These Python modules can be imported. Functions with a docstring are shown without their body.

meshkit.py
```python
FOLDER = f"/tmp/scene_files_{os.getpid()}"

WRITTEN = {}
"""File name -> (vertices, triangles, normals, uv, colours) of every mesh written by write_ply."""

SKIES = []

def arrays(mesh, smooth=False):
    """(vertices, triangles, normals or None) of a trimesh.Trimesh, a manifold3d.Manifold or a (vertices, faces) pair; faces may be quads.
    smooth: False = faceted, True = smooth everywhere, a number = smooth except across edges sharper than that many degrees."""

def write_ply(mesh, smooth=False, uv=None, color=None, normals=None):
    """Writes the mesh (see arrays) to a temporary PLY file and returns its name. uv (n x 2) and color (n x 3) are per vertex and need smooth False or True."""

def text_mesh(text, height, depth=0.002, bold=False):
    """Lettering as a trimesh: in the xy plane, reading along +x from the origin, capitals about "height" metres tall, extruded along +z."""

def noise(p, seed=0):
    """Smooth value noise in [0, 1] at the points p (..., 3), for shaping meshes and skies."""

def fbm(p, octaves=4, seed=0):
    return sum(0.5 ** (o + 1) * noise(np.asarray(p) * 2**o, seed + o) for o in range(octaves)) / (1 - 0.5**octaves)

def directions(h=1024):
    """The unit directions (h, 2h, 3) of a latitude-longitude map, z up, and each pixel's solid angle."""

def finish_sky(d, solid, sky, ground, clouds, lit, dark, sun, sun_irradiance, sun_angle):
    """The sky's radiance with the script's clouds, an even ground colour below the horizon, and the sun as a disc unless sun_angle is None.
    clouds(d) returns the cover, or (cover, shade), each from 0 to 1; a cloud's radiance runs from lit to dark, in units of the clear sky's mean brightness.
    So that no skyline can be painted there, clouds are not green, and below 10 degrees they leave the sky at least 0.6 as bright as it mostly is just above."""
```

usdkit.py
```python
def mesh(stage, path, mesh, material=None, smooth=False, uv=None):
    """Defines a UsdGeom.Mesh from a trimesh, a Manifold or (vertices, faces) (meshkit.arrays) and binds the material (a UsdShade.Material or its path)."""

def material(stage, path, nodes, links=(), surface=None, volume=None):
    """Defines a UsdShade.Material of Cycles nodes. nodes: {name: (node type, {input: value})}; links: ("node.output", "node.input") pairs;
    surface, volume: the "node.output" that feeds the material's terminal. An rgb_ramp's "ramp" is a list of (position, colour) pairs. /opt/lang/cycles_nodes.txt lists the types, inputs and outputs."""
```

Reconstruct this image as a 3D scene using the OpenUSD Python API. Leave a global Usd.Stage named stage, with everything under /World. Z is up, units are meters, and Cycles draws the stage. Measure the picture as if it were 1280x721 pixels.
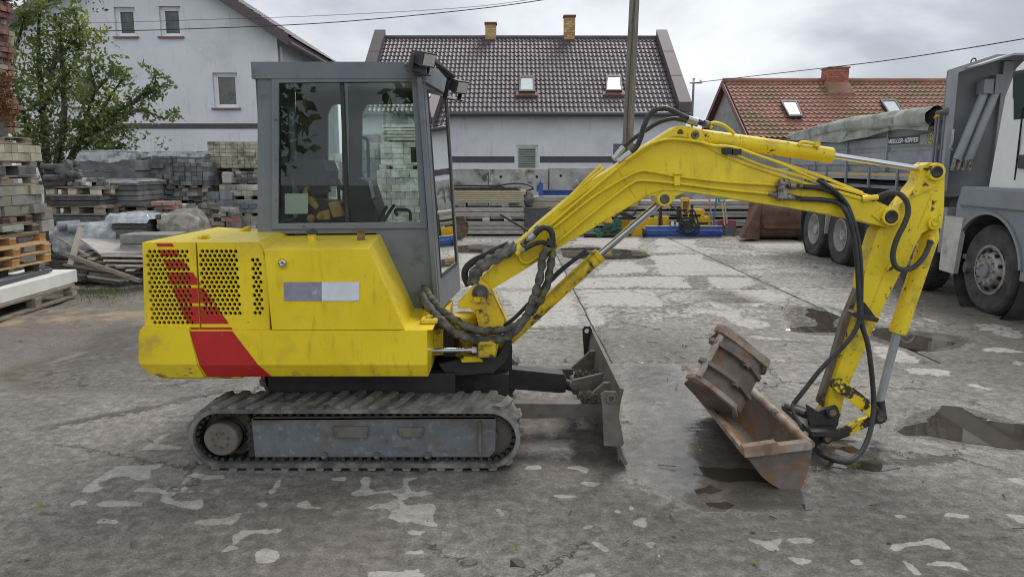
import math, random
import numpy as np, trimesh
import manifold3d as m3
from shapely.geometry import Polygon, Point, LineString, box as sbox
from shapely import affinity, contains_xy
from shapely.ops import unary_union
import usdkit, meshkit
from pxr import Usd, UsdGeom, UsdLux, UsdShade, Gf, Sdf, Vt

stage = Usd.Stage.CreateInMemory()
UsdGeom.SetStageUpAxis(stage, "Z")
UsdGeom.SetStageMetersPerUnit(stage, 1.0)
UsdGeom.Xform.Define(stage, "/World")
UsdGeom.Scope.Define(stage, "/World/Looks")

# ---------------------------------------------------------------- camera, sky, sun, exposure
CAMZ, PITCH, FOC = 1.75, 9.59, 900.0
cam = UsdGeom.Camera.Define(stage, "/World/camera")
cam.CreateHorizontalApertureAttr(36.0)
cam.CreateFocalLengthAttr(36.0 * FOC / 1280)
cam.CreateExposureAttr(0.52)
cam.AddTranslateOp().Set(Gf.Vec3d(0, 0, CAMZ))
cam.AddRotateXOp().Set(90.0 - PITCH)

SUN_AZ, SUN_EL = math.radians(205), math.radians(52)      # compass-like: atan2(x, y) of the direction towards the sun
sky = UsdLux.DomeLight.Define(stage, "/World/sky")
sky_mat = usdkit.material(stage, "/World/Looks/sky_look", {
    "sky": ("sky_texture", {"sky_type": "single_scattering", "sun_disc": False, "sun_elevation": SUN_EL, "sun_rotation": SUN_AZ}),
    "tc": ("texture_coordinate", {}),
    "sep": ("separate_xyz", {}),
    "mz": ("math", {"math_type": "maximum", "value2": 0.02}),
    "mz2": ("math", {"math_type": "add", "value2": 0.42}),
    "dx": ("math", {"math_type": "divide"}), "dy": ("math", {"math_type": "divide"}),
    "cmb": ("combine_xyz", {"z": 3.7}),
    "map": ("mapping", {"scale": (1.5, 1.7, 1), "location": (2.35, 0.55, 0)}),
    "n": ("noise_texture", {"scale": 1.0, "detail": 7, "roughness": 0.52, "distortion": 0.25}),
    "n2": ("noise_texture", {"scale": 0.9, "detail": 6, "roughness": 0.55}),
    "cov": ("map_range", {"range_type": "smoothstep", "from_min": 0.24, "from_max": 0.36, "to_min": 0.90, "to_max": 1.0, "clamp": True}),
    "shade": ("rgb_ramp", {"ramp": [(0.32, (2.5, 2.75, 3.1)), (0.42, (3.2, 3.45, 3.85)), (0.50, (4.3, 4.55, 4.9)), (0.58, (5.3, 5.5, 5.8)), (0.72, (6.3, 6.5, 6.7))]}),
    "mix": ("mix_color", {}),
    "bg": ("background_shader", {"strength": 0.12})},
    [("tc.generated", "sep.vector"), ("sep.z", "mz.value1"), ("mz.value", "mz2.value1"),
     ("sep.x", "dx.value1"), ("mz2.value", "dx.value2"), ("sep.y", "dy.value1"), ("mz2.value", "dy.value2"),
     ("dx.value", "cmb.x"), ("dy.value", "cmb.y"), ("cmb.vector", "map.vector"),
     ("map.vector", "n.vector"), ("map.vector", "n2.vector"), ("n2.fac", "cov.value"), ("n.fac", "shade.fac"),
     ("cov.result", "mix.fac"), ("sky.color", "mix.a"), ("shade.color", "mix.b"), ("mix.result", "bg.color")],
    surface="bg.background")
UsdShade.MaterialBindingAPI.Apply(sky.GetPrim()).Bind(sky_mat)
sun = UsdLux.DistantLight.Define(stage, "/World/sun")
sun.CreateIntensityAttr(0.40)
sun.CreateAngleAttr(24.0)
sun.CreateNormalizeAttr(True)
sun.CreateColorAttr(Gf.Vec3f(1.0, 0.96, 0.9))
sun.AddRotateZOp().Set(180 - math.degrees(SUN_AZ))
sun.AddRotateXOp().Set(-(90 - math.degrees(SUN_EL)))

# ---------------------------------------------------------------- helpers
_c, _s = math.cos(math.radians(PITCH)), math.sin(math.radians(PITCH))
def ray(px, py):
    a, b = (px - 640) / FOC, (360.5 - py) / FOC
    return np.array([a, _c + b * _s, -_s + b * _c])
def P(px, py, Y):                      # the point of the upright plane y = Y that was measured at this place of the photograph
    r = ray(px, py); r = r * (Y / r[1]); return np.array([r[0], Y, CAMZ + r[2]])
def G(px, py, z=0.0):                  # the point of the level plane at height z
    r = ray(px, py); r = r * ((z - CAMZ) / r[2]); return np.array([r[0], r[1], z])
def PX(px, py, X):
    r = ray(px, py); r = r * (X / r[0]); return np.array([X, r[1], CAMZ + r[2]])
def XZ(pts, Y):
    return [(P(x, y, Y)[0], P(x, y, Y)[2]) for x, y in pts]

RNG = random.Random(7)
_used = {}
def uniq(parent, name):
    k = (parent, name); n = _used.get(k, -1) + 1; _used[k] = n
    return f"{parent}/{name}" if n == 0 else f"{parent}/{name}_{n:03d}"
def path_of(p):
    return "/World" if p is None else (p if isinstance(p, str) else str(p.GetPath()))
def tag(o, label=None, cat=None, group=None, kind=None):
    o = o.GetPrim() if hasattr(o, "GetPrim") else o
    for k, v in (("label", label), ("category", cat), ("group", group), ("kind", kind)):
        if v: o.SetCustomDataByKey(k, v)
    return o
def thing(name, label=None, cat=None, loc=(0, 0, 0), rz=0.0, group=None, kind=None, parent=None):
    x = UsdGeom.Xform.Define(stage, uniq(path_of(parent), name))
    x.AddTranslateOp().Set(Gf.Vec3d(*map(float, loc)))
    if rz: x.AddRotateZOp().Set(float(rz))
    return tag(x, label, cat, group, kind)
def put(name, m, mat, parent=None, smooth=False, label=None, cat=None, group=None, kind=None, attrs=None):
    if isinstance(m, list):
        m = [x for x in m if x is not None]
        m = cat_mesh(m)
    pth = uniq(path_of(parent), name)
    me = usdkit.mesh(stage, pth, m, mat, smooth=smooth)
    if attrs:
        api = UsdGeom.PrimvarsAPI(me)
        for k, v in attrs.items():
            api.CreatePrimvar(k, Sdf.ValueTypeNames.FloatArray, "vertex").Set(Vt.FloatArray.FromNumpy(np.asarray(v, np.float32)))
    return tag(me.GetPrim(), label, cat, group, kind)
def dup(src, loc, rz=0.0, label=None, group=None):
    was = src.GetCustomData()
    nm = src.GetName()
    x = UsdGeom.Xform.Define(stage, uniq("/World", nm))
    x.GetPrim().GetReferences().AddInternalReference(src.GetPath())
    x.GetPrim().SetInstanceable(True)
    x.ClearXformOpOrder()
    x.AddTranslateOp().Set(Gf.Vec3d(*map(float, loc)))
    if True: x.AddRotateZOp().Set(float(rz))
    return tag(x, label or was.get("label"), was.get("category"), group or was.get("group"))

def tm(v, f): return trimesh.Trimesh(np.asarray(v, float), np.asarray(f), process=False)
def as_tm(m):
    if hasattr(m, "to_mesh"):
        q = m.to_mesh(); return tm(np.array(q.vert_properties[:, :3]), np.array(q.tri_verts))
    return m
def cat_mesh(ms):
    ms = [as_tm(m) for m in ms]
    return ms[0] if len(ms) == 1 else trimesh.util.concatenate(ms)
def mf(m):
    m = as_tm(m); m = trimesh.Trimesh(m.vertices, m.faces, process=True)
    return m3.Manifold(m3.Mesh(np.asarray(m.vertices, np.float32), np.asarray(m.faces, np.uint32)))
_BF = np.array([[0,2,1],[0,3,2],[4,5,6],[4,6,7],[0,1,5],[0,5,4],[1,2,6],[1,6,5],[2,3,7],[2,7,6],[3,0,4],[3,4,7]])
def box(x0, x1, y0, y1, z0, z1):
    return tm([(x0,y0,z0),(x1,y0,z0),(x1,y1,z0),(x0,y1,z0),(x0,y0,z1),(x1,y0,z1),(x1,y1,z1),(x0,y1,z1)], _BF)
def hexa(a, b):                         # two quads (bottom loop counter-clockwise seen from outside top, top loop)
    return tm(list(a) + list(b), _BF)
def cbox(cx, cy, cz, sx, sy, sz, rz=0.0, j=0.0, rnd=None):
    m = box(-sx/2, sx/2, -sy/2, sy/2, -sz/2, sz/2)
    if j:
        m.vertices += np.array([[rnd.uniform(-j, j) for _ in range(3)] for _ in range(8)])
    if rz: m.apply_transform(trimesh.transformations.rotation_matrix(rz, [0, 0, 1]))
    m.apply_translation([cx, cy, cz]); return m
def chbox(cx, cy, cz, sx, sy, sz, ch=0.008, rz=0.0):       # a box with its edges chamfered
    m = m3.Manifold.hull(m3.Manifold.cube([sx-2*ch, sy-2*ch, sz], True) + m3.Manifold.cube([sx-2*ch, sy, sz-2*ch], True) + m3.Manifold.cube([sx, sy-2*ch, sz-2*ch], True))
    m = as_tm(m)
    if rz: m.apply_transform(trimesh.transformations.rotation_matrix(rz, [0, 0, 1]))
    m.apply_translation([cx, cy, cz]); return m
def frame_of(d):
    d = np.asarray(d, float); d = d / np.linalg.norm(d)
    u = np.array([0, 0, 1.0]) if abs(d[2]) < 0.9 else np.array([1.0, 0, 0])
    a = np.cross(u, d); a /= np.linalg.norm(a); return a, np.cross(d, a), d
def cyl(p, q, r, n=20, r2=None, cap=True):
    p, q = np.asarray(p, float), np.asarray(q, float); r2 = r if r2 is None else r2
    a, b, _ = frame_of(q - p); t = np.arange(n) * 2 * np.pi / n
    ring = np.cos(t)[:, None] * a + np.sin(t)[:, None] * b
    v = np.vstack([p + ring * r, q + ring * r2, [p], [q]]); f = []
    for i in range(n):
        k = (i + 1) % n
        f += [(i, k, n + k), (i, n + k, n + i)]
        if cap: f += [(k, i, 2 * n), (n + i, n + k, 2 * n + 1)]
    return tm(v, f)
def lathe(p, d, prof, n=32):            # prof: (distance along d, radius)
    a, b, d = frame_of(d); t = np.arange(n) * 2 * np.pi / n
    ring = np.cos(t)[:, None] * a + np.sin(t)[:, None] * b
    v = np.vstack([np.asarray(p) + d * h + ring * r for h, r in prof]); f = []
    for k in range(len(prof) - 1):
        for i in range(n):
            j = (i + 1) % n
            f += [(k*n+i, k*n+j, (k+1)*n+j), (k*n+i, (k+1)*n+j, (k+1)*n+i)]
    return tm(v, f)
def spline(pts, per=6):
    pts = np.asarray(pts, float)
    if len(pts) < 3: return pts
    q = np.vstack([2*pts[0]-pts[1], pts, 2*pts[-1]-pts[-2]]); out = []
    for i in range(1, len(q) - 2):
        for t in np.arange(per) / per:
            p0, p1, p2, p3 = q[i-1], q[i], q[i+1], q[i+2]
            out.append(0.5*((2*p1)+(-p0+p2)*t+(2*p0-5*p1+4*p2-p3)*t*t+(-p0+3*p1-3*p2+p3)*t**3))
    return np.vstack(out + [pts[-1]])
def tube(pts, r, n=10, per=6, smooth=True, radii=None, cap=True, wob=None):
    p = spline(pts, per) if smooth else np.asarray(pts, float)
    m = len(p); t = np.gradient(p, axis=0); t /= np.linalg.norm(t, axis=1, keepdims=True) + 1e-12
    a, b, _ = frame_of(t[0]); v = []; th = np.arange(n) * 2 * np.pi / n
    for i in range(m):
        a = a - t[i] * np.dot(a, t[i]); a /= np.linalg.norm(a); b = np.cross(t[i], a)
        rr = r if radii is None else r * radii[i]
        ring = np.cos(th)[:, None] * a + np.sin(th)[:, None] * b
        if wob is not None: ring = ring * wob[i][:, None]
        v.append(p[i] + ring * rr)
    v = np.vstack(v + [p[:1], p[-1:]]); f = []
    for i in range(m - 1):
        for j in range(n):
            k = (j + 1) % n
            f += [(i*n+j, i*n+k, (i+1)*n+k), (i*n+j, (i+1)*n+k, (i+1)*n+j)]
    if cap:
        for j in range(n):
            k = (j + 1) % n
            f += [(k, j, m*n), ((m-1)*n+j, (m-1)*n+k, m*n+1)]
    return tm(v, f)
def sleeve(pts, r, seed, n=14, per=40):            # a wrinkled woven hose sleeve
    p = spline(pts, per); m = len(p)
    L = np.r_[0, np.cumsum(np.linalg.norm(np.diff(p, axis=0), axis=1))]
    th = np.arange(n) * 2 * np.pi / n
    X = np.stack([np.repeat(L[:, None], n, 1) * 26, np.repeat(np.cos(th)[None], m, 0) * 1.1, np.repeat(np.sin(th)[None], m, 0) * 1.1], -1)
    w = meshkit.noise(X, seed) * 0.55 + meshkit.noise(X * 2.1 + 9, seed + 1) * 0.25
    saw = 0.5 + 0.5 * np.sin(L[:, None] * 95 + 2.2 * np.cos(th)[None] + 4 * meshkit.noise(np.stack([L * 9, L * 0, L * 0], -1), seed)[:, None])
    return tube(p, r, n, smooth=False, wob=0.66 + 0.45 * w + 0.34 * saw ** 1.6)
def pext(poly, Y0, Y1):                 # shapely polygon in (x, z), extruded from y = Y0 to Y1
    ms = []
    for g in getattr(poly, "geoms", [poly]):
        if g.is_empty or g.area < 1e-9: continue
        e = trimesh.creation.extrude_polygon(g, abs(Y1 - Y0), engine="earcut")
        v = np.array(e.vertices); y0 = min(Y0, Y1)
        ms.append(tm(np.stack([v[:, 0], y0 + v[:, 2], v[:, 1]], 1), np.array(e.faces)[:, ::-1]))
    return cat_mesh(ms)
def zext(poly, z0, z1):
    ms = []
    for g in getattr(poly, "geoms", [poly]):
        if g.is_empty or g.area < 1e-9: continue
        e = trimesh.creation.extrude_polygon(g, z1 - z0, engine="earcut"); e.apply_translation([0, 0, z0]); ms.append(tm(e.vertices, e.faces))
    return cat_mesh(ms)
def xext(poly, X0, X1):                 # polygon in (y, z)
    e = trimesh.creation.extrude_polygon(poly, X1 - X0, engine="earcut"); v = np.array(e.vertices)
    return tm(np.stack([X0 + v[:, 2], v[:, 0], v[:, 1]], 1), e.faces)
def plate(px, Y0, Y1, r=0.0):
    p = Polygon(XZ(px, Y0)).buffer(0)
    if r: p = p.buffer(r).buffer(-2*r).buffer(r)
    return pext(p, Y0, Y1)
def circ(x, z, r, n=20): return Point(x, z).buffer(r, quad_segs=max(2, n // 4))
def hullpts(pts):
    return as_tm(m3.Manifold.hull_points(np.asarray(pts, np.float32)))
def rot(m, ang, axis, pt=(0, 0, 0)):
    m.apply_transform(trimesh.transformations.rotation_matrix(ang, axis, pt)); return m
def mov(m, d): m.apply_translation(d); return m

# ---------------------------------------------------------------- materials
def col(*c): return tuple(c)
def M(name, c1, c2=None, scale=6.0, rough=0.6, rough2=None, metal=0.0, bump=0.0, bscale=60.0, spots=(), stretch=(1, 1, 1), bevel=0.0, coat=0.0, detail=6, lo=0.35, hi=0.65, rnd=0.0, spec=0.5, island=0.0):
    """c1..c2 mixed by noise; spots: (colour, scale, threshold, softness, roughness, stretch) laid over; rnd/island: brightness that varies by object or by piece."""
    N = {"g": ("geometry", {}), "mp": ("mapping", {"scale": stretch}), "n": ("noise_texture", {"scale": scale, "detail": detail, "roughness": 0.6}),
         "r": ("rgb_ramp", {"ramp": [(lo, c1), (hi, c2 or c1)]}), "p": ("principled_bsdf", {"metallic": metal, "roughness": rough, "coat_weight": coat, "coat_roughness": 0.12, "specular_ior_level": spec})}
    L = [("g.position", "mp.vector"), ("mp.vector", "n.vector"), ("n.fac", "r.fac")]
    out, rout = "r.color", None
    if rough2 is not None:
        N["rr"] = ("map_range", {"from_min": lo, "from_max": hi, "to_min": rough, "to_max": rough2, "clamp": True}); L.append(("n.fac", "rr.value")); rout = "rr.result"
    if rnd or island:
        if rnd: N["oi"] = ("object_info", {}); src = "oi.random"; k = rnd
        else: src = "g.random_per_island"; k = island
        N["vm"] = ("map_range", {"from_min": 0, "from_max": 1, "to_min": 1 - k, "to_max": 1 + k}); N["cc"] = ("combine_xyz", {}); N["mu"] = ("mix_color", {"blend_type": "multiply", "fac": 1.0, "use_clamp": False})
        L += [(src, "vm.value"), ("vm.result", "cc.x"), ("vm.result", "cc.y"), ("vm.result", "cc.z"), (out, "mu.a"), ("cc.vector", "mu.b")]; out = "mu.result"
    for i, sp in enumerate(spots):
        c, sc, th, so = sp[:4]; rg = sp[4] if len(sp) > 4 else None; stt = sp[5] if len(sp) > 5 else (1, 1, 1)
        N[f"sm{i}"] = ("mapping", {"scale": stt, "location": (3.1 * i + 1.7, 5.3 * i, 2.2)})
        N[f"sn{i}"] = ("noise_texture", {"scale": sc, "detail": 8, "roughness": 0.62})
        N[f"sr{i}"] = ("map_range", {"range_type": "smoothstep", "from_min": th - so, "from_max": th + so, "to_min": 0, "to_max": 1, "clamp": True})
        N[f"sx{i}"] = ("mix_color", {"b": c})
        src_ = f"sn{i}.fac"
        if len(sp) > 6:                 # wear that gathers towards a height
            z0_, z1_, gain = sp[6]; N.setdefault("sz", ("separate_xyz", {})); L.append(("g.position", "sz.vector"))
            N[f"zm{i}"] = ("map_range", {"range_type": "smoothstep", "from_min": z0_, "from_max": z1_, "to_min": gain, "to_max": 0.0, "clamp": True}); N[f"za{i}"] = ("math", {"math_type": "add"})
            L += [("sz.z", f"zm{i}.value"), (f"zm{i}.result", f"za{i}.value1"), (src_, f"za{i}.value2")]; src_ = f"za{i}.value"
        L += [("g.position", f"sm{i}.vector"), (f"sm{i}.vector", f"sn{i}.vector"), (src_, f"sr{i}.value"), (f"sr{i}.result", f"sx{i}.fac"), (out, f"sx{i}.a")]; out = f"sx{i}.result"
        if rg is not None:
            N[f"sg{i}"] = ("mix_float", {"b": rg}); L.append((f"sr{i}.result", f"sg{i}.fac"))
            if rout: L.append((rout, f"sg{i}.a"))
            else: N[f"sg{i}"][1]["a"] = rough
            rout = f"sg{i}.result"
    L.append((out, "p.base_color"))
    if rout: L.append((rout, "p.roughness"))
    if bevel: N["bv"] = ("bevel", {"samples": 4, "radius": bevel})
    if bump:
        N["bn"] = ("noise_texture", {"scale": bscale, "detail": 5, "roughness": 0.65}); N["b"] = ("bump", {"strength": min(1, bump * 10), "distance": bump * 0.1})
        L += [("mp.vector", "bn.vector"), ("bn.fac", "b.height"), ("b.normal", "p.normal")]
        if bevel: L.append(("bv.bevel", "b.normal"))
    elif bevel: L.append(("bv.bevel", "p.normal"))
    return usdkit.material(stage, f"/World/Looks/{name}", N, L, surface="p.BSDF")

Y1c, Y2c = (0.68, 0.505, 0.011), (0.79, 0.605, 0.018)
RUST, RUSTD, GRIME = (0.16, 0.055, 0.02), (0.05, 0.022, 0.012), (0.045, 0.036, 0.026)
yellow = M("yellow_paint", Y1c, Y2c, scale=2.2, rough=0.33, rough2=0.45, bump=0.004, bscale=9, bevel=0.006, coat=0.15,
           spots=[((0.46, 0.33, 0.03), 3.2, 0.66, 0.14, 0.55), ((0.50, 0.36, 0.022), 9, 0.66, 0.12, 0.5, (2.5, 1, .5)), ((0.28, 0.20, 0.05), 34, 0.70, 0.03, 0.7), ((0.40, 0.285, 0.03), 11, 0.74, 0.12, 0.7, (1, 1, 1), (.55, .68, .12)), (RUSTD, 60, 0.705, 0.012, 0.8), ((0.20, 0.13, 0.03), 70, 0.745, 0.008, 0.7, (.22, 1, 1.6))])
yellow_worn = M("worn_yellow_paint", Y1c, Y2c, scale=3, rough=0.4, rough2=0.55, bump=0.004, bscale=14, bevel=0.005,
           spots=[((0.38, 0.27, 0.04), 5, 0.60, 0.12, 0.6), (GRIME, 14, 0.64, 0.03, 0.75), (RUSTD, 46, 0.645, 0.02, 0.8), (GRIME, 8, 0.80, 0.06, 0.8, (1, 1, 1), (.75, 1.15, .16))])
yellow_chip = M("chipped_yellow_paint", Y1c, Y2c, scale=3, rough=0.45, bevel=0.005, bump=0.004, bscale=14,
           spots=[((0.032, 0.026, 0.022), 9, 0.475, 0.02, 0.6), (RUSTD, 42, 0.66, 0.02, 0.8)])
yellow_dented = M("dented_yellow_paint", Y1c, Y2c, scale=2.2, rough=0.36, bump=0.006, bscale=6, bevel=0.008, coat=0.1,
           spots=[((0.40, 0.29, 0.05), 4, 0.6, 0.12, 0.6), (RUST, 13, 0.76, 0.015, 0.8, (1, 1, 2.4), (.55, .74, .16)), ((0.13, 0.10, 0.06), 10, 0.80, 0.08, 0.9, (1, 1, 1), (.545, .64, .22)), (RUSTD, 40, 0.70, 0.015, 0.8)])
red_paint = M("red_paint", (0.36, 0.012, 0.013), (0.45, 0.018, 0.018), scale=3, rough=0.42, spots=[((0.48, 0.22, 0.10), 60, 0.69, 0.01, 0.7, (0.25, 1, 2.0)), ((0.42, 0.25, 0.06), 90, 0.74, 0.01), ((0.2, 0.03, 0.02), 5, 0.68, 0.1)])
cab_grey = M("grey_cab_paint", (0.125, 0.142, 0.163), (0.155, 0.172, 0.192), scale=4, rough=0.42, bump=0.003, bscale=10, bevel=0.005, spots=[((0.09, 0.095, 0.09), 5, 0.64, 0.1, 0.7), ((0.05, 0.03, 0.02), 60, 0.79, 0.012)])
black_steel = M("black_steel", (0.012, 0.012, 0.012), (0.03, 0.028, 0.026), scale=8, rough=0.5, bump=0.006, bscale=40, bevel=0.004, spots=[((0.05, 0.04, 0.03), 6, 0.67, 0.07, 0.8)])
yellow_greasy = M("greasy_yellow_paint", (0.60, 0.41, 0.010), (0.76, 0.55, 0.016), scale=3, rough=0.42, bump=0.004, bscale=14, bevel=0.005, spots=[((0.36, 0.25, 0.03), 5, 0.56, 0.12, 0.6), ((0.03, 0.026, 0.02), 9, 0.585, 0.045, 0.5), ((0.025, 0.022, 0.018), 7, 0.74, 0.08, 0.5, (1, 1, 1), (.60, .95, .22)), (RUSTD, 46, 0.66, 0.02, 0.8)])
dirty_steel = M("dirty_grey_steel", (0.075, 0.066, 0.057), (0.145, 0.13, 0.112), scale=7, rough=0.65, bump=0.012, bscale=35, bevel=0.004, spots=[((0.12, 0.07, 0.04), 9, 0.64, 0.05, 0.8), ((0.16, 0.145, 0.125), 4, 0.62, 0.1, 0.9)])
frame_blue = M("blue_grey_track_frame", (0.088, 0.102, 0.115), (0.135, 0.150, 0.160), scale=10, rough=0.6, bump=0.01, bscale=30, bevel=0.006, spots=[((0.20, 0.20, 0.19), 24, 0.60, 0.05, 0.8), ((0.125, 0.10, 0.078), 5, 0.55, 0.10, 0.9), ((0.10, 0.082, 0.066), 7, 0.62, 0.08, 0.95, (.6, 1, 1.5)), ((0.03, 0.03, 0.03), 9, 0.70, 0.05)])
track_rubber = M("dusty_track_rubber", (0.05, 0.048, 0.045), (0.10, 0.096, 0.09), scale=9, rough=0.85, bump=0.012, bscale=55, bevel=0.005, spots=[((0.22, 0.21, 0.19), 6, 0.52, 0.14, 0.95)])
lug_rubber = M("worn_lug_rubber", (0.13, 0.125, 0.115), (0.23, 0.215, 0.195), scale=9, rough=0.9, bump=0.014, bscale=50, bevel=0.006, spots=[((0.05, 0.048, 0.045), 7, 0.60, 0.08)])
mud = M("dried_mud", (0.055, 0.045, 0.037), (0.12, 0.10, 0.08), scale=12, rough=0.95, bump=0.03, bscale=30)
rubber_hose = M("black_hose_rubber", (0.012, 0.012, 0.013), (0.03, 0.03, 0.031), scale=20, rough=0.5, bump=0.004, bscale=120)
sleeve_mat = M("dirty_hose_sleeve", (0.045, 0.044, 0.040), (0.17, 0.165, 0.15), scale=13, rough=0.85, bump=0.02, bscale=90, spots=[((0.015, 0.014, 0.012), 10, 0.60, 0.06)])
sleeve_moss = M("mossy_hose_sleeve", (0.024, 0.022, 0.019), (0.13, 0.122, 0.102), scale=16, rough=0.8, bump=0.02, bscale=90, spots=[((0.17, 0.155, 0.03), 7, 0.60, 0.05), ((0.15, 0.145, 0.13), 9, 0.63, 0.06)])
chrome = M("chrome_rod", (0.62, 0.64, 0.67), rough=0.16, metal=1.0)
dull_rod = M("dull_rod_steel", (0.33, 0.36, 0.40), (0.42, 0.45, 0.48), scale=8, rough=0.35, metal=0.8)
fitting = M("fitting_steel", (0.13, 0.12, 0.105), (0.34, 0.32, 0.29), scale=30, rough=0.45, metal=0.6, spots=[((0.03, 0.025, 0.02), 25, 0.56, 0.05)])
bucket_steel = M("bucket_steel", (0.085, 0.072, 0.06), (0.185, 0.155, 0.128), scale=7, rough=0.5, metal=0.25, bump=0.008, bscale=30, bevel=0.004, spots=[((0.22, 0.115, 0.045), 7, 0.62, 0.10, 0.8, (1, 1, 1), (.02, .17, .20)), ((0.17, 0.085, 0.04), 6, 0.63, 0.07, 0.8), ((0.17, 0.155, 0.14), 5, 0.58, 0.09)])
bucket_rust = M("rusty_bucket_edge", (0.165, 0.10, 0.062), (0.32, 0.235, 0.165), scale=9, rough=0.75, bump=0.01, bscale=40, bevel=0.006, spots=[((0.28, 0.115, 0.04), 7, 0.63, 0.07), ((0.33, 0.30, 0.26), 5, 0.56, 0.08), ((0.05, 0.035, 0.03), 14, 0.66, 0.05)])
brown_rail = M("brown_wear_rail", (0.10, 0.078, 0.06), (0.20, 0.165, 0.13), scale=10, rough=0.8, bump=0.012, bscale=30, bevel=0.005, stretch=(1, 1, 0.4), spots=[((0.05, 0.035, 0.025), 9, 0.6, 0.06)])
dark_hole = M("dark_interior", (0.008, 0.008, 0.008), rough=0.9)
seat_vinyl = M("black_seat_vinyl", (0.02, 0.021, 0.023), (0.035, 0.036, 0.038), rough=0.55, bump=0.006, bscale=50)
tan_pad = M("tan_glove_leather", (0.42, 0.24, 0.06), (0.60, 0.40, 0.15), scale=14, rough=0.8, bump=0.015, bscale=40)
paper = M("faded_paper", (0.62, 0.66, 0.62), rough=0.9)
white_plastic = M("white_plastic", (0.7, 0.7, 0.69), rough=0.5)
lamp_lens = M("lamp_lens", (0.30, 0.30, 0.28), (0.42, 0.42, 0.40), scale=80, rough=0.12)
def glass_mat(name, tint, fac_ior=1.5, rough=0.0, dirt=0.05):
    return usdkit.material(stage, f"/World/Looks/{name}", {
        "t": ("transparent_bsdf", {"color": tint}), "g": ("glossy_bsdf", {"color": (1, 1, 1), "roughness": rough}), "f": ("fresnel", {"IOR": fac_ior}), "m": ("mix_closure", {}),
        "d": ("diffuse_bsdf", {"color": (0.42, 0.45, 0.42)}), "geo": ("geometry", {}), "n": ("noise_texture", {"scale": 5, "detail": 7, "roughness": 0.65}), "k": ("map_range", {"from_min": 0.45, "from_max": 0.75, "to_min": dirt * 0.4, "to_max": dirt * 2.4, "clamp": True}), "m2": ("mix_closure", {})},
        [("f.fac", "m.fac"), ("t.BSDF", "m.closure1"), ("g.BSDF", "m.closure2"), ("geo.position", "n.vector"), ("n.fac", "k.value"), ("k.result", "m2.fac"), ("m.closure", "m2.closure1"), ("d.BSDF", "m2.closure2")], surface="m2.closure")
cab_glass = glass_mat("green_cab_glass", (0.935, 0.98, 0.962), dirt=0.005)
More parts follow.
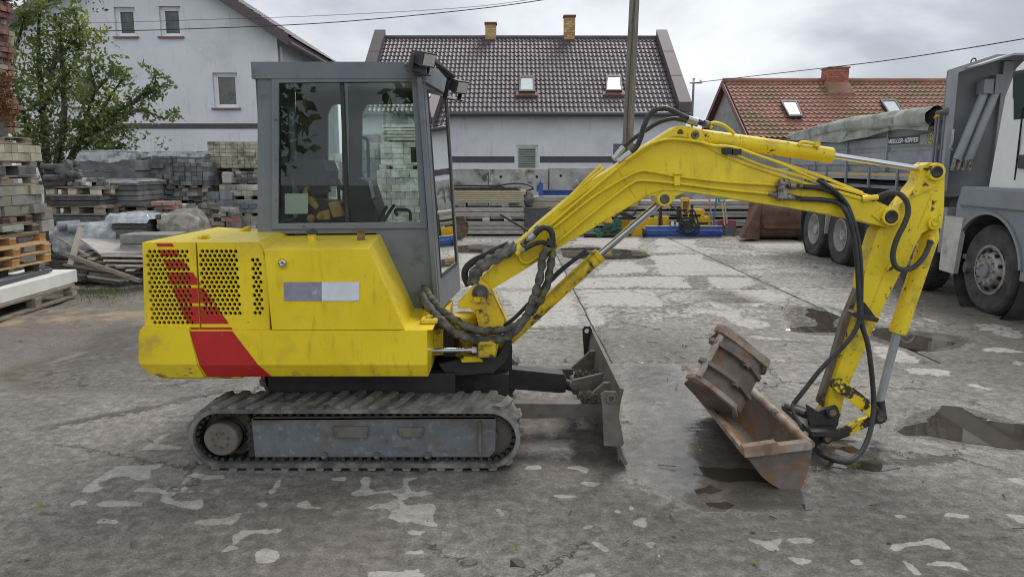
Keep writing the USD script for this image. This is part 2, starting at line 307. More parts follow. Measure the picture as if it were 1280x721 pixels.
# ---------------------------------------------------------------- the yard ground
from scipy import ndimage
def zpx(ox, oy, polys, k=4.0): return [[(ox + x / k, oy + y / k) for x, y in p] for p in polys]
PALE = zpx(0, 541, [
 [(710,88),(760,50),(835,0),(865,8),(800,40),(790,62),(910,68),(905,85)],
 [(405,300),(450,250),(520,210),(580,170),(720,165),(820,155),(790,180),(755,185),(740,235),(690,238),(640,222),(560,228),(500,245),(480,265),(515,278),(470,300)],
 [(345,355),(395,338),(435,350),(420,365),(360,368)], [(480,355),(560,335),(600,345),(670,345),(730,355),(700,368),(590,372),(490,370)],
 [(655,300),(700,280),(800,275),(820,290),(890,280),(920,235),(970,208),(1060,220),(1120,215),(1120,235),(960,235),(930,260),(940,280),(970,292),(1020,290),(1020,300),(960,300),(880,305),(850,325),(880,345),(960,345),(1010,330),(1020,360),(980,382),(940,375),(860,365),(790,345),(810,315),(790,295),(700,300)],
 [(470,445),(530,432),(610,445),(560,455),(490,455)], [(970,455),(990,438),(1100,430),(1140,425),(1180,395),(1210,400),(1190,440),(1160,462),(1130,450),(1060,460)],
 [(1080,615),(1150,560),(1170,510),(1220,480),(1280,485),(1280,500),(1200,530),(1170,560),(1205,570),(1160,590),(1110,600)]])
PALE += zpx(320, 541, [
 [(60,305),(100,250),(130,225),(125,265),(95,300)], [(10,350),(60,350),(50,370),(20,368)], [(200,370),(215,345),(265,338),(275,362),(360,375),(290,378),(230,380)], [(0,480),(130,482),(120,505),(0,505)], [(370,225),(450,218),(450,235),(380,235)],
 [(470,300),(515,285),(530,265),(520,235),(540,218),(575,220),(565,270),(580,290),(700,290),(735,270),(735,225),(820,222),(760,240),(770,290),(860,292),(905,305),(860,310),(760,315),(735,345),(760,360),(890,355),(905,380),(890,400),(890,440),(915,465),(840,462),(800,455),(780,440),(700,440),(650,430),(670,400),(650,380),(530,378),(590,360),(660,350),(700,325),(690,305),(600,298),(540,312),(475,312)],
 [(740,490),(860,490),(830,515),(770,512)], [(740,600),(840,585),(840,605),(760,612)], [(0,600),(50,575),(120,600),(110,640),(60,650),(20,660),(0,690)], [(550,700),(640,690),(700,705),(820,680),(845,730),(560,730)], [(1195,385),(1215,380),(1245,420),(1225,425)]])
PALE += zpx(640, 541, [
 [(55,185),(80,165),(150,165),(150,185)], [(260,175),(340,168),(390,182),(375,210),(340,195),(290,185)], [(320,252),(360,250),(455,252),(430,270),(400,275)], [(205,312),(330,320),(330,330),(220,328)], [(600,455),(630,430),(670,425),(675,475),(640,475)], [(345,480),(385,463),(420,470),(380,485)], [(395,540),(430,550),(490,590),(470,605),(430,585)], [(650,548),(715,550),(725,565),(690,590)], [(725,610),(745,610),(740,640),(725,635)], [(335,710),(410,700),(415,730),(340,730)], [(510,388),(545,393),(540,407),(512,404)], [(583,370),(607,368),(607,392),(588,390)], [(1170,525),(1280,545),(1280,590),(1255,570),(1190,545)]])
PALE += zpx(960, 541, [
 [(0,545),(60,530),(75,545),(45,570),(60,600),(0,590)], [(80,535),(150,528),(250,535),(210,558),(120,555)], [(290,540),(325,555),(320,565),(285,548)], [(80,615),(120,625),(215,640),(225,655),(150,657)], [(400,640),(440,635),(495,660),(450,665)], [(610,420),(665,412),(710,430),(650,428)], [(880,405),(1010,410),(1000,430),(880,425)], [(605,580),(630,555),(740,540),(820,525),(900,555),(920,590),(880,590),(800,560),(700,570),(650,600)], [(660,630),(690,640),(740,680),(770,720),(740,720),(700,680)], [(760,655),(850,635),(960,650),(1015,700),(980,690),(900,662),(800,665)], [(1190,230),(1290,225),(1290,270),(1210,245)], [(1160,405),(1290,420),(1290,455),(1240,440)], [(0,490),(60,492),(50,502),(0,502)]])
PALE2 = zpx(960, 380, [
 [(500,195),(600,215),(700,240),(790,295),(640,300),(560,280),(520,240)], [(640,320),(860,320),(960,355),(860,360),(740,360)], [(930,370),(1080,410),(1190,465),(1100,455),(1000,420)], [(1050,220),(1180,215),(1300,240),(1300,250),(1070,245)], [(980,95),(1150,95),(1300,145),(1300,190),(1130,160)], [(1190,285),(1300,275),(1300,320),(1220,305)], [(720,50),(860,80),(860,95),(790,90)], [(1070,490),(1140,488),(1120,510)], [(0,265),(160,290),(60,295),(0,295)], [(220,270),(310,280),(250,300)], [(0,90),(40,110),(0,125)]])
PALE2 += zpx(820, 290, [
 [(0,220),(130,225),(180,260),(200,280),(0,278)], [(240,225),(470,230),(520,260),(420,285),(280,280)], [(360,300),(500,290),(690,325),(600,345),(480,350)], [(250,390),(400,400),(600,470),(520,490),(420,480)], [(0,390),(80,385),(120,415)], [(260,465),(350,470),(350,485),(260,485)], [(170,390),(240,390),(280,425),(230,420)], [(0,120),(200,120),(460,210),(60,215),(0,200)], [(0,30),(200,40),(200,80),(0,110)], [(400,40),(720,40),(740,90),(500,80)], [(560,250),(600,245),(700,300),(680,310)], [(440,510),(680,540),(640,555),(480,540)], [(520,620),(700,640),(640,655),(540,650)]])
PALE2 += zpx(560, 290, [
 [(60,110),(440,110),(480,200),(640,210),(640,280),(60,280)], [(660,290),(1000,290),(1100,370),(700,360)], [(680,380),(740,370),(800,470),(700,470)], [(680,230),(1150,220),(1230,275),(640,280)], [(1000,120),(1280,110),(1280,215),(1080,215)], [(800,150),(940,150),(1000,200),(740,215)], [(640,30),(960,30),(960,85),(640,60)], [(780,570),(900,560),(880,590)], [(1100,380),(1170,415),(1130,415)], [(250,300),(620,300),(680,470),(380,480)]])
WATER = [
 [(571,308),(600,306),(650,311),(668,315),(640,317),(571,316)], [(700,311),(735,309),(800,314),(812,320),(800,324),(740,325),(705,322)],
 [(1005,386),(1018,385),(1035,391),(1050,397),(1045,416),(1010,417),(988,414),(988,410),(1005,409),(1022,408),(1018,400),(1004,395)],
 [(1092,412),(1110,411),(1135,417),(1172,425),(1195,429),(1185,434),(1160,440),(1135,436),(1110,427),(1090,420)],
 [(1120,540),(1140,532),(1163,523),(1175,512),(1185,509),(1210,512),(1218,520),(1245,528),(1284,533),(1284,562),(1250,560),(1232,558),(1195,553),(1160,545),(1130,546)],
 [(1030,582),(1050,577),(1080,577),(1110,583),(1125,588),(1100,590),(1060,588)], [(1045,560),(1075,554),(1090,558),(1060,566)],
 [(866,594),(872,586),(955,589),(985,607),(960,606),(900,601)], [(868,612),(890,608),(905,614),(890,619),(870,618)], [(880,630),(900,627),(912,631),(900,636),(882,635)], [(1002,630),(1014,628),(1015,640),(1004,640)], [(636,702),(650,703),(660,710),(655,714),(636,713)], [(162,424),(172,418),(180,420),(180,424)]]
WET = [[(770,450),(860,455),(885,520),(870,560),(885,600),(905,640),(840,642),(800,600),(782,560),(778,520)],
 [(0,470),(90,445),(180,430),(250,410),(340,480),(230,505),(120,492),(0,500)], [(140,420),(180,408),(180,440),(130,430)],
 [(855,363),(900,362),(960,385),(1060,385),(1075,400),(1000,412),(960,390),(900,385)], [(1020,560),(1075,550),(1135,590),(1060,594),(1010,575)],
 [(1000,380),(1065,392),(1050,420),(985,418)], [(1080,405),(1200,425),(1190,440),(1085,430)], [(1110,535),(1180,505),(1284,525),(1284,570),(1150,552)], [(855,560),(1000,560),(1030,640),(880,645)], [(655,530),(780,560),(800,600),(660,590)]]
MUDDY = [[(860,560),(910,520),(1000,560),(1030,600),(1020,650),(940,650),(870,640)], [(655,525),(770,560),(770,590),(655,585)], [(1130,350),(1284,390),(1284,430),(1130,385)], [(395,660),(460,655),(470,715),(380,721)]]
GX0, GX1, GY0, GY1, GR = -10.0, 13.0, 1.4, 20.5, 0.02
_gx, _gy = np.meshgrid(np.arange(GX0, GX1, GR) + GR/2, np.arange(GY0, GY1, GR) + GR/2)
def raster(polys, sig, grow=0.0):
    out = np.zeros(_gx.shape, np.float32)
    for p in polys:
        q = Polygon([tuple(G(x, y)[:2]) for x, y in p]).buffer(0)
        if grow: q = q.buffer(grow)
        x0, y0, x1, y1 = q.bounds
        i0, i1 = max(0, int((y0-GY0)/GR)), min(out.shape[0], int((y1-GY0)/GR)+2)
        j0, j1 = max(0, int((x0-GX0)/GR)), min(out.shape[1], int((x1-GX0)/GR)+2)
        if i1 <= i0 or j1 <= j0: continue
        out[i0:i1, j0:j1] = np.maximum(out[i0:i1, j0:j1], contains_xy(q, _gx[i0:i1, j0:j1], _gy[i0:i1, j0:j1]))
    return ndimage.gaussian_filter(out, sig) if sig else out
R_pale = np.maximum(raster(PALE, 4.0) * 0.30, raster(PALE2, 3.0) * 0.84)
NX0, NX1, NY0, NY1, NR = -3.4, 3.8, 2.0, 4.6, 0.008
_nx, _ny = np.meshgrid(np.arange(NX0, NX1, NR) + NR/2, np.arange(NY0, NY1, NR) + NR/2)
R_near = np.zeros(_nx.shape, np.float32)
for p_ in PALE:
    q_ = Polygon([tuple(G(x, y)[:2]) for x, y in p_]).buffer(0).buffer(.002)
    R_near = np.maximum(R_near, contains_xy(q_, _nx, _ny))
R_near = ndimage.gaussian_filter(R_near, 1.1)
R_damp = raster(WATER, 7.0, 0.05)
R_wet, R_water, R_mud = raster(WET, 9.0), raster(WATER, 1.2), raster(MUDDY, 12.0)
def sample(R, x, y):
    return ndimage.map_coordinates(R, [(y - GY0) / GR - 0.5, (x - GX0) / GR - 0.5], order=1, mode="nearest")
def smooth(a, b, x): t = np.clip((x - a) / (b - a), 0, 1); return t * t * (3 - 2 * t)
def fb(x, y, k, seed, o=4): return meshkit.fbm(np.stack([x * k, y * k, np.zeros_like(x)], -1), o, seed)
def ground_attrs(x, y):
    pale = sample(R_pale, x, y)
    pale = np.maximum(pale, 0.98 * ndimage.map_coordinates(R_near, [(y - NY0) / NR - .5, (x - NX0) / NR - .5], order=1, mode='constant'))
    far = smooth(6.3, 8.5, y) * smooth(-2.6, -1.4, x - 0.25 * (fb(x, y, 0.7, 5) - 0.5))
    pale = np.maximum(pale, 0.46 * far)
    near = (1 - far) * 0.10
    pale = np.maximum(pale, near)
    pale = pale - 0.3 * sample(R_mud, x, y)
    wet = np.clip(0.84 * sample(R_wet, x, y) + sample(R_water, x, y) + 0.55 * sample(R_damp, x, y) + 0.42 * smooth(0.50, 0.66, fb(x * .6, y, 0.8, 81, 4)) * smooth(3.4, 4.6, y), 0, 1)
    mudd = np.clip(sample(R_mud, x, y) + 0.8 * smooth(-1.6, -3.0, x) * smooth(5.5, 7.0, y), 0, 1)
    sand = smooth(-4.2, -5.2, x - 0.5) * smooth(7.5, 7.9, y) * smooth(9.0, 8.4, y)
    stripes = ((x > -2.1) & (x < 0.9) & (y > 6.0) & (y < 11.6)) | ((x > 3.95) & (x < 6.85) & (y > 8.99) & (y < 11.6))
    ovals = smooth(5.2, 4.6, y) * smooth(-3.6, -3.0, x) * smooth(0.42, 0.58, fb(x, y, 0.9, 61, 3)) * (1 - sample(R_wet, x, y))
    return dict(pale=pale, wet=wet, muddy=mudd, sandy=sand, stripes=stripes.astype(float), ovals=ovals)
def ground_h(x, y, a):
    u, v = (x / 0.225) % 1 - 0.5, (y / 0.17) % 1 - 0.5
    o = 1 - smooth(0.30, 0.46, ((np.abs(u) / 1.0) ** 3 + (np.abs(v) / 0.9) ** 3) ** (1 / 3))
    h = 0.007 * (fb(x, y, 2.2, 1) - 0.5) + 0.006 * (fb(x, y, 9, 2, 3) - 0.5) * (1 - 0.6 * a["pale"])
    h -= 0.007 * o * a["ovals"] * (1 - a["wet"]) * (0.4 + 1.2 * fb(x, y, 1.3, 44))
    return h * (1 - 0.9 * sample(R_water, x, y))

gN = {"g": ("geometry", {}), "pale": ("attribute", {"attribute": "pale"}), "wet": ("attribute", {"attribute": "wet"}), "muddy": ("attribute", {"attribute": "muddy"}), "sandy": ("attribute", {"attribute": "sandy"}), "str": ("attribute", {"attribute": "stripes"}), "ova": ("attribute", {"attribute": "ovals"}),
  "n1": ("noise_texture", {"scale": 14, "detail": 9, "roughness": 0.68}), "n2": ("noise_texture", {"scale": 2.1, "detail": 7, "roughness": 0.62}), "n3": ("noise_texture", {"scale": 90, "detail": 7, "roughness": 0.78}), "n4": ("noise_texture", {"scale": 0.55, "detail": 5, "roughness": 0.6}),
  # the oval anti-slip pattern of the cast slabs
  "wv": ("vector_math", {"math_type": "multiply_add", "vector2": (0.07, 0.07, 0.0)}), "sx": ("separate_xyz", {}),
  "ux": ("math", {"math_type": "multiply", "value2": 1/0.225}), "uf": ("math", {"math_type": "fraction"}), "uc": ("math", {"math_type": "subtract", "value2": 0.5}), "ua": ("math", {"math_type": "absolute"}), "u3": ("math", {"math_type": "power", "value2": 2.6}),
  "vx": ("math", {"math_type": "multiply", "value2": 1/0.17}), "vf": ("math", {"math_type": "fraction"}), "vc": ("math", {"math_type": "subtract", "value2": 0.5}), "va": ("math", {"math_type": "absolute"}), "v3": ("math", {"math_type": "power", "value2": 2.6}),
  "rs": ("math", {"math_type": "add"}), "rr": ("math", {"math_type": "power", "value2": 1/2.6}),
  "om": ("map_range", {"range_type": "smoothstep", "from_min": 0.37, "from_max": 0.47, "to_min": 1, "to_max": 0, "clamp": True}), "omk": ("math", {"math_type": "multiply"}), "omr": ("map_range", {"range_type": "smoothstep", "from_min": 0.50, "from_max": 0.40, "to_min": 0, "to_max": 1, "clamp": True}),
  # transverse brush stripes of other slabs
  "sw": ("math", {"math_type": "multiply", "value2": 11.0}), "sn": ("math", {"math_type": "fraction"}), "sm": ("map_range", {"range_type": "smoothstep", "from_min": 0.35, "from_max": 0.65, "to_min": -0.5, "to_max": 0.5, "clamp": True}), "smk": ("math", {"math_type": "multiply"}), "smg": ("math", {"math_type": "multiply", "value2": 0.30}),
  "a0": ("math", {"math_type": "multiply_add", "value2": 0.40}), "a1": ("math", {"math_type": "multiply_add", "value2": 0.85}), "a2": ("math", {"math_type": "multiply_add", "value2": 0.70}), "a3": ("math", {"math_type": "multiply_add", "value2": -0.14}), "a4": ("math", {"math_type": "add"}), "a5": ("math", {"math_type": "subtract", "value2": 0.975}),
  "m": ("map_range", {"range_type": "smoothstep", "from_min": 0.43, "from_max": 0.62, "to_min": 0, "to_max": 1, "clamp": True}),
  "dr": ("rgb_ramp", {"ramp": [(0.30, (0.118, 0.104, 0.089)), (0.45, (0.172, 0.158, 0.139)), (0.58, (0.240, 0.224, 0.202)), (0.72, (0.32, 0.302, 0.276))]}),
  "dn": ("rgb_ramp", {"ramp": [(0.32, (0.38, 0.37, 0.36)), (0.44, (0.85, 0.85, 0.85)), (0.54, (1.05, 1.05, 1.05)), (0.66, (1.65, 1.63, 1.58))]}), "dm": ("mix_color", {"blend_type": "multiply", "fac": 1.0, "use_clamp": False}),
  "d4": ("rgb_ramp", {"ramp": [(0.36, (0.72, 0.71, 0.69)), (0.5, (1.0, 1.0, 1.0)), (0.63, (1.34, 1.34, 1.34))]}), "dq": ("mix_color", {"blend_type": "multiply", "fac": 1.0, "use_clamp": False}),
  "mu": ("mix_color", {"b": (0.125, 0.103, 0.082)}), "muf": ("math", {"math_type": "multiply", "value2": 0.75}),
  "sd": ("mix_color", {"b": (0.33, 0.25, 0.16)}), "sdf": ("math", {"math_type": "multiply"}), "sdn": ("map_range", {"from_min": 0.42, "from_max": 0.58, "clamp": True}),
  "pr": ("rgb_ramp", {"ramp": [(0.30, (0.27, 0.255, 0.225)), (0.50, (0.40, 0.385, 0.345)), (0.72, (0.54, 0.52, 0.47))]}), "mx": ("mix_color", {}), "pm": ("mix_color", {"blend_type": "multiply", "fac": 0.45, "use_clamp": False}),
  "wa": ("math", {"math_type": "multiply_add", "value2": 1.05}), "wm": ("map_range", {"range_type": "smoothstep", "from_min": 0.86, "from_max": 1.20, "to_min": 0, "to_max": 1, "clamp": True}),
  "wd": ("mix_color", {"blend_type": "multiply", "b": (0.78, 0.78, 0.79)}), "ro": ("map_range", {"from_min": 0, "from_max": 1, "to_min": 0.78, "to_max": 0.07, "clamp": True}),
  "hs": ("math", {"math_type": "multiply_add", "value2": 0.45}), "hb": ("map_range", {"from_min": 0, "from_max": 1, "to_min": 0.95, "to_max": 0.06}),
  "cv": ("voronoi_texture", {"feature": "distance_to_edge", "scale": 0.9}), "cw": ("vector_math", {"math_type": "multiply_add", "vector2": (0.35, 0.35, 0.0)}), "cl": ("map_range", {"range_type": "smoothstep", "from_min": 0.003, "from_max": 0.011, "to_min": 1, "to_max": 0, "clamp": True}), "ck": ("map_range", {"range_type": "smoothstep", "from_min": 0.49, "from_max": 0.56, "to_min": 0, "to_max": 0.75, "clamp": True}), "cm": ("math", {"math_type": "multiply"}), "cx": ("mix_color", {"b": (0.05, 0.044, 0.038)}), "hc": ("math", {"math_type": "multiply_add", "value2": -0.5}), "ho": ("math", {"math_type": "multiply_add", "value2": -0.35}),
  "b": ("bump", {"distance": 0.02}), "p": ("principled_bsdf", {})}
gL = [("g.position", f"{n}.vector") for n in ("n1", "n2", "n3", "n4")] + [("n2.color", "wv.vector1"), ("g.position", "wv.vector3"), ("wv.vector", "sx.vector"),
  ("sx.x", "ux.value1"), ("ux.value", "uf.value1"), ("uf.value", "uc.value1"), ("uc.value", "ua.value1"), ("ua.value", "u3.value1"), ("sx.y", "vx.value1"), ("vx.value", "vf.value1"), ("vf.value", "vc.value1"), ("vc.value", "va.value1"), ("va.value", "v3.value1"),
  ("u3.value", "rs.value1"), ("v3.value", "rs.value2"), ("rs.value", "rr.value1"), ("rr.value", "om.value"), ("om.result", "omk.value1"), ("ova.fac", "omk.value2"),
  ("sx.y", "sw.value1"), ("sw.value", "sn.value1"), ("sn.value", "sm.value"), ("sm.result", "smk.value1"), ("str.fac", "smk.value2"), ("smk.value", "smg.value1"),
  ("n1.fac", "a1.value1"), ("n3.fac", "a0.value1"), ("pale.fac", "a0.value3"), ("a0.value", "a1.value3"), ("n2.fac", "a2.value1"), ("a1.value", "a2.value3"), ("omk.value", "a3.value1"), ("a2.value", "a3.value3"), ("a3.value", "a4.value1"), ("smg.value", "a4.value2"), ("a4.value", "a5.value1"), ("a5.value", "m.value"),
  ("n1.fac", "dr.fac"), ("n3.fac", "dn.fac"), ("dr.color", "dm.a"), ("dn.color", "dm.b"), ("n4.fac", "d4.fac"), ("dm.result", "dq.a"), ("d4.color", "dq.b"),
  ("muddy.fac", "muf.value1"), ("muf.value", "mu.fac"), ("dq.result", "mu.a"), ("n2.fac", "sdn.value"), ("sdn.result", "sdf.value1"), ("sandy.fac", "sdf.value2"), ("sdf.value", "sd.fac"), ("mu.result", "sd.a"),
  ("n1.fac", "pr.fac"), ("m.result", "mx.fac"), ("sd.result", "mx.a"), ("pr.color", "pm.a"), ("dn.color", "pm.b"), ("pm.result", "mx.b"), ("n1.color", "cw.vector1"), ("g.position", "cw.vector3"), ("cw.vector", "cv.vector"), ("cv.distance", "cl.value"), ("n4.fac", "ck.value"), ("cl.result", "cm.value1"), ("ck.result", "cm.value2"), ("cm.value", "cx.fac"), ("mx.result", "cx.a"),
  ("n1.fac", "wa.value1"), ("wet.fac", "wa.value3"), ("wa.value", "wm.value"), ("wm.result", "wd.fac"), ("cx.result", "wd.a"), ("wd.result", "p.base_color"), ("wm.result", "ro.value"), ("ro.result", "p.roughness"),
  ("n3.fac", "hs.value1"), ("n1.fac", "hs.value3"), ("cm.value", "hc.value1"), ("hs.value", "hc.value3"), ("omk.value", "ho.value1"), ("hc.value", "ho.value3"), ("ho.value", "b.height"), ("wm.result", "hb.value"), ("hb.result", "b.strength"), ("b.normal", "p.normal")]
ground_mat = usdkit.material(stage, "/World/Looks/dirty_concrete", gN, gL, surface="p.BSDF")
water_mat = M("puddle_water", (0.034, 0.029, 0.022), (0.055, 0.046, 0.035), scale=3, rough=0.015, bump=0.0006, bscale=9)

yard = thing("yard_ground", kind="structure")
def gridmesh(xs, ys, zoff=0.0, hfun=None):
    X, Y = np.meshgrid(xs, ys); x, y = X.ravel(), Y.ravel(); a = ground_attrs(x, y)
    z = zoff + (ground_h(x, y, a) if hfun is None else hfun(x, y, a))
    n, m = len(xs), len(ys); i = (np.arange(m - 1)[:, None] * n + np.arange(n - 1)[None]).ravel()
    f = np.vstack([np.stack([i, i + 1, i + n + 1], 1), np.stack([i, i + n + 1, i + n], 1)])
    return np.stack([x, y, z], 1), f, a
def slab(x0, x1, y0, y1, rnd):
    step = 0.032 if y0 < 5.5 else (0.05 if y0 < 9 else 0.09)
    xs = np.linspace(x0, x1, int((x1 - x0) / step) + 1); ys = np.linspace(y0, y1, int((y1 - y0) / step) + 1)
    v, f, a = gridmesh(xs, ys, 0.006)
    n, m = len(xs), len(ys)
    # wavy worn rims that drop into the joint
    X, Y = v[:, 0], v[:, 1]
    e = np.minimum(np.minimum(X - x0, x1 - X), np.minimum(Y - y0, y1 - Y))
    v[:, 2] -= 0.016 * (e < 1e-6) + 0.004 * (1 - smooth(0, 0.10, e))
    w = 0.035 * (fb(X, Y, 2.5, 31, 3) - 0.5)
    v[:, 0] += w * smooth(0.35, 0, np.minimum(X - x0, x1 - X)); v[:, 1] += 0.7 * w * smooth(0.35, 0, np.minimum(Y - y0, y1 - Y))
    v[:, 2] += (X - x0) * rnd.uniform(-0.0012, 0.0012) + (Y - y0) * rnd.uniform(-0.002, 0.002)
    a["pale"] = a["pale"] + rnd.uniform(-0.07, 0.07)
    put("slab", (v, f), ground_mat, yard, smooth=True, attrs=a)
srnd = random.Random(3)
ym = 1.6 + 0.012 * 238
for xs_, ys_ in ((np.arange(-3.7, 3.9, 0.012), np.linspace(1.6, ym, 239)), (np.arange(-5.4, 5.41, 0.024), np.linspace(ym, 6.3, 82))):
    v, f, a = gridmesh(xs_, ys_, 0.006)
    v[:, 2] -= 0.02 * np.isclose(v[:, 1], 6.3)
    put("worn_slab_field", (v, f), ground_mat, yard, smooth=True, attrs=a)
rows = [1.6] + [7.66 + 1.35 * k for k in range(-4, 9)]
for ri in range(4, len(rows) - 1):
    for k in range(-3, 5):
        x0 = 0.9 + 3 * k
        if rows[ri] > 6 and x0 < -5 or x0 + 3 < -0.80 * rows[ri + 1] - 0.3 or x0 > 0.76 * rows[ri + 1] + 0.4: continue
        g = 0.022
        slab(x0 + g/2, x0 + 3 - g/2, rows[ri] + g/2, rows[ri + 1] - g/2, srnd)
b0 = np.r_[-220, -60, np.arange(-24, 26, 2.0), 60, 220]; b1 = np.r_[-60, -6, np.arange(0, 40, 2.0), 70, 220]
v, f, a = gridmesh(b0, b1, -0.022, lambda x, y, a: 0 * x)
inside = ((v[:, 0] > GX0) & (v[:, 0] < GX1) & (v[:, 1] < GY1))
put("bare_ground", (v, f), M("joint_dirt", (0.055, 0.048, 0.040), (0.12, 0.108, 0.092), scale=9, rough=0.9, bump=0.02, bscale=40), yard)
# the muddy bank on the left that runs over the slabs towards the stacks
xs = np.arange(-13.0, -1.3, 0.05); ys = np.arange(4.2, 16.0, 0.05)
def bank(x, y, a):
    k = smooth(-1.7, -3.4, x + 1.2 * (fb(x, y, 0.8, 8) - 0.5) + 0.5 * smooth(9.5, 7.5, y)) * smooth(4.6, 7.2, y + 1.4 * (fb(x, y, 0.9, 9) - 0.5))
    h = -0.03 + k * 0.052 + k * (0.06 * (fb(x, y, 1.6, 10, 5) - 0.5) + 0.045 * (fb(x, y, 7, 11, 3) - 0.5))
    return h - 0.3 * np.isclose(x, xs[0]) - 0.2 * np.isclose(y, ys[-1])
v, f, a = gridmesh(xs, ys, 0.0, bank); a["ovals"] *= 0; a["stripes"] *= 0; a["pale"] = np.minimum(a["pale"], 0.12)
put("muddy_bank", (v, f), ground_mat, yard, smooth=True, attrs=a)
for p in WATER:
    q = Polygon([tuple(G(x, y)[:2]) for x, y in p]).buffer(0)
    q = q.segmentize(0.02)
    pts = np.array(q.exterior.coords)[:-1]
    w = np.stack([fb(pts[:, 0], pts[:, 1], 9, 21, 4) - 0.5, fb(pts[:, 0], pts[:, 1], 9, 22, 4) - 0.5], 1)
    q = Polygon(pts + w * 0.09).buffer(0)
    z = 0.0085
    put("puddle", zext(q, z - 0.012, z), water_mat, yard)
# loose stones, clods and straw scattered over the yard
def clods(n, seed, xr, yr, smin, smax):
    r = random.Random(seed); ms = []; base = trimesh.creation.icosphere(1, 1.0)
    for _ in range(n):
        y = yr[0] + (yr[1] - yr[0]) * r.random() ** 1.6; x = r.uniform(*xr) * (1 if xr[0] < 0 < xr[1] and False else 1)
        s = smin + (smax - smin) * r.random() ** 3
        m = base.copy(); m.vertices *= np.array([[r.uniform(.6, 1.3)] for _ in range(len(m.vertices))]) * s * np.array([1, 1, 0.55])
        rot(m, r.uniform(0, 6), [0, 0, 1]); mov(m, (x, y, 0.004 + 0.25 * s)); ms.append(m)
    return cat_mesh(ms)
put("clods", clods(420, 4, (-3.2, 4.0), (2.4, 8.0), 0.003, 0.011), M("earth_clods", (0.07, 0.06, 0.05), (0.20, 0.185, 0.165), scale=6, rough=0.9), None, smooth=False, label="scattered small stones and earth clods on the yard", cat="gravel", kind="stuff")
put("rubble", clods(420, 5, (-8.5, -2.6), (6.8, 11.5), 0.005, 0.024), M("rubble_stone", (0.10, 0.085, 0.07), (0.30, 0.28, 0.25), scale=4, rough=0.9), None, label="stones and rubble strewn over the muddy bank", cat="rubble", kind="stuff")
# ---------------------------------------------------------------- the mini excavator
EX = thing("mini_excavator", "yellow tracked mini excavator with grey cab and red stripe in mid-yard", "excavator")
def z3(pts): return [(160 + x / 3.434, 270 + y / 3.434) for x, y in pts]
def z4(ox, oy, pts): return [(ox + x / 4, oy + y / 4) for x, y in pts]
def poly(px, Y): return Polygon(XZ(px, Y)).buffer(0)
def hs(px, Y): return [P(x, y, Y if not isinstance(Y, (list, tuple)) else Y[i]) for i, (x, y) in enumerate(px)]

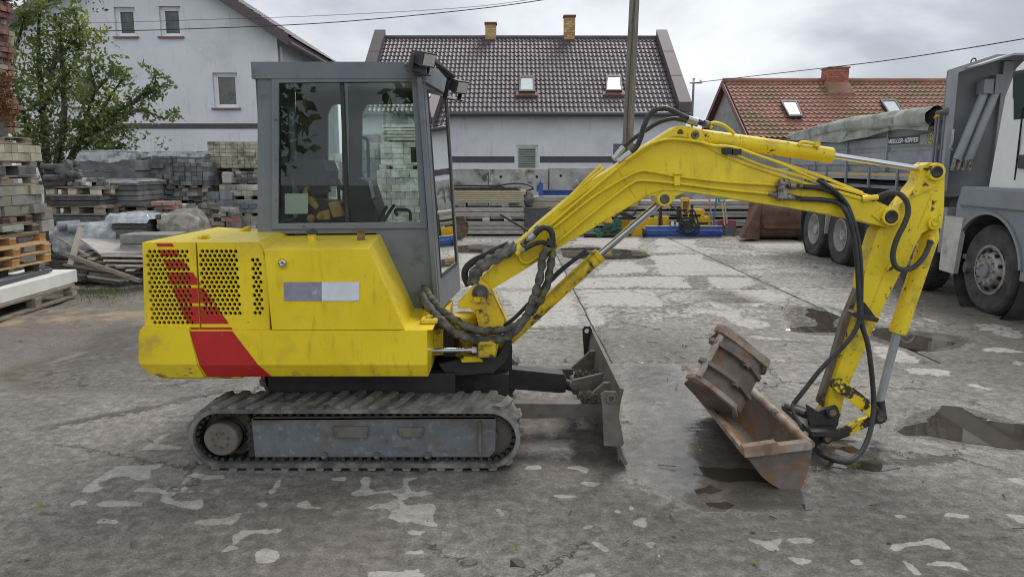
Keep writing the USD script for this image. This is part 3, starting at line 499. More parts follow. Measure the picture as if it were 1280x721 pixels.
# --- tracks
def track(Y0, first):
    Y1 = Y0 + 0.30
    T = thing("track", parent=EX)
    xl, xr, zc, R = -1.688, -0.13, 0.203, 0.178
    path = LineString([(xl, zc), (xr, zc)])
    o, i_ = path.buffer(R, quad_segs=24), path.buffer(R - 0.026, quad_segs=24)
    top_sag = []
    ring = o.difference(i_)
    m = pext(ring, Y0, Y1)
    v = m.vertices
    sag = np.where((v[:, 2] > zc + 0.1), -0.012 * np.sin(np.clip((v[:, 0] - xl) / (xr - xl), 0, 1) * np.pi * 2) ** 2, 0); v[:, 2] += sag
    put("belt", m, track_rubber, T, smooth=40)
    # lugs
    Ls = xr - xl; per = 2 * Ls + 2 * np.pi * R; n = 42
    def at(s):
        s = s % per
        if s < Ls: return np.array([xl + s, zc + R]), np.array([1.0, 0]), np.array([0, 1.0])
        s -= Ls
        if s < np.pi * R:
            t = s / R; nn = np.array([np.sin(t), np.cos(t)]); return np.array([xr, zc]) + R * nn, np.array([np.cos(t), -np.sin(t)]), nn
        s -= np.pi * R
        if s < Ls: return np.array([xr - s, zc - R]), np.array([-1.0, 0]), np.array([0, -1.0])
        s -= Ls; t = s / R; nn = np.array([-np.sin(t), -np.cos(t)]); return np.array([xl, zc]) + R * nn, np.array([-np.cos(t), np.sin(t)]), nn
    r = random.Random(5)
    for k in range(n):
        s0 = (k + 0.35) * per / n; ms = []
        for (ya, yb, da, db) in ((Y0 + 0.004, Y0 + 0.145, -0.055, 0.0), (Y0 + 0.155, Y1 - 0.004, 0.0, 0.028)):
            q = []
            for (wd, h) in ((0.060, -0.002), (0.038, 0.020 + r.uniform(-0.002, 0.002))):
                for (yy, dd, sg) in ((ya, da, -1), (ya, da, 1), (yb, db, 1), (yb, db, -1)):
                    p, t, nn = at(s0 + dd + sg * wd / 2); p = p + nn * h
                    if nn[1] > 0.9: p = p + np.array([0, -0.012 * np.sin(np.clip((p[0] - xl) / (xr - xl), 0, 1) * np.pi * 2) ** 2])
                    q.append((p[0], yy + r.uniform(-.002, .002), p[1]))
            ms.append(hexa(q[:4], q[4:]))
        put("lug", ms, lug_rubber, T)
    # inner iron links that the rollers run on
    ms = []
    for k in range(84):
        s0 = k * per / 84; p, t, nn = at(s0)
        for ya, yb in ((Y0 + 0.03, Y0 + 0.10), (Y0 + 0.20, Y0 + 0.27)):
            q = []
            for h, w in ((-0.024, 0.030), (-0.050, 0.018)):
                for yy, sg in ((ya, -1), (ya, 1), (yb, 1), (yb, -1)):
                    pp = p + t * sg * w / 2 + nn * h; q.append((pp[0], yy, pp[1]))
            ms.append(hexa(q[4:], q[:4]))
    put("guide_teeth", ms, black_steel, T, kind="stuff")
    F = put("track_frame", plate([(314, 523), (319, 571), (612, 571), (619, 563), (620, 521)], Y0 + 0.045, Y0 + 0.25, 0.006), frame_blue, T)
    yf = Y0 + 0.045
    put("frame_ledge", hexa(hs([(316, 525), (619, 523), (612, 512), (330, 514)], [yf, yf, Y0 + .2, Y0 + .2]), hs([(316, 521), (619, 519), (612, 509), (330, 511)], [yf, yf, Y0 + .2, Y0 + .2])), mud, T)
    for a in ([(417, 533), (460, 533), (459, 547), (418, 547)], [(498, 534), (530, 534), (529, 546), (499, 546)]):
        c = put("cover_plate", plate([(x + (Y0 - 3.95) * 0, y) for x, y in a], yf - 0.012, yf - 0.001), dirty_steel, F)
        for x, y in ((a[0][0] + 3, (a[0][1] + a[2][1]) / 2), (a[1][0] - 3, (a[0][1] + a[2][1]) / 2)):
            p = P(x, y, yf); put("bolt", cyl(p + [0, -0.022, 0], p + [0, -0.010, 0], 0.008, 6), dirty_steel, F)
    put("rib", plate([(598, 527), (601.5, 527), (601.5, 567), (598, 567)], yf - 0.016, yf - 0.001), dirty_steel, F)
    for x in (405, 471, 534):
        p = P(x, 569.5, yf - .02); put("bolt", [cyl(p + [0, -0.02, 0], p + [0, 0.03, 0], 0.012, 8), cyl(p + [0, -0.004, 0], p + [0, 0.02, 0], 0.018, 12)], dirty_steel, F)
    sp = thing("drive_sprocket", parent=T)
    put("sprocket_drum", lathe((xl + .02, Y0 + 0.26, zc - .005), (0, -1, 0), [(0, 0.0), (0, 0.148), (0.14, 0.148), (0.15, 0.10), (0.19, 0.10)], 28), mud, sp, smooth=35)
    put("motor_cover", lathe((xl, Y0 + 0.10, zc - 0.012), (0, -1, 0), [(0, 0.100), (0.075, 0.100), (0.084, 0.092), (0.086, 0)], 30), dirty_steel, sp, smooth=35)
    for k in range(7):
        t = k * 2 * np.pi / 7 + .3; put("bolt", cyl((xl + 0.045 * np.cos(t), Y0 + 0.016, zc - 0.012 + 0.045 * np.sin(t)), (xl + 0.045 * np.cos(t), Y0 + 0.004, zc - 0.012 + 0.045 * np.sin(t)), 0.006, 6), mud, sp)
    put("idler_wheel", lathe((xr, Y0 + 0.26, zc), (0, -1, 0), [(0, 0), (0, 0.150), (0.03, 0.150), (0.035, 0.12), (0.15, 0.12), (0.155, 0.148), (0.185, 0.148), (0.19, 0.13), (0.175, 0.12), (0.17, 0.05), (0.2, 0.045), (0.2, 0)], 30), dirty_steel, T, smooth=35)
    for k in range(4):
        put("track_roller", lathe((-1.36 + 0.32 * k, Y0 + 0.25, 0.098), (0, -1, 0), [(0, 0), (0, .055), (.05, .055), (.06, .04), (.14, .04), (.15, .055), (.2, .055), (.2, 0)], 18), black_steel, T, smooth=35)
    put("scraper", [plate([(309, 528), (316, 527), (320, 571), (311, 571)], Y0 + 0.05, Y0 + 0.12)] + [cbox(*P(312, y, Y0 + .06), .02, .04, .014) for y in (532, 541, 550, 559)], black_steel, T)
    r2 = random.Random(8); cl = []
    for k in range(40):
        p = P(r2.uniform(330, 600), r2.uniform(516, 523), Y0 + r2.uniform(.07, .16)); b = trimesh.creation.icosphere(1, r2.uniform(.006, .022)); b.vertices *= [1.5, 1, .6]; cl.append(mov(b, p))
    put("mud_clods", cl, mud, T, kind="stuff")
track(3.95, True); track(5.17, False)

U = thing("undercarriage", parent=EX)
put("car_body", [box(-1.50, -0.35, 4.27, 5.15, 0.16, 0.50), box(-0.40, -0.02, 4.45, 4.95, 0.24, 0.44)], black_steel, U)
put("slew_ring", lathe((-0.92, 4.72, 0.495), (0, 0, 1), [(0, 0), (0, .47), (.03, .47), (.035, .44), (.062, .44)], 40), black_steel, U, smooth=35)
put("blade_hinge", plate([(560, 452), (572, 447), (580, 455), (588, 470), (600, 486), (600, 500), (556, 500), (545, 470)], 4.58, 4.82), black_steel, U)

# --- dozer blade
B = thing("dozer_blade", parent=EX)
bz = [(.668, .03), (.632, .10), (.612, .20), (.606, .30), (.614, .40), (.632, .492)]
bp = spline([(x, z, 0) for x, z in bz], 5)[:, :2]
put("moldboard", pext(LineString(bp).buffer(0.012, cap_style=2), 3.985, 5.47), dirty_steel, B, smooth=30)
put("end_plate", plate([(751, 493), (756, 489), (770, 490), (775, 497), (772, 510), (780, 554), (777, 558), (755, 557), (753, 510)], 3.965, 3.984, .004), dirty_steel, B)
e2 = poly([(728, 412), (731, 408), (738, 408), (741, 414), (757, 458), (731, 458)], 5.475).difference(Point(*XZ([(733.5, 413.5)], 5.475)[0]).buffer(.018))
put("end_plate", pext(e2, 5.475, 5.494), black_steel, B)
p = P(764, 498, 3.96); put("pin_boss", lathe(p + [0, .01, 0], (0, -1, 0), [(0, .03), (.012, .03), (.014, .014), (.008, .014)], 16), dirty_steel, B, smooth=35)
for ya in (4.28, 5.06):
    put("push_arm", [hexa([(-.2, ya, .205), (.60, ya, .215), (.60, ya + .09, .215), (-.2, ya + .09, .205)], [(-.2, ya, .305), (.60, ya, .300), (.60, ya + .09, .300), (-.2, ya + .09, .305)]), hexa([(.42, ya + .02, .29), (.61, ya + .02, .29), (.61, ya + .05, .29), (.42, ya + .05, .29)], [(.57, ya + .02, .43), (.61, ya + .02, .43), (.61, ya + .05, .43), (.57, ya + .05, .43)])], dirty_steel, B)
put("crossbar", box(.44, .50, 4.37, 5.06, .215, .29), dirty_steel, B)
for ya in (4.60, 4.75):
    put("cylinder_bracket", plate([(712, 482), (717, 475), (727, 473), (756, 466), (760, 497), (716, 493)], ya, ya + .03, .006), dirty_steel, B)
put("blade_cylinder", [plate([(626, 460), (704, 468), (708, 474), (707, 490), (700, 491), (626, 485)], 4.635, 4.745, .004)], black_steel, B)
put("cylinder_rod", [cyl(P(566, 453, 4.69), P(628, 467, 4.69), .022, 14), cyl(P(705, 479, 4.69), P(722, 485, 4.69), .035, 16)], black_steel, B, smooth=40)
p = P(719, 484, 4.58); put("pin", cyl(p, p + [0, .22, 0], .022, 14), dirty_steel, B, smooth=40)
put("blade_hose", tube([P(x, y, 4.6) for x, y in ((566, 468), (572, 480), (585, 490), (602, 488), (624, 474))], .010, 8), rubber_hose, B, smooth=True)
r2 = random.Random(12); cl = []
for k in range(46):
    p = P(r2.uniform(722, 757), r2.uniform(464, 474), 4.75) if k % 2 else P(r2.uniform(728, 752), r2.uniform(492, 503), 4.3)
    b = trimesh.creation.icosphere(1, r2.uniform(.008, .028)); b.vertices *= np.array([[r2.uniform(.6, 1.4)] for _ in b.vertices]); cl.append(mov(b, p))
put("mud_clods", cl, mud, B, kind="stuff")

# --- lower body and counterweight
pr = [(3.98, .905), (3.98, .636), (4.03, .553), (5.36, .553), (5.42, .636), (5.42, .905)]
prof = mf(xext(Polygon(pr), -3, 1))
main = Polygon(XZ([(236.8, 412.6), (534, 413), (534, 480), (253.5, 480)], 3.98))
mainb = mf(pext(main, 3.9, 5.5)) ^ prof
LB = put("lower_body", mainb, yellow, EX)
cwp = Polygon(XZ([(173, 420), (175, 412), (179, 408), (235.5, 410), (252.3, 480), (196, 473.5), (182, 469), (173, 452)], 3.972)).buffer(0)
prc = mf(xext(Polygon([(3.972, .905), (3.972, .64), (4.02, .548), (5.37, .548), (5.43, .64), (5.43, .905)]), -3, 1))
cw = mf(pext(cwp, 3.9, 5.5)) ^ prc
put("counterweight", cw, yellow_dented, EX)
put("towing_lip", box(*sorted((P(195, 473, 4.05)[0], P(300, 473, 4.05)[0])), 4.08, 5.3, .525, .5475), yellow_dented, EX)
def stripe_on(solid, px, Y):
    pr_ = mf(pext(Polygon(XZ(px, Y)).buffer(0), 3.90, 4.2)); sh = solid.translate([0, -0.0018, -0.0008]) ^ pr_
    return (sh - solid)
st = z3([(265, 493), (448, 493), (600, 692), (640, 745), (345, 745), (322, 690)])
put("red_stripe", stripe_on(mainb, st, 3.98), red_paint, LB)
put("body_deck", box(-0.78, -0.452, 4.0, 4.55, .8325, .838), yellow, EX)
p = P(531, 392, 4.25); put("deck_mount", [chbox(-0.49, 4.24, .852, .10, .22, .024, .006), cyl((-.49, 4.26, .86), (-.49, 4.26, .90), .012, 10), cyl((-.49, 4.20, .86), (-.49, 4.20, .878), .02, 12)], yellow_worn, EX)

# --- engine cover with perforated doors
core = [box(P(181, 350, 4.05)[0], -1.50, 4.06, 4.98, .84, 1.30), box(-1.499, -1.0, 4.06, 4.60, .84, 1.27)]
put("engine_bay", core, dark_hole, EX)
rd = [(177.8, 303.2), (244.2, 303), (249.6, 406), (249.8, 411.5), (181, 408)]
md = [(246.2, 303), (322, 302.7), (328.2, 313.5), (335, 337), (337.3, 411.8), (251.8, 411.8), (251.6, 406)]
def hole_grid(ox, x1, y0, y1, nc, nr, drift):
    out = []
    for r_ in range(nr):
        y = y0 + (y1 - y0) * r_ / (nr - 1)
        for c_ in range(nc):
            out.append((ox + (x1 - ox) * c_ / max(1, nc - 0.5) + (0 if r_ % 2 == 0 else (-9.5 if drift > 0 else 9.5)) + abs(drift) * r_ / (nr - 1), y))
    return z3(out)
h1 = hole_grid(93, 262, 153, 457, 9, 17, 22); h2 = hole_grid(319, 472, 152, 417, 8, 15, 18)
h3 = z3([(535 + (i % 2) * 10 + (0 if j == 0 else 20) + i * 0.9, 189 + i * 18.9) for i in range(13) for j in range(2)])
def holes(hh): return unary_union([Point(*XZ([q], 4.0)[0]).buffer(0.0104, quad_segs=3) for q in hh])
rdp, mdp = poly(rd, 4.0), poly(md, 4.0)
H1, H2 = holes(h1), holes(h2 + h3)
ED = put("rear_door", pext(rdp.difference(H1), 4.0, 4.022), yellow, EX)
MD = put("side_door", pext(mdp.difference(H2), 4.0, 4.022), yellow, EX)
bars = [[(120, 118), (190, 118), (198, 131), (128, 131)], [(135, 145), (208, 145), (224, 173), (143, 173)], [(150, 188), (234, 188), (267, 227), (167, 227)], [(160, 241), (278, 241), (314, 295), (185, 295)], [(192, 308), (322, 308), (372, 373), (215, 373)], [(222, 386), (380, 386), (434, 462), (258, 462)], [(262, 477), (444, 477), (456, 497), (268, 497)]]
for b in bars:
    bp_ = poly(z3(b), 4.0)
    for D, dp, HH in ((ED, rdp, H1), (MD, mdp, H2)):
        q = bp_.intersection(dp.buffer(-.001)).difference(HH)
        if q.area > 1e-5: put("red_stripe", pext(q, 3.9985, 4.0005), red_paint, D)
x0, x1 = P(178.2, 303, 4.0)[0], P(322, 303, 4.0)[0]
zt = 1.334
Dh = P(358, 294, 4.63) + np.array([-.035, 0, 0]); zt = 1.3355
HT = put("hood_top", hexa([(x0 - .001, 4.0225, zt - .012), (x1 - .002, 4.0225, zt - .012), (Dh[0], 4.66, zt - .012), (x0 + .01, 5.03, zt - .012)], [(x0 - .001, 4.0225, zt), (x1 - .002, 4.0225, zt), (Dh[0], 4.66, zt), (x0 + .01, 5.03, zt)]), yellow, EX)
ha, hb_ = P(330.6, 313.5, 4.0) + [0, .003, 0], P(358, 294, 4.63) + [0, .02, -.004]
put("hood_chamfer", hexa([(x1 - .0015, 4.0225, zt - .03), ha - [0, 0, .02], hb_ - [0, 0, .02], (Dh[0] + .001, 4.655, zt - .03)], [(x1 - .0015, 4.0225, zt - .001), ha, hb_, (Dh[0] + .001, 4.655, zt - .001)]), yellow, HT)
put("hood_back", box(x0 + .005, -1.5, 5.0, 5.03, .84, zt - .013), yellow, EX)
put("hood_end", box(x0 - .002, x0 + .018, 4.023, 5.0, .84, zt - .013), yellow, EX)
for (qx, qy) in ((254.6, 298), (307, 288.5)):
    p = G(qx, qy, zt); L_ = put("hood_latch", [chbox(p[0], p[1], zt + .008, .07, .03, .014, .004), chbox(p[0] + .01, p[1], zt + .018, .035, .05, .012, .004)], yellow_dented, EX)

# --- tank
tn = [(330, 312.5), (460, 311.3), (505.5, 412), (340, 412), (337.6, 337)]
tank = hullpts(hs(tn, 3.985) + hs([(357, 294.3), (476, 293), (524, 395), (420, 411)], 4.645))
TK = put("side_tank", tank, yellow, EX)
ln = P(353.5, 329, 3.985)
put("tank_lock", [lathe(ln + [0, .004, 0], (0, -1, 0), [(0, .030), (.008, .030), (.010, .026), (.006, .024)], 20)], yellow_dented, TK, smooth=35)
put("tank_lock_core", lathe(ln + [0, .004, 0], (0, -1, 0), [(0, .019), (.012, .019), (.015, .012), (.011, .008), (.011, 0)], 18), chrome, TK, smooth=35)
zc_ = 1.300
c1 = G(390.5, 301.5, zc_); 
f1 = put("tank_filler", cyl(c1 - [0, 0, .01], c1 + [0, 0, .045], .026, 18), yellow, TK, smooth=40)
put("filler_cap", lathe(c1 + [0, 0, .045], (0, 0, 1), [(0, .036), (.012, .036), (.018, .030), (.018, .016), (.032, .014), (.034, 0)], 18), seat_vinyl, f1, smooth=35)
c2 = G(451.5, 302, zc_)
f2 = put("tank_filler", cyl(c2 - [0, 0, .01], c2 + [0, 0, .062], .024, 18), M("brass_filler", (.13, .075, .025), (.22, .15, .06), scale=20, rough=.5), TK, smooth=40)
put("filler_cap", [lathe(c2 + [0, 0, .062], (0, 0, 1), [(0, .032), (.008, .034), (.014, .028), (.015, 0)], 18), lathe(c2, (0, 0, 1), [(-.004, .042), (.006, .042), (.008, .028)], 18)], M("worn_cap", (.07, .045, .025), (.20, .14, .08), scale=30, rough=.6), f2, smooth=35)
S = thing("sticker", parent=EX)
put("sticker_panel", plate([(355, 352.5), (402, 352.5), (402, 376), (355, 376)], 3.9824, 3.9837), M("sticker_grey", (.20, .20, .245), (.27, .27, .33), scale=30, rough=.5, spots=[((.40, .40, .48), 9, .62, .04)]), S)
put("sticker_panel", plate([(402.2, 352.5), (449, 352.5), (449, 376), (402.2, 376)], 3.9824, 3.9837), M("sticker_white", (.56, .57, .62), (.66, .67, .73), scale=12, rough=.5, spots=[((.36, .34, .28), 22, .68, .03)]), S)
# the badge on the sloping front of the tank
nn = np.cross(P(505.5, 412, 3.985) - P(460, 311.3, 3.985), P(476, 293, 4.645) - P(460, 311.3, 3.985)); nn /= np.linalg.norm(nn); nn = nn if nn[0] > 0 else -nn
def on_slope(x, y):
    r = ray(x, y); o = np.array([0, 0, CAMZ]); q = P(460, 311.3, 3.985); return o + r * (np.dot(nn, q - o) / np.dot(nn, r))
q = [on_slope(*p_) for p_ in ((480, 327), (491, 325.5), (494, 343.5), (483, 345))]
put("badge_sticker", hexa([x + nn * .0005 for x in q], [x + nn * .002 for x in q]), M("badge_grey_white", (.42, .43, .49), (.62, .63, .70), scale=45, rough=.5), S)

# --- cab
CB = thing("cab", parent=EX)
YC, YD = 4.63, 5.38
wl = [(322, 79), (529, 78), (541, 280), (550.5, 388), (522, 394), (470, 291.5), (322, 292.5)]
win = [(348, 103), (516, 101), (527, 278), (347.5, 280)]
side = poly(wl, YC).difference(poly(win, YC).buffer(-.01).buffer(.01))
put("side_wall", pext(side, YC, YC + .035), cab_grey, CB)
fr = poly([(340, 94.5), (521.5, 92.5), (534.5, 285), (340, 286.5)], YC).difference(poly([(349, 104), (515, 102), (526, 277), (348.5, 279)], YC))
WF = put("window_frame", pext(fr, YC - .010, YC - .0005), cab_grey, CB)
for x, y in [(345, 112), (345, 150), (345, 200), (345, 250), (524.5, 110), (528, 180), (531, 240), (380, 283), (450, 283), (505, 282), (400, 97.5), (460, 97)]:
    p = P(x, y, YC - .010); put("screw", cyl(p, p - [0, .003, 0], .005, 8), fitting, WF)
put("window_pane", pext(poly([(348, 103), (434, 102), (437, 280), (347.5, 280)], YC), YC + .014, YC + .019), cab_glass, CB)
put("window_pane", pext(poly([(425, 102), (516, 101), (527, 278), (432, 280)], YC), YC + .026, YC + .031), cab_glass, CB)
put("sliding_stile", plate([(424.5, 102), (429, 102), (436.5, 280), (432, 280)], YC + .004, YC + .012), black_steel, CB)
put("window_latch", [plate([(349, 188), (359, 188), (359, 207), (349, 207)], YC + .04, YC + .06)], black_steel, CB)
put("window_latch", [plate([(513, 184), (521, 184), (522, 203), (514, 203)], YC + .04, YC + .06)], black_steel, CB)
# far wall with the door's windows
fw = poly([(369, 84), (557, 84), (574, 363), (374, 372)], YD)
o1 = poly([(409, 143), (413, 133), (420, 130), (427, 131), (428, 262), (409, 262)], YD); o2 = poly([(452, 142), (458, 131), (536, 129), (549, 284), (452, 284)], YD)
dark_in = M("cab_lining", (.016, .016, .018), (.03, .03, .032), scale=6, rough=.7)
FW = put("far_wall", pext(fw.difference(o1).difference(o2), YD, YD + .04), dark_in, CB)
put("door_pane", pext(o1.buffer(.005), YD + .012, YD + .017), cab_glass, CB); put("door_pane", pext(o2.buffer(.005), YD + .012, YD + .017), cab_glass, CB)
xr_ = P(322, 190, YC)[0]
rw = sbox(YC + .036, .85, YD, 2.33).difference(sbox(YC + .07, 1.38, YD - .04, 2.16).buffer(-.04).buffer(.04))
rear = xext(rw, xr_, xr_ + .035); put("rear_wall", rear, cab_grey, CB)
put("rear_pane", xext(sbox(YC + .06, 1.37, YD - .03, 2.17), xr_ + .012, xr_ + .017), cab_glass, CB)
put("cab_floor", box(xr_ + .036, -.50, YC + .036, YD, .84, .87), dark_in, CB)
# front face between the near and far posts
Cn = dict(nt=P(529, 97, YC), nb=P(550.5, 388, YC), ft=P(557.5, 105, YD), fb=P(574.5, 363, YD))
def FQ(u, v): return (1-u)*(1-v)*Cn["nt"] + (1-u)*v*Cn["nb"] + u*(1-v)*Cn["ft"] + u*v*Cn["fb"]
fn = np.cross(Cn["nb"] - Cn["nt"], Cn["ft"] - Cn["nt"]); fn /= np.linalg.norm(fn); fn = fn if fn[0] > 0 else -fn
def fstrip(u0, u1, v0, v1, d0, d1):
    q = [FQ(u0, v0), FQ(u1, v0), FQ(u1, v1), FQ(u0, v1)]; return hexa([x + fn * d0 for x in q], [x + fn * d1 for x in q])
put("front_frame", [fstrip(0, .12, 0, 1, -.035, 0), fstrip(.96, 1.06, 0, 1, -.035, 0), fstrip(.12, .96, .0, .045, -.035, -.0005), fstrip(.12, .96, .865, 1, -.035, -.0005), fstrip(-.06, .0, .0, 1, -.03, -.003)], cab_grey, CB)
put("front_seal", [fstrip(.12, .15, .045, .865, -.012, .004), fstrip(.925, .96, .045, .865, -.012, .004), fstrip(.15, .925, .045, .06, -.012, .004), fstrip(.15, .925, .85, .865, -.012, .004)], black_steel, CB)
put("front_pane", fstrip(.12, .96, .045, .865, -.008, -.003), cab_glass, CB)
xf0, xf1 = P(530, 80, YC)[0], P(557.5, 90, YD)[0]
rz0, rz1 = P(400, 99, YC)[2], P(400, 77.8, YC)[2]
rp = [(xr_ - .006, YC - .012), (xf0 + .012, YC - .012), (xf1 + .02, YD + .05), (xr_ - .006, YD + .05)]
RF = put("cab_roof", zext(Polygon(rp), rz0 + .001, rz1), cab_grey, CB)
put("roof_fascia", hexa([(xf0 - .02, YC - .01, rz0 - .02), (xf0 + .014, YC - .01, rz0 - .02), (xf1 + .022, YD + .04, rz0 - .03), (xf1 - .02, YD + .04, rz0 - .03)], [(xf0 - .02, YC - .01, rz1 + .004), (xf0 + .014, YC - .01, rz1 + .004), (xf1 + .022, YD + .04, rz1 + .004), (xf1 - .02, YD + .04, rz1 + .004)]), cab_grey, CB)
put("cab_sill", box(xr_ + .0, -.56, YC + .002, YC + .03, .845, .86), cab_grey, CB)
# work lamps
def worklamp(c, yaw, pitch):
    W = thing("work_lamp", parent=CB)
    R_ = trimesh.transformations.euler_matrix(0, pitch, yaw)
    def pl(m): m = as_tm(m); m.apply_transform(R_); return mov(m, c)
    body = m3.Manifold.hull(m3.Manifold.cube([.02, .115, .085], True).translate([.042, 0, 0]) + m3.Manifold.cube([.02, .09, .06], True).translate([-.05, 0, 0]))
    put("lamp_housing", pl(body), seat_vinyl, W)
    put("lamp_glass", pl(box(.0525, .056, -.048, .048, -.034, .034)), lamp_lens, W)
    put("lamp_bracket", [pl(box(-.03, .0, -.075, -.066, -.09, .02)), pl(box(-.03, .0, .066, .075, -.09, .02)), pl(box(-.05, .02, -.075, .075, -.098, -.090))], black_steel, W)
worklamp(P(529, 73, 4.58), math.radians(-38), math.radians(18))
worklamp(P(571, 107, 5.0), math.radians(-38), math.radians(20))
put("lamp_bar", [tube([P(512, 81, 4.6), P(518, 79, 4.6), P(532, 82, 4.6)], .014, 10), hexa(hs([(541, 79), (545, 78), (566, 98), (562, 103)], [4.7, 4.7, 5.02, 5.02]), hs([(541, 75), (546, 74), (570, 96), (566, 101)], [4.72, 4.72, 5.05, 5.05]))], black_steel, CB, smooth=30)
put("lamp_bolt", [cyl(P(506, 81, 4.6), P(509, 81, 4.6), .012, 10), cyl(P(514, 80, 4.59), P(517, 80, 4.59), .016, 10)], fitting, CB)
# inside the cab
ST = thing("seat", parent=CB)
put("backrest", plate([(361, 206), (366, 199), (402, 200), (408, 214), (407, 234), (374, 238), (364, 226)], 4.80, 5.14, .015), seat_vinyl, ST)
put("seat_cushion", [plate([(372, 250), (428, 254), (430, 276), (372, 276)], 4.78, 5.16, .015), box(-1.40, -1.12, 4.80, 5.15, .87, 1.30)], seat_vinyl, ST)
put("armrest", [plate([(384, 236), (410, 232), (412, 240), (386, 246)], 4.74, 4.79, .006)], seat_vinyl, ST)
put("control_console", [plate([(430, 240), (447, 222), (458, 226), (470, 262), (470, 284), (432, 284)], 4.85, 5.2, .01), plate([(459, 228), (464, 224), (470, 248), (465, 251)], 4.80, 4.84)], seat_vinyl, CB)
put("instrument_panel", plate([(460, 226), (464, 224), (469, 246), (465, 249)], 4.795, 4.80), M("panel_grey", (.32, .34, .33), rough=.6), CB)
for pts in ([(405, 214), (415, 219), (422, 228), (424, 252)], [(428, 238), (424, 228), (420, 222)], [(452, 172), (458, 174), (460, 182), (461, 222)], [(444, 262), (440, 240), (446, 228)], [(480, 276), (486, 266), (493, 256)], [(497, 270), (494, 264), (498, 262), (510, 263), (513, 268), (513, 276)], [(470, 280), (478, 268), (484, 258)]):
    put("lever", tube(hs(pts, 4.95 if pts[0][0] != 480 else 4.8), .011, 8), seat_vinyl, CB, smooth=True)
put("lever_knob", [mov(trimesh.creation.icosphere(2, .02), P(405, 214, 4.95)), mov(trimesh.creation.icosphere(2, .02), P(446, 227, 4.95))], seat_vinyl, CB, smooth=True)
put("paper_notice", plate([(356, 242), (385, 242), (385, 267), (356, 267.5)], YC + .05, YC + .052), paper, CB)
for pts in ([(410, 253), (423, 251), (429, 270), (416, 272)], [(398, 265), (411, 262), (413, 274), (398, 275)], [(383, 232), (390, 246), (398, 258), (394, 262), (384, 252), (378, 240)]):
    put("work_glove", plate(pts, 4.74, 4.80, .008), tan_pad, CB)
put("cloth_rag", [mov(trimesh.creation.icosphere(2, .028), P(389, 273, 4.76)), mov(trimesh.creation.icosphere(2, .024), P(400, 271, 4.74)), mov(trimesh.creation.icosphere(2, .03), P(408, 272, 4.8))], tan_pad, CB, smooth=True)

# --- swing post
SP = thing("swing_post", parent=EX)
post = [(573, 378), (588, 362), (594, 353), (600, 350.5), (606, 352), (611, 358), (630, 401), (628, 414), (622, 430), (618, 447), (600, 447), (598.5, 408), (595, 393), (588, 386), (573, 385)]
for ya in (4.255, 4.50):
    put("post_plate", plate(post, ya, ya + .045, .004), yellow_greasy, SP)
put("post_core", plate([(598, 392), (612, 385), (629, 404), (620, 446), (600, 446)], 4.30, 4.50), yellow_greasy, SP)
put("post_web", plate([(608, 358), (612, 358), (634, 402), (630, 403)], 4.40, 4.545), yellow_greasy, SP)
a = P(580, 395, 4.42)
put("pivot_tube", lathe((a[0], 4.42, .58), (0, 0, 1), [(0, 0), (0, .07), (.19, .07), (.19, .095), (.225, .10), (.25, .10), (.262, .085), (.262, 0)], 24), yellow_greasy, SP, smooth=35)
put("frame_nose", box(-.50, -.425, 4.33, 5.1, .60, .80), yellow_greasy, SP); put("nose_gusset", [box(-.424, -.25, 4.40, 4.9, .60, .70), box(-.424, -.36, 4.36, 4.5, .58, .79)], black_steel, SP)
p = P(600.5, 366, 4.25)
put("boom_foot_pin", [lathe(p + [0, .02, 0], (0, -1, 0), [(0, .050), (.022, .050), (.026, .044), (.018, .036), (.018, 0)], 22), cyl(p + [0, .0, 0], p + [0, -.02, 0], .022, 14)], dirty_steel, SP, smooth=35)
put("pin_keeper", plate([(592, 371), (608.5, 371), (608.5, 377.5), (592, 377.5)], 4.232, 4.2545), yellow_greasy, SP)
put("swing_boss", [plate([(597, 428), (614, 426), (620, 430), (619, 446), (598, 447)], 4.19, 4.255, .005), chbox(*P(607, 428, 4.21), .085, .07, .02, .004)], yellow_greasy, SP)
put("lower_hub", plate([(575, 449), (598, 446), (622, 446), (637, 420), (640, 428), (632, 452), (616, 466), (560, 470), (548, 455)], 4.30, 4.56), black_steel, SP)
put("swing_base", box(-.45, .0, 4.565, 4.92, .40, .63), black_steel, SP)
put("hub_plate", plate([(575, 445.5), (599, 446), (604, 452), (577, 453)], 4.26, 4.299), yellow_chip, SP)
put("swing_rod", [cyl(P(520, 438.5, 4.235), P(592, 437.2, 4.235), .0155, 16)], chrome, SP, smooth=40)
put("rod_end", [cyl(P(590, 437.2, 4.235), P(596, 437, 4.235), .021, 16)], white_plastic, SP, smooth=40)

# --- boom
YB = 4.30
BM = thing("boom", parent=EX)
bo = [(593, 360), (602, 347), (646, 305), (672, 281), (732, 231), (766, 210), (782, 200), (805, 184), (835, 165), (847, 157.5), (862, 158), (876, 162), (880, 176), (912, 195), (950, 209), (980, 219), (1015, 229.5), (1060, 241), (1095, 251), (1112, 258.5), (1122, 263), (1126, 272), (1122, 281), (1112, 285.5), (1080, 277), (1040, 269.5), (990, 260), (940, 253.5), (890, 245), (858, 240), (845, 245), (840.5, 253), (831, 259), (822.5, 254), (818.5, 244), (807, 246.5), (795, 254), (770, 268), (745, 283), (696, 311), (656, 337), (614, 362), (608, 373), (597, 373)]
b2 = poly(bo, YB).buffer(.004).buffer(-.008).buffer(.004)
b2 = b2.difference(Point(*XZ([(850.5, 166)], YB)[0]).buffer(.019))
put("boom_box", pext(b2, YB, 4.50), yellow, BM)
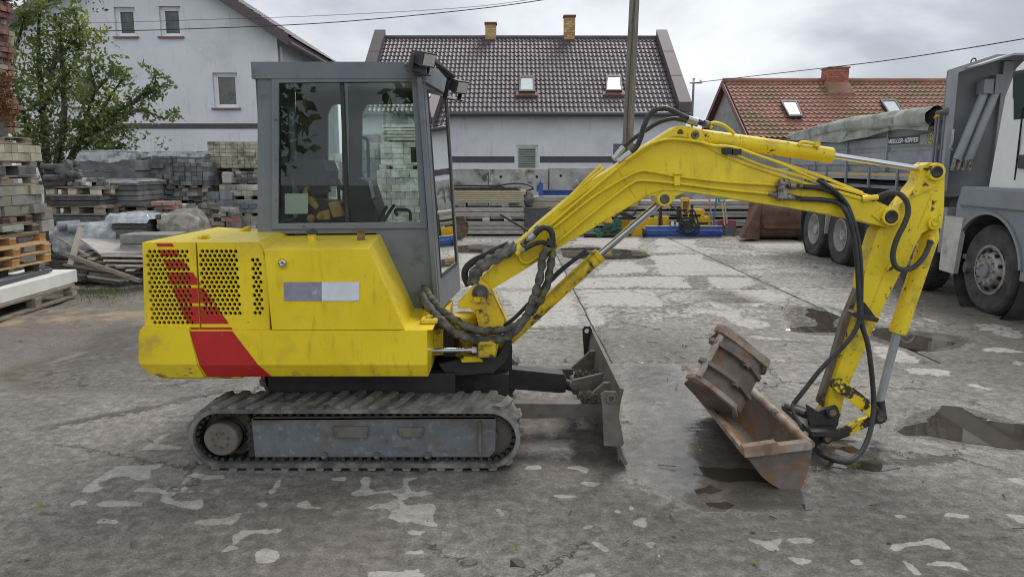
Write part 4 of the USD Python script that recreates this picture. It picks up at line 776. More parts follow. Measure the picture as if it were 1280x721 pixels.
# side plates: flange lines along both edges
def strip(px, w, Y0, Y1, m, name, parent):
    put(name, pext(LineString(spline([(x, z, 0) for x, z in XZ(px, Y0)], 5)[:, :2]).buffer(w, cap_style=2), Y0, Y1), m, parent, smooth=30)
strip([(700, 262), (766, 214), (806, 188), (836, 171), (862, 172), (905, 194), (952, 212), (1015, 232), (1060, 244), (1085, 251)], .006, YB - .006, YB + .01, yellow, "edge_flange", BM)
strip([(745, 280), (795, 251), (812, 241), (831, 237), (852, 238), (890, 243), (940, 251), (1040, 267)], .006, YB - .006, YB + .01, yellow, "edge_flange", BM)
strip([(774, 213), (794, 246)], .002, YB - .002, YB + .01, yellow, "weld_seam", BM)
def boss(name, px, Y0, Y1, r, m, parent, core=None, rc=.5):
    p, q = P(*px, Y0), P(*px, Y0); q[1] = Y1
    put(name, lathe(q, (0, -1, 0), [(0, 0), (0, r), (Y1 - Y0 - .004, r), (Y1 - Y0, r - .004), (Y1 - Y0, r * .62), (Y1 - Y0 - .008, r * .58), (Y1 - Y0 - .008, 0)], 24), m, parent, smooth=35)
    if core is not None: put("pin", lathe(p + [0, .03, 0], (0, -1, 0), [(0, r * rc), (.032, r * rc), (.036, r * rc * .8), (.03, r * rc * .45), (.03, 0)], 18), core, parent, smooth=35)
boss("pin_boss", (869, 169), YB - .02, YB + .02, .040, yellow, BM, fitting, .5)
boss("pin_boss", (831, 249), YB - .018, YB + .02, .046, yellow_dented, BM, dirty_steel, .6)
boss("pin_boss", (1114.5, 271), YB - .03, YB + .02, .055, yellow_worn, BM, black_steel, .72)
put("end_gusset", plate([(1090, 269), (1103, 259), (1117, 262), (1117, 283), (1105, 281)], YB - .008, YB + .01), yellow_worn, BM)
pr_ = .0085
yt = YB - .014
for pts in ([(692, 285), (740, 247), (780, 222.5), (798, 214.5), (812, 214), (845, 220), (905, 227), (968, 231)],
            [(649, 318), (651, 325), (657, 328.5), (665, 326), (683, 313), (697, 302), (740, 266.5), (770, 243), (790, 229), (802, 225.5), (845, 229), (905, 236.5), (960, 242)]):
    put("hydraulic_pipe", tube(hs(pts, yt), pr_, 10), yellow, BM, smooth=True)
for pts, y in (([(681, 277), (718, 242), (755, 209.5)], YB + .02), ([(687, 282), (730, 245), (771, 211)], YB - .012), ([(676, 279), (700, 258), (735, 222), (752, 206)], YB + .06)):
    put("hydraulic_pipe", tube(hs(pts, y), pr_, 10), yellow, BM, smooth=True)
put("hydraulic_pipe", tube(hs([(782, 201), (805, 184.5), (822, 177), (840, 174), (872, 177), (890, 182), (915, 184), (940, 192), (977, 205), (1005, 218), (1022, 225)], YB - .02), pr_, 10), yellow, BM, smooth=True)
put("hydraulic_pipe", tube(hs([(900, 188), (920, 194), (952, 207), (1005, 222), (1040, 232), (1090, 246)], YB + .03), pr_, 10), yellow, BM, smooth=True)
put("hydraulic_pipe", tube(hs([(940, 192), (990, 208), (1030, 222), (1060, 234), (1078, 241)], YB + .10), pr_, 10), yellow, BM, smooth=True)
put("pipe_clamp", [plate([(843, 217), (851, 216.5), (850, 232), (843, 232.5)], YB - .028, YB + .004, .003), cbox(*P(847, 217, YB - .02), .05, .03, .012)], yellow_dented, BM)
for x, y in ((920, 190), (908, 189)):
    put("hose_clamp", cbox(*P(x, y, YB - .01), .05, .05, .035), black_steel, BM)
put("coupling_block", [plate([(977, 224), (986, 223), (987, 232), (984, 244), (975, 252), (971, 246)], YB - .045, YB + .01, .004), cbox(*P(980, 227, YB - .03), .05, .05, .03), cbox(*P(976, 245, YB - .03), .05, .05, .03)], fitting, BM)
for a, b_ in (((968, 231), (1000, 233)), ((960, 242), (998, 248))):
    A_, B_ = P(*a, yt), P(*b_, yt); d = (B_ - A_) / np.linalg.norm(B_ - A_); L_ = np.linalg.norm(B_ - A_)
    put("quick_coupler", lathe(A_, d, [(0, .010), (.02, .012), (.02, .017), (.05, .017), (.05, .013), (.09, .013), (.09, .020), (L_ * .8, .020), (L_ * .8, .015), (L_ + .03, .015), (L_ + .03, .010)], 14), fitting, BM, smooth=35)
# lift cylinder
LC = thing("lift_cylinder", parent=BM)
A_, B_, C_ = P(618, 439, 4.4), P(750, 318, 4.4), P(829, 250, 4.4)
d = (B_ - A_) / np.linalg.norm(B_ - A_); L_ = np.linalg.norm(B_ - A_)
put("barrel", lathe(A_, d, [(0, 0), (0, .043), (L_ - .03, .043), (L_ - .03, .047), (L_, .047), (L_ + .004, .030), (L_ + .004, 0)], 26), yellow_greasy, LC, smooth=35)
put("piston_rod", cyl(B_, C_, .0225, 20), chrome, LC, smooth=40)
put("rod_eye", [cyl(C_ - d * .03 , C_ - d * .0, .034, 16), cyl(P(831, 249, 4.345), P(831, 249, 4.345) + [0, .1, 0], .042, 20)], black_steel, LC, smooth=35)
put("feed_pipe", tube([P(x, y, 4.34) for x, y in ((736, 316), (722, 322), (700, 340), (672, 368), (640, 400), (622, 410))], .012, 8), rubber_hose, LC, smooth=True)
put("feed_pipe", tube([P(x, y, 4.36) for x, y in ((733, 313), (715, 326), (694, 343), (664, 374))], .010, 8), black_steel, LC, smooth=True)
# dipper cylinder
DC = thing("dipper_cylinder", parent=BM)
A_, B_, C_ = P(876, 171.5, 4.4), P(1040, 194.5, 4.4), P(1171, 214.5, 4.4)
d = (B_ - A_) / np.linalg.norm(B_ - A_); L_ = np.linalg.norm(B_ - A_)
put("barrel", lathe(A_, d, [(0, 0), (0, .047), (L_ * .28, .047), (L_ * .28, .049), (L_ * .30, .049), (L_ * .30, .047), (L_ - .01, .047), (L_, .043), (L_, .024)], 28), yellow_worn, DC, smooth=35)
put("piston_rod", cyl(B_, C_ - d * .05, .0185, 20), chrome, DC, smooth=40)
put("rod_eye", [cyl(C_ - d * .10, C_ - d * .03, .026, 16)], dull_rod, DC, smooth=35)
put("port_pipe", [tube(hs([(890, 160), (886, 156), (893, 153.5), (905, 157), (914, 164), (918, 168)], 4.36), .010, 10), tube(hs([(998, 182), (1003, 178), (1018, 180), (1024, 179.5)], 4.36), .011, 10), cbox(*P(1021, 180.5, 4.36), .03, .03, .03)], yellow, DC, smooth=30)
put("port_fitting", [cyl(P(871, 152, 4.36), P(880, 155, 4.36), .016, 12), cyl(P(880, 155, 4.34), P(885, 156, 4.36), .022, 8)], fitting, DC, smooth=35)

# --- dipper arm
AR = thing("dipper_arm", parent=EX)
YA = 4.335
ar = [(1155, 207), (1162, 203), (1174, 204.5), (1181, 211), (1180, 262), (1177, 286), (1165, 284.5), (1152, 292), (1142, 311), (1133, 334), (1125, 342), (1105, 382), (1090, 415), (1065, 472), (1054, 500), (1050, 522), (1041, 527), (1033, 521), (1036, 500), (1047, 464), (1062, 419), (1075, 378), (1082, 335), (1097, 288), (1110, 276), (1122, 262), (1150, 226)]
put("arm_box", pext(poly(ar, YA).buffer(.003).buffer(-.006).buffer(.003), YA, 4.465), yellow_worn, AR)
strip([(1172, 232), (1150, 242), (1134, 249), (1124, 256)], .004, YA - .006, YA + .01, yellow_worn, "weld_seam", AR)
strip([(1165, 243), (1148, 285)], .003, YA - .003, YA + .01, yellow_worn, "weld_seam", AR)
strip([(1124, 300), (1100, 355), (1078, 415)], .0025, YA - .002, YA + .01, yellow_worn, "weld_seam", AR)
put("wear_rail", plate([(1071, 360), (1077, 366), (1063, 412), (1048, 462), (1036, 505), (1028, 508), (1023, 503), (1038, 458), (1054, 400)], 4.385, 4.435, .006), brown_rail, AR)
boss("pin_boss", (1171.5, 215), YA - .025, YA + .02, .052, yellow_worn, AR, black_steel, .68)
boss("pin_boss", (1169, 279), YA - .02, YA + .02, .040, yellow_worn, AR, yellow_worn, .55)
boss("pin_boss", (1050.5, 483), YA - .045, YA + .02, .036, black_steel, AR, dirty_steel, .7)
BC = thing("bucket_cylinder", parent=AR)
A_, B_, C_ = P(1166.5, 283, 4.4), P(1121.5, 416, 4.4), P(1098, 507, 4.4)
d = (B_ - A_) / np.linalg.norm(B_ - A_); L_ = np.linalg.norm(B_ - A_)
put("barrel", lathe(A_, d, [(0, 0), (0, .03), (.06, .052), (L_ - .012, .052), (L_, .048), (L_, .02)], 26), yellow_worn, BC, smooth=35)
put("piston_rod", cyl(B_, C_, .026, 20), dull_rod, BC, smooth=40)
put("rod_eye", [cyl(P(1099, 500, 4.4), P(1102, 524, 4.4), .032, 16), cyl(P(1101, 522, 4.33), P(1101, 522, 4.33) + [0, .15, 0], .038, 18)], black_steel, BC, smooth=35)
put("port_fitting", [cyl(P(1164, 296, 4.36), P(1163, 304, 4.33), .022, 10)], yellow_worn, BC, smooth=35)
for ya in (4.285, 4.475):
    put("tipping_link", pext(LineString(XZ([(1051, 482), (1101, 522)], ya)).buffer(.040, quad_segs=5), ya, ya + .028), yellow_chip if ya < 4.4 else black_steel, AR)
boss("pin_boss", (1101, 522), 4.262, 4.284, .034, black_steel, AR, dirty_steel, .7)
for ya in (4.325, 4.43):
    put("bucket_link", pext(LineString(spline([(x, z, 0) for x, z in XZ([(1034, 547), (1056, 541), (1078, 530), (1101, 522)], ya)], 6)[:, :2]).buffer(.030, quad_segs=4), ya, ya + .032), yellow_chip, AR)

# --- ditching bucket
BK = thing("ditching_bucket", parent=EX)
YE = 3.72
prf = [(930, 561), (939, 574), (955, 595), (974, 608), (990, 614.5), (999, 609), (1008, 586), (1014.5, 556)]
pp = spline([(x, z, 0) for x, z in XZ(prf, YE)], 5)[:, :2]
YF = 4.88
put("shell", pext(LineString(pp).buffer(.009, cap_style=2), YE, YF), bucket_steel, BK, smooth=30)
for ya in (YE - .004, YF - .014):
    put("end_plate", pext(Polygon(pp).buffer(.008), ya, ya + .018), bucket_steel, BK)
put("end_rim", plate([(929, 559), (971, 553), (974, 557), (1010, 552.5), (1016, 555), (1015, 562), (975, 566.5), (970, 568), (931, 572)], YE - .022, YE + .03, .005), bucket_rust, BK)
q = P(1013, 556, YE + .03); put("back_rim", cyl(q, [q[0], YF, q[2]], .026, 18), bucket_rust, BK, smooth=40)
q = P(930.5, 562, YE); put("cutting_edge", hexa([(q[0] - .016, YE - .01, q[2] - .02), (q[0] + .014, YE - .01, q[2] - .035), (q[0] + .014, YF, q[2] - .035), (q[0] - .016, YF, q[2] - .02)], [(q[0] - .02, YE - .01, q[2] + .012), (q[0] + .005, YE - .01, q[2] + .012), (q[0] + .005, YF, q[2] + .012), (q[0] - .02, YF, q[2] + .012)]), bucket_rust, BK)
br = [(1009, 505.5), (1022, 514), (1046, 507), (1049.5, 514), (1048, 530), (1039, 546), (1020, 558), (1013, 553), (1013, 535)]
for ya in (4.27, 4.50):
    put("hitch_plate", plate(br, ya, ya + .026, .003), black_steel, BK)
put("hitch_web", [hexa(hs([(1009, 506), (1013, 508), (1018, 556), (1011, 553)], 4.29), hs([(1009, 506), (1013, 508), (1018, 556), (1011, 553)], 4.51)), box(q[0] + .55, q[0] + .72, 4.15, 4.65, .14, .17)], black_steel, BK)
for px in ((1041, 516), (1034.5, 548)):
    boss("pin_boss", px, 4.245, 4.269, .036, black_steel, BK, bucket_rust, .6)
put("tilt_cylinder", [cyl(P(983, 507, 4.60), P(1008, 517, 4.42), .022, 16), cyl(P(994, 508, 4.55), P(1012, 515, 4.45), .032, 16)], dirty_steel, BK, smooth=40)

# --- hoses
HO = thing("hydraulic_hoses", parent=EX)
yh = 4.255
def hose(pts, Y, r=.0125, m=rubber_hose, name="hose"):
    put(name, tube(hs(pts, Y), r, 10, 7), m, HO, smooth=True)
hose([(1003, 233.5), (1020, 234.5), (1040, 240), (1055, 253), (1066, 275), (1073, 305), (1076, 340), (1076, 375), (1076, 392), (1077, 405), (1085, 432), (1090, 470), (1092, 500), (1091, 520), (1086, 545), (1075, 567), (1060, 577), (1040, 574), (1026, 567), (1016, 558)], [4.28]*4 + [4.24]*8 + [4.23, 4.20, 4.12, 4.02, 3.96, 3.98, 4.10, 4.24], .0150)
hose([(1000, 248.5), (1030, 250), (1048, 254), (1058, 266), (1066, 290), (1071, 325), (1073, 360), (1074, 385), (1074, 400), (1066, 418), (1050, 437), (1035, 452), (1022, 466), (1008, 484), (997, 498), (992, 504)], [4.28]*3 + [4.23]*13, .0145)
put("steel_pipe", tube(hs([(993, 502), (990.5, 508), (993, 518), (1000, 530), (1004, 538)], 4.3), .012, 8), dirty_steel, HO, smooth=True)
hose([(1022, 225), (1040, 236), (1052, 247), (1062, 262), (1070, 290), (1074, 330), (1075, 370)], 4.265, .012)
put("hose_bracket", [plate([(1066, 391), (1071, 390), (1099, 398), (1097, 403), (1070, 397)], 4.22, 4.30), plate([(1081, 378), (1090, 390), (1096, 398), (1081, 396)], 4.30, 4.334)], black_steel, HO)
hose([(1090, 249), (1098, 246), (1112, 241), (1124, 242.5), (1133, 252), (1135, 266), (1130, 281), (1121, 299), (1116, 318), (1119, 332), (1128, 337), (1142, 334), (1154, 322), (1161, 308), (1163, 300)], [4.30]*2 + [4.275]*11 + [4.30]*2, .016, M("ribbed_hose", (.02, .02, .02), (.06, .055, .05), scale=60, rough=.6, stretch=(1, .2, 3), bump=.02, bscale=60))
put("hose_fitting", [cyl(P(1085, 248, 4.29), P(1097, 246.5, 4.29), .016, 12), cyl(P(1078, 249, 4.3), P(1086, 248, 4.29), .02, 8)], yellow_worn, HO, smooth=35)
hose([(878, 154.5), (869, 150.5), (858, 147), (847, 142), (838, 137.5), (829, 135.5), (819, 138), (811, 145), (805, 158), (801, 172), (796, 183), (787, 192)], 4.34, .016)
hose([(872, 156), (850, 149.5), (838, 149), (822, 154), (806, 164), (790, 175), (779, 184)], 4.42, .013)
for q_ in (cyl(P(860, 149, 4.34), P(872, 152.5, 4.34), .021, 12), cyl(P(779, 184, 4.42), P(767, 199, 4.4), .017, 12), cyl(P(788, 191, 4.34), P(773, 203, 4.33), .02, 12)): put("hose_fitting", q_, dull_rod, HO, smooth=35)
hose([(586, 357), (581, 345), (583, 335), (593, 326), (608, 319), (622, 312), (636, 306)], 4.36, .022, M("torn_sleeve", (.012, .012, .012), (.035, .033, .03), scale=40, rough=.9, bump=.02, bscale=120))
for sd, pts, Y, r in ((11, [(590, 356), (592, 344), (600, 333), (612, 325), (630, 315), (645, 306)], 4.30, .028), (12, [(594, 354), (597, 342), (607, 332), (622, 323), (640, 313), (648, 309)], 4.27, .026)):
    put("hose_sleeve", sleeve(hs(pts, Y), r, sd), sleeve_mat, HO, smooth=True)
hose([(668, 293), (676, 286), (684, 285), (690, 292), (691, 306)], 4.25, .018); hose([(656, 311), (668, 305), (678, 303), (686, 306), (688, 312)], 4.24, .014)
for a, b_, r, m in (((646, 312), (652, 307), .020, yellow), ((652, 306), (662, 298), .017, fitting), ((662, 298), (669, 292), .023, dull_rod), ((645, 317), (650, 314), .020, yellow), ((650, 314), (658, 310), .016, dull_rod), ((668, 288), (674, 283), .014, fitting)):
    put("hose_fitting", cyl(P(*a, 4.262), P(*b_, 4.258), r, 10), m, HO, smooth=35)
put("hose_tie", [cbox(*P(689, 303, 4.22), .05, .04, .05), cbox(*P(684, 309, 4.22), .03, .04, .03)], black_steel, HO)
s1 = [(691, 306), (690, 322), (687, 340), (683, 358), (675, 375), (664, 390), (652, 402), (638, 410), (620, 413), (600, 413), (580, 406), (564, 397), (549, 385), (538, 372), (531, 361)]
s2 = [(684, 308), (678, 325), (675, 345), (670, 364), (664, 381), (657, 397), (646, 412), (631, 422), (611, 427), (589, 424), (568, 415), (552, 402), (540, 388), (531, 376), (527, 366)]
def ramp_y(pts, y0, y1): n = len(pts); return [y0 + (y1 - y0) * i / (n - 1) for i in range(n)]
put("hose_sleeve", sleeve(hs(s1, [4.235]*10 + [4.22, 4.26, 4.34, 4.45, 4.58]), .0225, 21), sleeve_moss, HO, smooth=True)
put("hose_sleeve", sleeve(hs(s2, [4.215]*10 + [4.18, 4.20, 4.26, 4.38, 4.55]), .0235, 22), sleeve_moss, HO, smooth=True)
s3 = [(610, 424), (594, 424), (578, 420), (564, 414), (556, 404)]
put("hose_sleeve", sleeve(hs(s3, 4.23), .024, 23), sleeve_moss, HO, smooth=True)
put("antenna_rod", tube(hs([(664, 291), (644, 279), (625, 268)], 4.45), .008, 8), rubber_hose, HO, smooth=True)
put("hose_cowl", hexa(hs([(527, 356), (533, 357), (534, 386), (528, 388)], 4.60), hs([(527, 356), (533, 357), (534, 386), (528, 388)], 4.66)), black_steel, EX)

# --- narrow digging bucket lying in the ditching bucket
DB = thing("digging_bucket", "narrow rusty digging bucket with two lifting ears lying in the wide bucket", "bucket")
da = np.array([.82, -.10, -.56]); da /= np.linalg.norm(da)
db = np.array([.50, .46, .70]); db -= da * np.dot(da, db); db /= np.linalg.norm(db)
dn = np.cross(da, db); dn = dn if dn[1] < 0 else -dn
O = P(869, 470, 4.16)
def LM(m):
    m = as_tm(m).copy(); v = np.array(m.vertices); m = tm(O + v[:, [0]] * da + v[:, [1]] * db + v[:, [2]] * dn, m.faces)
    if np.dot(np.cross(da, db), dn) < 0: m.faces = m.faces[:, ::-1]
    return m
def aprof(poly_, b0, b1): return LM(as_tm(pext_ab(poly_, b0, b1)))
def pext_ab(poly_, b0, b1):             # polygon in (a, n) extruded along b
    e = trimesh.creation.extrude_polygon(poly_, b1 - b0, engine="earcut"); v = np.array(e.vertices)
    return tm(np.stack([v[:, 0], b0 + v[:, 2], v[:, 1]], 1), np.array(e.faces)[:, ::-1])
wB = .345
back = spline([(0, 0, 0), (.12, .01, 0), (.24, .0, 0), (.34, -.05, 0), (.385, -.14, 0), (.36, -.24, 0), (.27, -.31, 0)], 6)[:, :2]
put("shell", aprof(LineString(back).buffer(.007, cap_style=2), 0, wB), bucket_steel, DB, smooth=30)
side_ = Polygon(list(map(tuple, back)) + [(.02, -.18)]).buffer(.006)
put("side_plate", aprof(side_, -.008, .006), bucket_steel, DB)
put("side_plate", aprof(side_, wB - .006, wB + .008), bucket_steel, DB)
put("side_cutter", aprof(Polygon([(-.03, -.02), (.0, .035), (.10, .035), (.36, .0), (.41, -.10), (.40, -.16), (.34, -.02), (.10, .008)]), wB - .022, wB + .03), bucket_rust, DB)
put("side_cutter", aprof(Polygon([(-.03, -.06), (-.01, .03), (.10, .035), (.30, .0), (.38, -.10), (.37, -.16), (.30, -.03), (.10, .008)]), -.022, .008), bucket_rust, DB, label="lower rusted side strip")
for b in (.09, .235):
    ear = LineString([(-.005, .018), (.14, .03), (.24, .018), (.35, -.055)]).buffer(.030, quad_segs=4).difference(unary_union([Point(.01, .022).buffer(.018), Point(.23, .020).buffer(.018)]))
    put("lifting_ear", aprof(ear, b, b + .024), bucket_steel, DB)
    put("pin_bush", LM(lathe((.23, b - .012, .020), (0, 1, 0), [(0, .020), (0, .03), (.048, .03), (.048, .020), (0, .020)], 16)), bucket_steel, DB, smooth=35)
put("cross_tube", LM(cyl((.01, -.005, .03), (.01, .30, .03), .020, 14)), bucket_rust, DB, smooth=40)
# ---------------------------------------------------------------- houses
render_wall = M("pale_house_render", (.57, .59, .62), (.63, .645, .67), scale=1.3, rough=.85, bump=.004, bscale=40, spots=[((.50, .51, .53), .9, .60, .14), ((.48, .48, .48), 3, .64, .08, .9, (2.5, 1, .3)), ((.62, .64, .66), 6, .66, .05)])
band_mat = M("dark_plinth_band", (.055, .05, .058), (.07, .065, .073), rough=.7)
brown_metal = M("brown_sheet_metal", (.070, .055, .060), (.085, .068, .074), scale=3, rough=.62)
tile_brown = M("brown_roof_tile", (.068, .052, .060), (.098, .078, .088), scale=1.2, spec=.3, rough=.50, spots=[((.05, .045, .045), 5, .62, .1)])
tile_red = M("red_roof_tile", (.245, .108, .082), (.34, .165, .128), scale=1.1, rough=.7, spots=[((.19, .13, .06), .75, .555, .07), ((.16, .11, .055), 5, .60, .08)])
win_white = M("white_window_frame", (.72, .73, .74), rough=.45)
curtain = M("net_curtain", (.10, .095, .10), (.22, .20, .20), scale=18, rough=.9, stretch=(4, 1, .15))
curtain_b = M("brown_curtain", (.10, .055, .045), (.22, .14, .12), scale=16, rough=.9, stretch=(4, 1, .15))
sky_glass = M("skylight_glass", (.55, .58, .62), (.62, .65, .68), rough=.05, spec=1.0)
pane_glass = glass_mat("window_glass", (.82, .86, .88), dirt=.03)
def gable(x0, x1, xa, zb, ze, za, y0, y1): return pext(Polygon([(x0, zb), (x1, zb), (x1, ze), (xa, za), (x0, ze)]), y0, y1)
def window(H, px, Y, cur, sill=None, deep=.14, mull=True):
    (x0, y0), (x1, y1) = px
    A_, B_ = P(x0, y1, Y), P(x1, y0, Y); X0, Z0, X1, Z1 = A_[0], A_[2], B_[0], B_[2]
    W = thing("window", parent=H); fw_ = .055
    o = sbox(X0, Z0, X1, Z1); i_ = sbox(X0 + fw_, Z0 + fw_, X1 - fw_, Z1 - fw_)
    put("frame", pext(o.difference(i_), Y + deep - .05, Y + deep + .02), win_white, W)
    put("sash", pext(i_.difference(i_.buffer(-.045, join_style=2)), Y + deep - .03, Y + deep + .01), win_white, W)
    put("pane", pext(i_, Y + deep, Y + deep + .006), pane_glass, W)
    put("curtain", pext(i_, Y + deep + .06, Y + deep + .07), cur, W)
    if sill is not None: put("sill", box(X0 - .06, X1 + .06, Y - .06, Y + deep - .05, Z0 - .045, Z0 - .002), sill, W)
    return o
def tile_roof(x0, x1, ye, ze, yr, zr, pitch, rows, wave=.016, step=.026, n=7, seed=1):
    nt = int(round((x1 - x0) / pitch)); xs = np.linspace(x0, x1, nt * n + 1); ph = (np.arange(nt * n + 1) % n) / n * 2 * np.pi
    w = wave * (np.cos(ph) + .35 * np.cos(2 * ph)); nrm = np.array([0, -(zr - ze), (yr - ye)], float); nrm /= np.linalg.norm(nrm)
    nrm = nrm if nrm[2] > 0 else -nrm
    V, F_ = [], []; m = len(xs); rr = np.random.RandomState(seed)
    for r in range(rows):
        jit = np.repeat(rr.uniform(-.004, .004, nt + 1), n)[:m]
        for t, h in ((r / rows, step), ((r + 1) / rows, 0.0)):
            base = np.stack([xs, np.full(m, ye + (yr - ye) * t), np.full(m, ze + (zr - ze) * t)], 1); V.append(base + nrm * (w + h + jit)[:, None])
    k = len(V)
    for j in range(k - 1):
        a = j * m + np.arange(m - 1); F_.append(np.stack([a, a + 1, a + m + 1], 1)); F_.append(np.stack([a, a + m + 1, a + m], 1))
    return np.vstack(V), np.vstack(F_)
def skylight(H, px, plane, tilt_name="skylight"):
    """px: four corners in the picture; plane: (point, normal) of the roof."""
    o, n_ = plane; c = np.array([0, 0, CAMZ]); q = []
    for x, y in px:
        r = ray(x, y); q.append(c + r * (np.dot(n_, o - c) / np.dot(n_, r)))
    q = np.array(q); ctr = q.mean(0); S_ = thing(tilt_name, parent=H)
    for i in range(4):
        a, b = q[i], q[(i + 1) % 4]; ai, bi = a + (ctr - a) * .2, b + (ctr - b) * .2
        put("frame", hexa([a, b, bi, ai], [x + n_ * .10 for x in (a, b, bi, ai)]), seat_vinyl, S_)
    gq = [x + (ctr - x) * .2 for x in q]; put("glass", hexa([x + n_ * .03 for x in gq], [x + n_ * .075 for x in gq]), sky_glass, S_)
    return q

# house with the big pale gable, far left
H1_ = thing("pale_gable_house", "pale grey rendered house with wide gable and small white windows", "house")
Yh = 20.0
x0, x1, xa = P(2, 45, Yh)[0], P(346, 46, Yh)[0], P(174, -66, Yh)[0]
ze, za = P(346, 46, Yh)[2], P(174, -66, Yh)[2]
wins = [((145, 9), (168, 46)), ((201, 8), (225, 46)), ((268, 91), (296, 135)), ((92, 91), (116, 134))]
hol = []
for i, w_ in enumerate(wins): hol.append(window(H1_, w_, Yh, curtain if i < 2 else curtain_b, M(f"brown_sill_{i}", (.20, .10, .08), rough=.5)))
g1 = Polygon([(x0, -.05), (x1, -.05), (x1, ze), (xa, za), (x0, ze)]).difference(unary_union(hol))
put("wall", [pext(g1, Yh, Yh + .25), box(x1 - .25, x1, Yh + .25, 26.6, -.05, ze - .02), box(x0, x0 + .25, Yh + .25, 26.6, -.05, ze - .02), box(x0 + .25, x1 - .25, 26.35, 26.6, -.05, ze)], render_wall, H1_)
put("plinth_band", box(P(100, 155, Yh)[0], x1 + .015, Yh - .015, Yh - .0005, P(322, 161, Yh)[2], P(322, 154.5, Yh)[2]), band_mat, H1_)
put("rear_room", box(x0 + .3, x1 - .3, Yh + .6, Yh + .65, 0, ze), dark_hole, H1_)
sl = (za - ze) / (x1 - xa); ov = .40
for sgn in (1, -1):
    xe, xc = (x1 + ov, xa) if sgn > 0 else (x0 - ov, xa)
    z_e, z_c = ze - ov * sl, za
    y0_, y1_ = Yh - .30, 26.8
    q = [(xe, z_e), (xc, z_c), (xc, z_c + .22), (xe, z_e + .22)]
    R1 = put("roof", pext(Polygon(q), y0_, y1_), tile_brown, H1_)
    put("verge_board", pext(Polygon([(xe, z_e - .03), (xc, z_c - .03), (xc, z_c + .27), (xe, z_e + .27)]), y0_ - .03, y0_ - .001), brown_metal, R1)
    tv, tf = tile_roof(y0_, y1_, 0, 0, 1, 1, .2, 20, n=4)
    xx = xe + (xc - xe) * tv[:, 1]; zz = z_e + .245 + (z_c - z_e) * tv[:, 1] + (tv[:, 2] - tv[:, 1]) * .7
    put("roof_tiles", (np.stack([xx, tv[:, 0], zz], 1), tf if sgn < 0 else tf[:, ::-1]), tile_brown, R1, kind="stuff")
    put("gutter", cyl((xe, y0_, z_e + .04), (xe, y1_, z_e + .04), .07, 12), brown_metal, R1, smooth=40)
p = P(346.5, 62, Yh); put("downpipe", cyl((x1 + .06, Yh + .1, 0), (x1 + .06, Yh + .1, ze - .25), .05, 12), M("grey_downpipe", (.36, .38, .41), rough=.4), H1_, smooth=40)

# house with the brown roof, centre
H2_ = thing("brown_roof_house", "long low house with glossy brown tiled roof and two yellow brick chimneys", "house")
Yh = 24.0; xl_, xr2 = -5.0, 5.66
zE, zR, yR = P(700, 138.5, Yh)[2], P(700, 44, 28.0)[2] - .24, 28.0
gw = window(H2_, ((645, 181.5), (672.5, 212)), Yh, curtain, None, deep=.10)
A_, B_ = P(648, 210, Yh), P(669.5, 184, Yh)
GR_ = thing("vent_grille", parent=H2_)
for k in range(9):
    z = A_[2] + (B_[2] - A_[2]) * (k + .5) / 9; put("slat", hexa([(A_[0], Yh + .02, z - .035), (B_[0], Yh + .02, z - .035), (B_[0], Yh + .06, z - .005), (A_[0], Yh + .06, z - .005)], [(A_[0], Yh + .02, z - .02), (B_[0], Yh + .02, z - .02), (B_[0], Yh + .06, z + .02), (A_[0], Yh + .06, z + .02)]), M(f"grille_green_{k}", (.26, .31, .27), rough=.5), GR_)
w2 = sbox(P(766, 205, Yh)[0], P(766, 205, Yh)[2], P(795, 180, Yh)[0], P(795, 180, Yh)[2])
put("shutter_box", pext(w2, Yh + .03, Yh + .06), M("grey_shutter", (.10, .10, .11), (.14, .14, .15), rough=.5), H2_)
put("wall", [pext(sbox(xl_, -.05, xr2, zE + .05).difference(unary_union([gw, w2])), Yh, Yh + .25)] + [box(xr2 - .25, xr2, Yh + .25, 31.7, -.05, zE), box(xl_, xl_ + .25, Yh + .25, 31.7, -.05, zE), hexa([(xr2 - .25, Yh, zE), (xr2, Yh, zE), (xr2, 32, zE), (xr2 - .25, 32, zE)], [(xr2 - .25, yR - .05, zR), (xr2, yR - .05, zR), (xr2, yR + .05, zR), (xr2 - .25, yR + .05, zR)])], render_wall, H2_)
for a, b in ((566, 643), (675, 765)):
    put("plinth_band", box(P(a, 199, Yh)[0] if a > 600 else xl_, P(b, 199, Yh)[0] if b < 765 else xr2 + .012, Yh - .012, Yh - .0005, P(700, 203.3, Yh)[2], P(700, 195.6, Yh)[2]), band_mat, H2_)
ovy = .28; s2_ = (zR - zE) / (yR - Yh)
RF2 = put("roof", hexa([(xl_, Yh - ovy, zE - ovy * s2_), (xr2, Yh - ovy, zE - ovy * s2_), (xr2, yR, zR), (xl_, yR, zR)], [(xl_, Yh - ovy, zE - ovy * s2_ + .12), (xr2, Yh - ovy, zE - ovy * s2_ + .12), (xr2, yR, zR + .12), (xl_, yR, zR + .12)]), brown_metal, H2_)
put("roof_tiles", tile_roof(xl_ + .1, xr2 - .1, Yh - ovy, zE - ovy * s2_ + .14, yR, zR + .14, .147, 18, seed=2), tile_brown, RF2, smooth=38, kind="stuff")
put("rear_roof", hexa([(xl_, yR + .01, zR), (xr2, yR + .01, zR), (xr2, 32.2, zE), (xl_, 32.2, zE)], [(xl_, yR + .01, zR + .12), (xr2, yR + .01, zR + .12), (xr2, 32.2, zE + .12), (xl_, 32.2, zE + .12)]), brown_metal, H2_)
put("ridge_cap", cyl((xl_, yR, zR + .14), (xr2, yR, zR + .14), .09, 12), tile_brown, RF2, smooth=40)
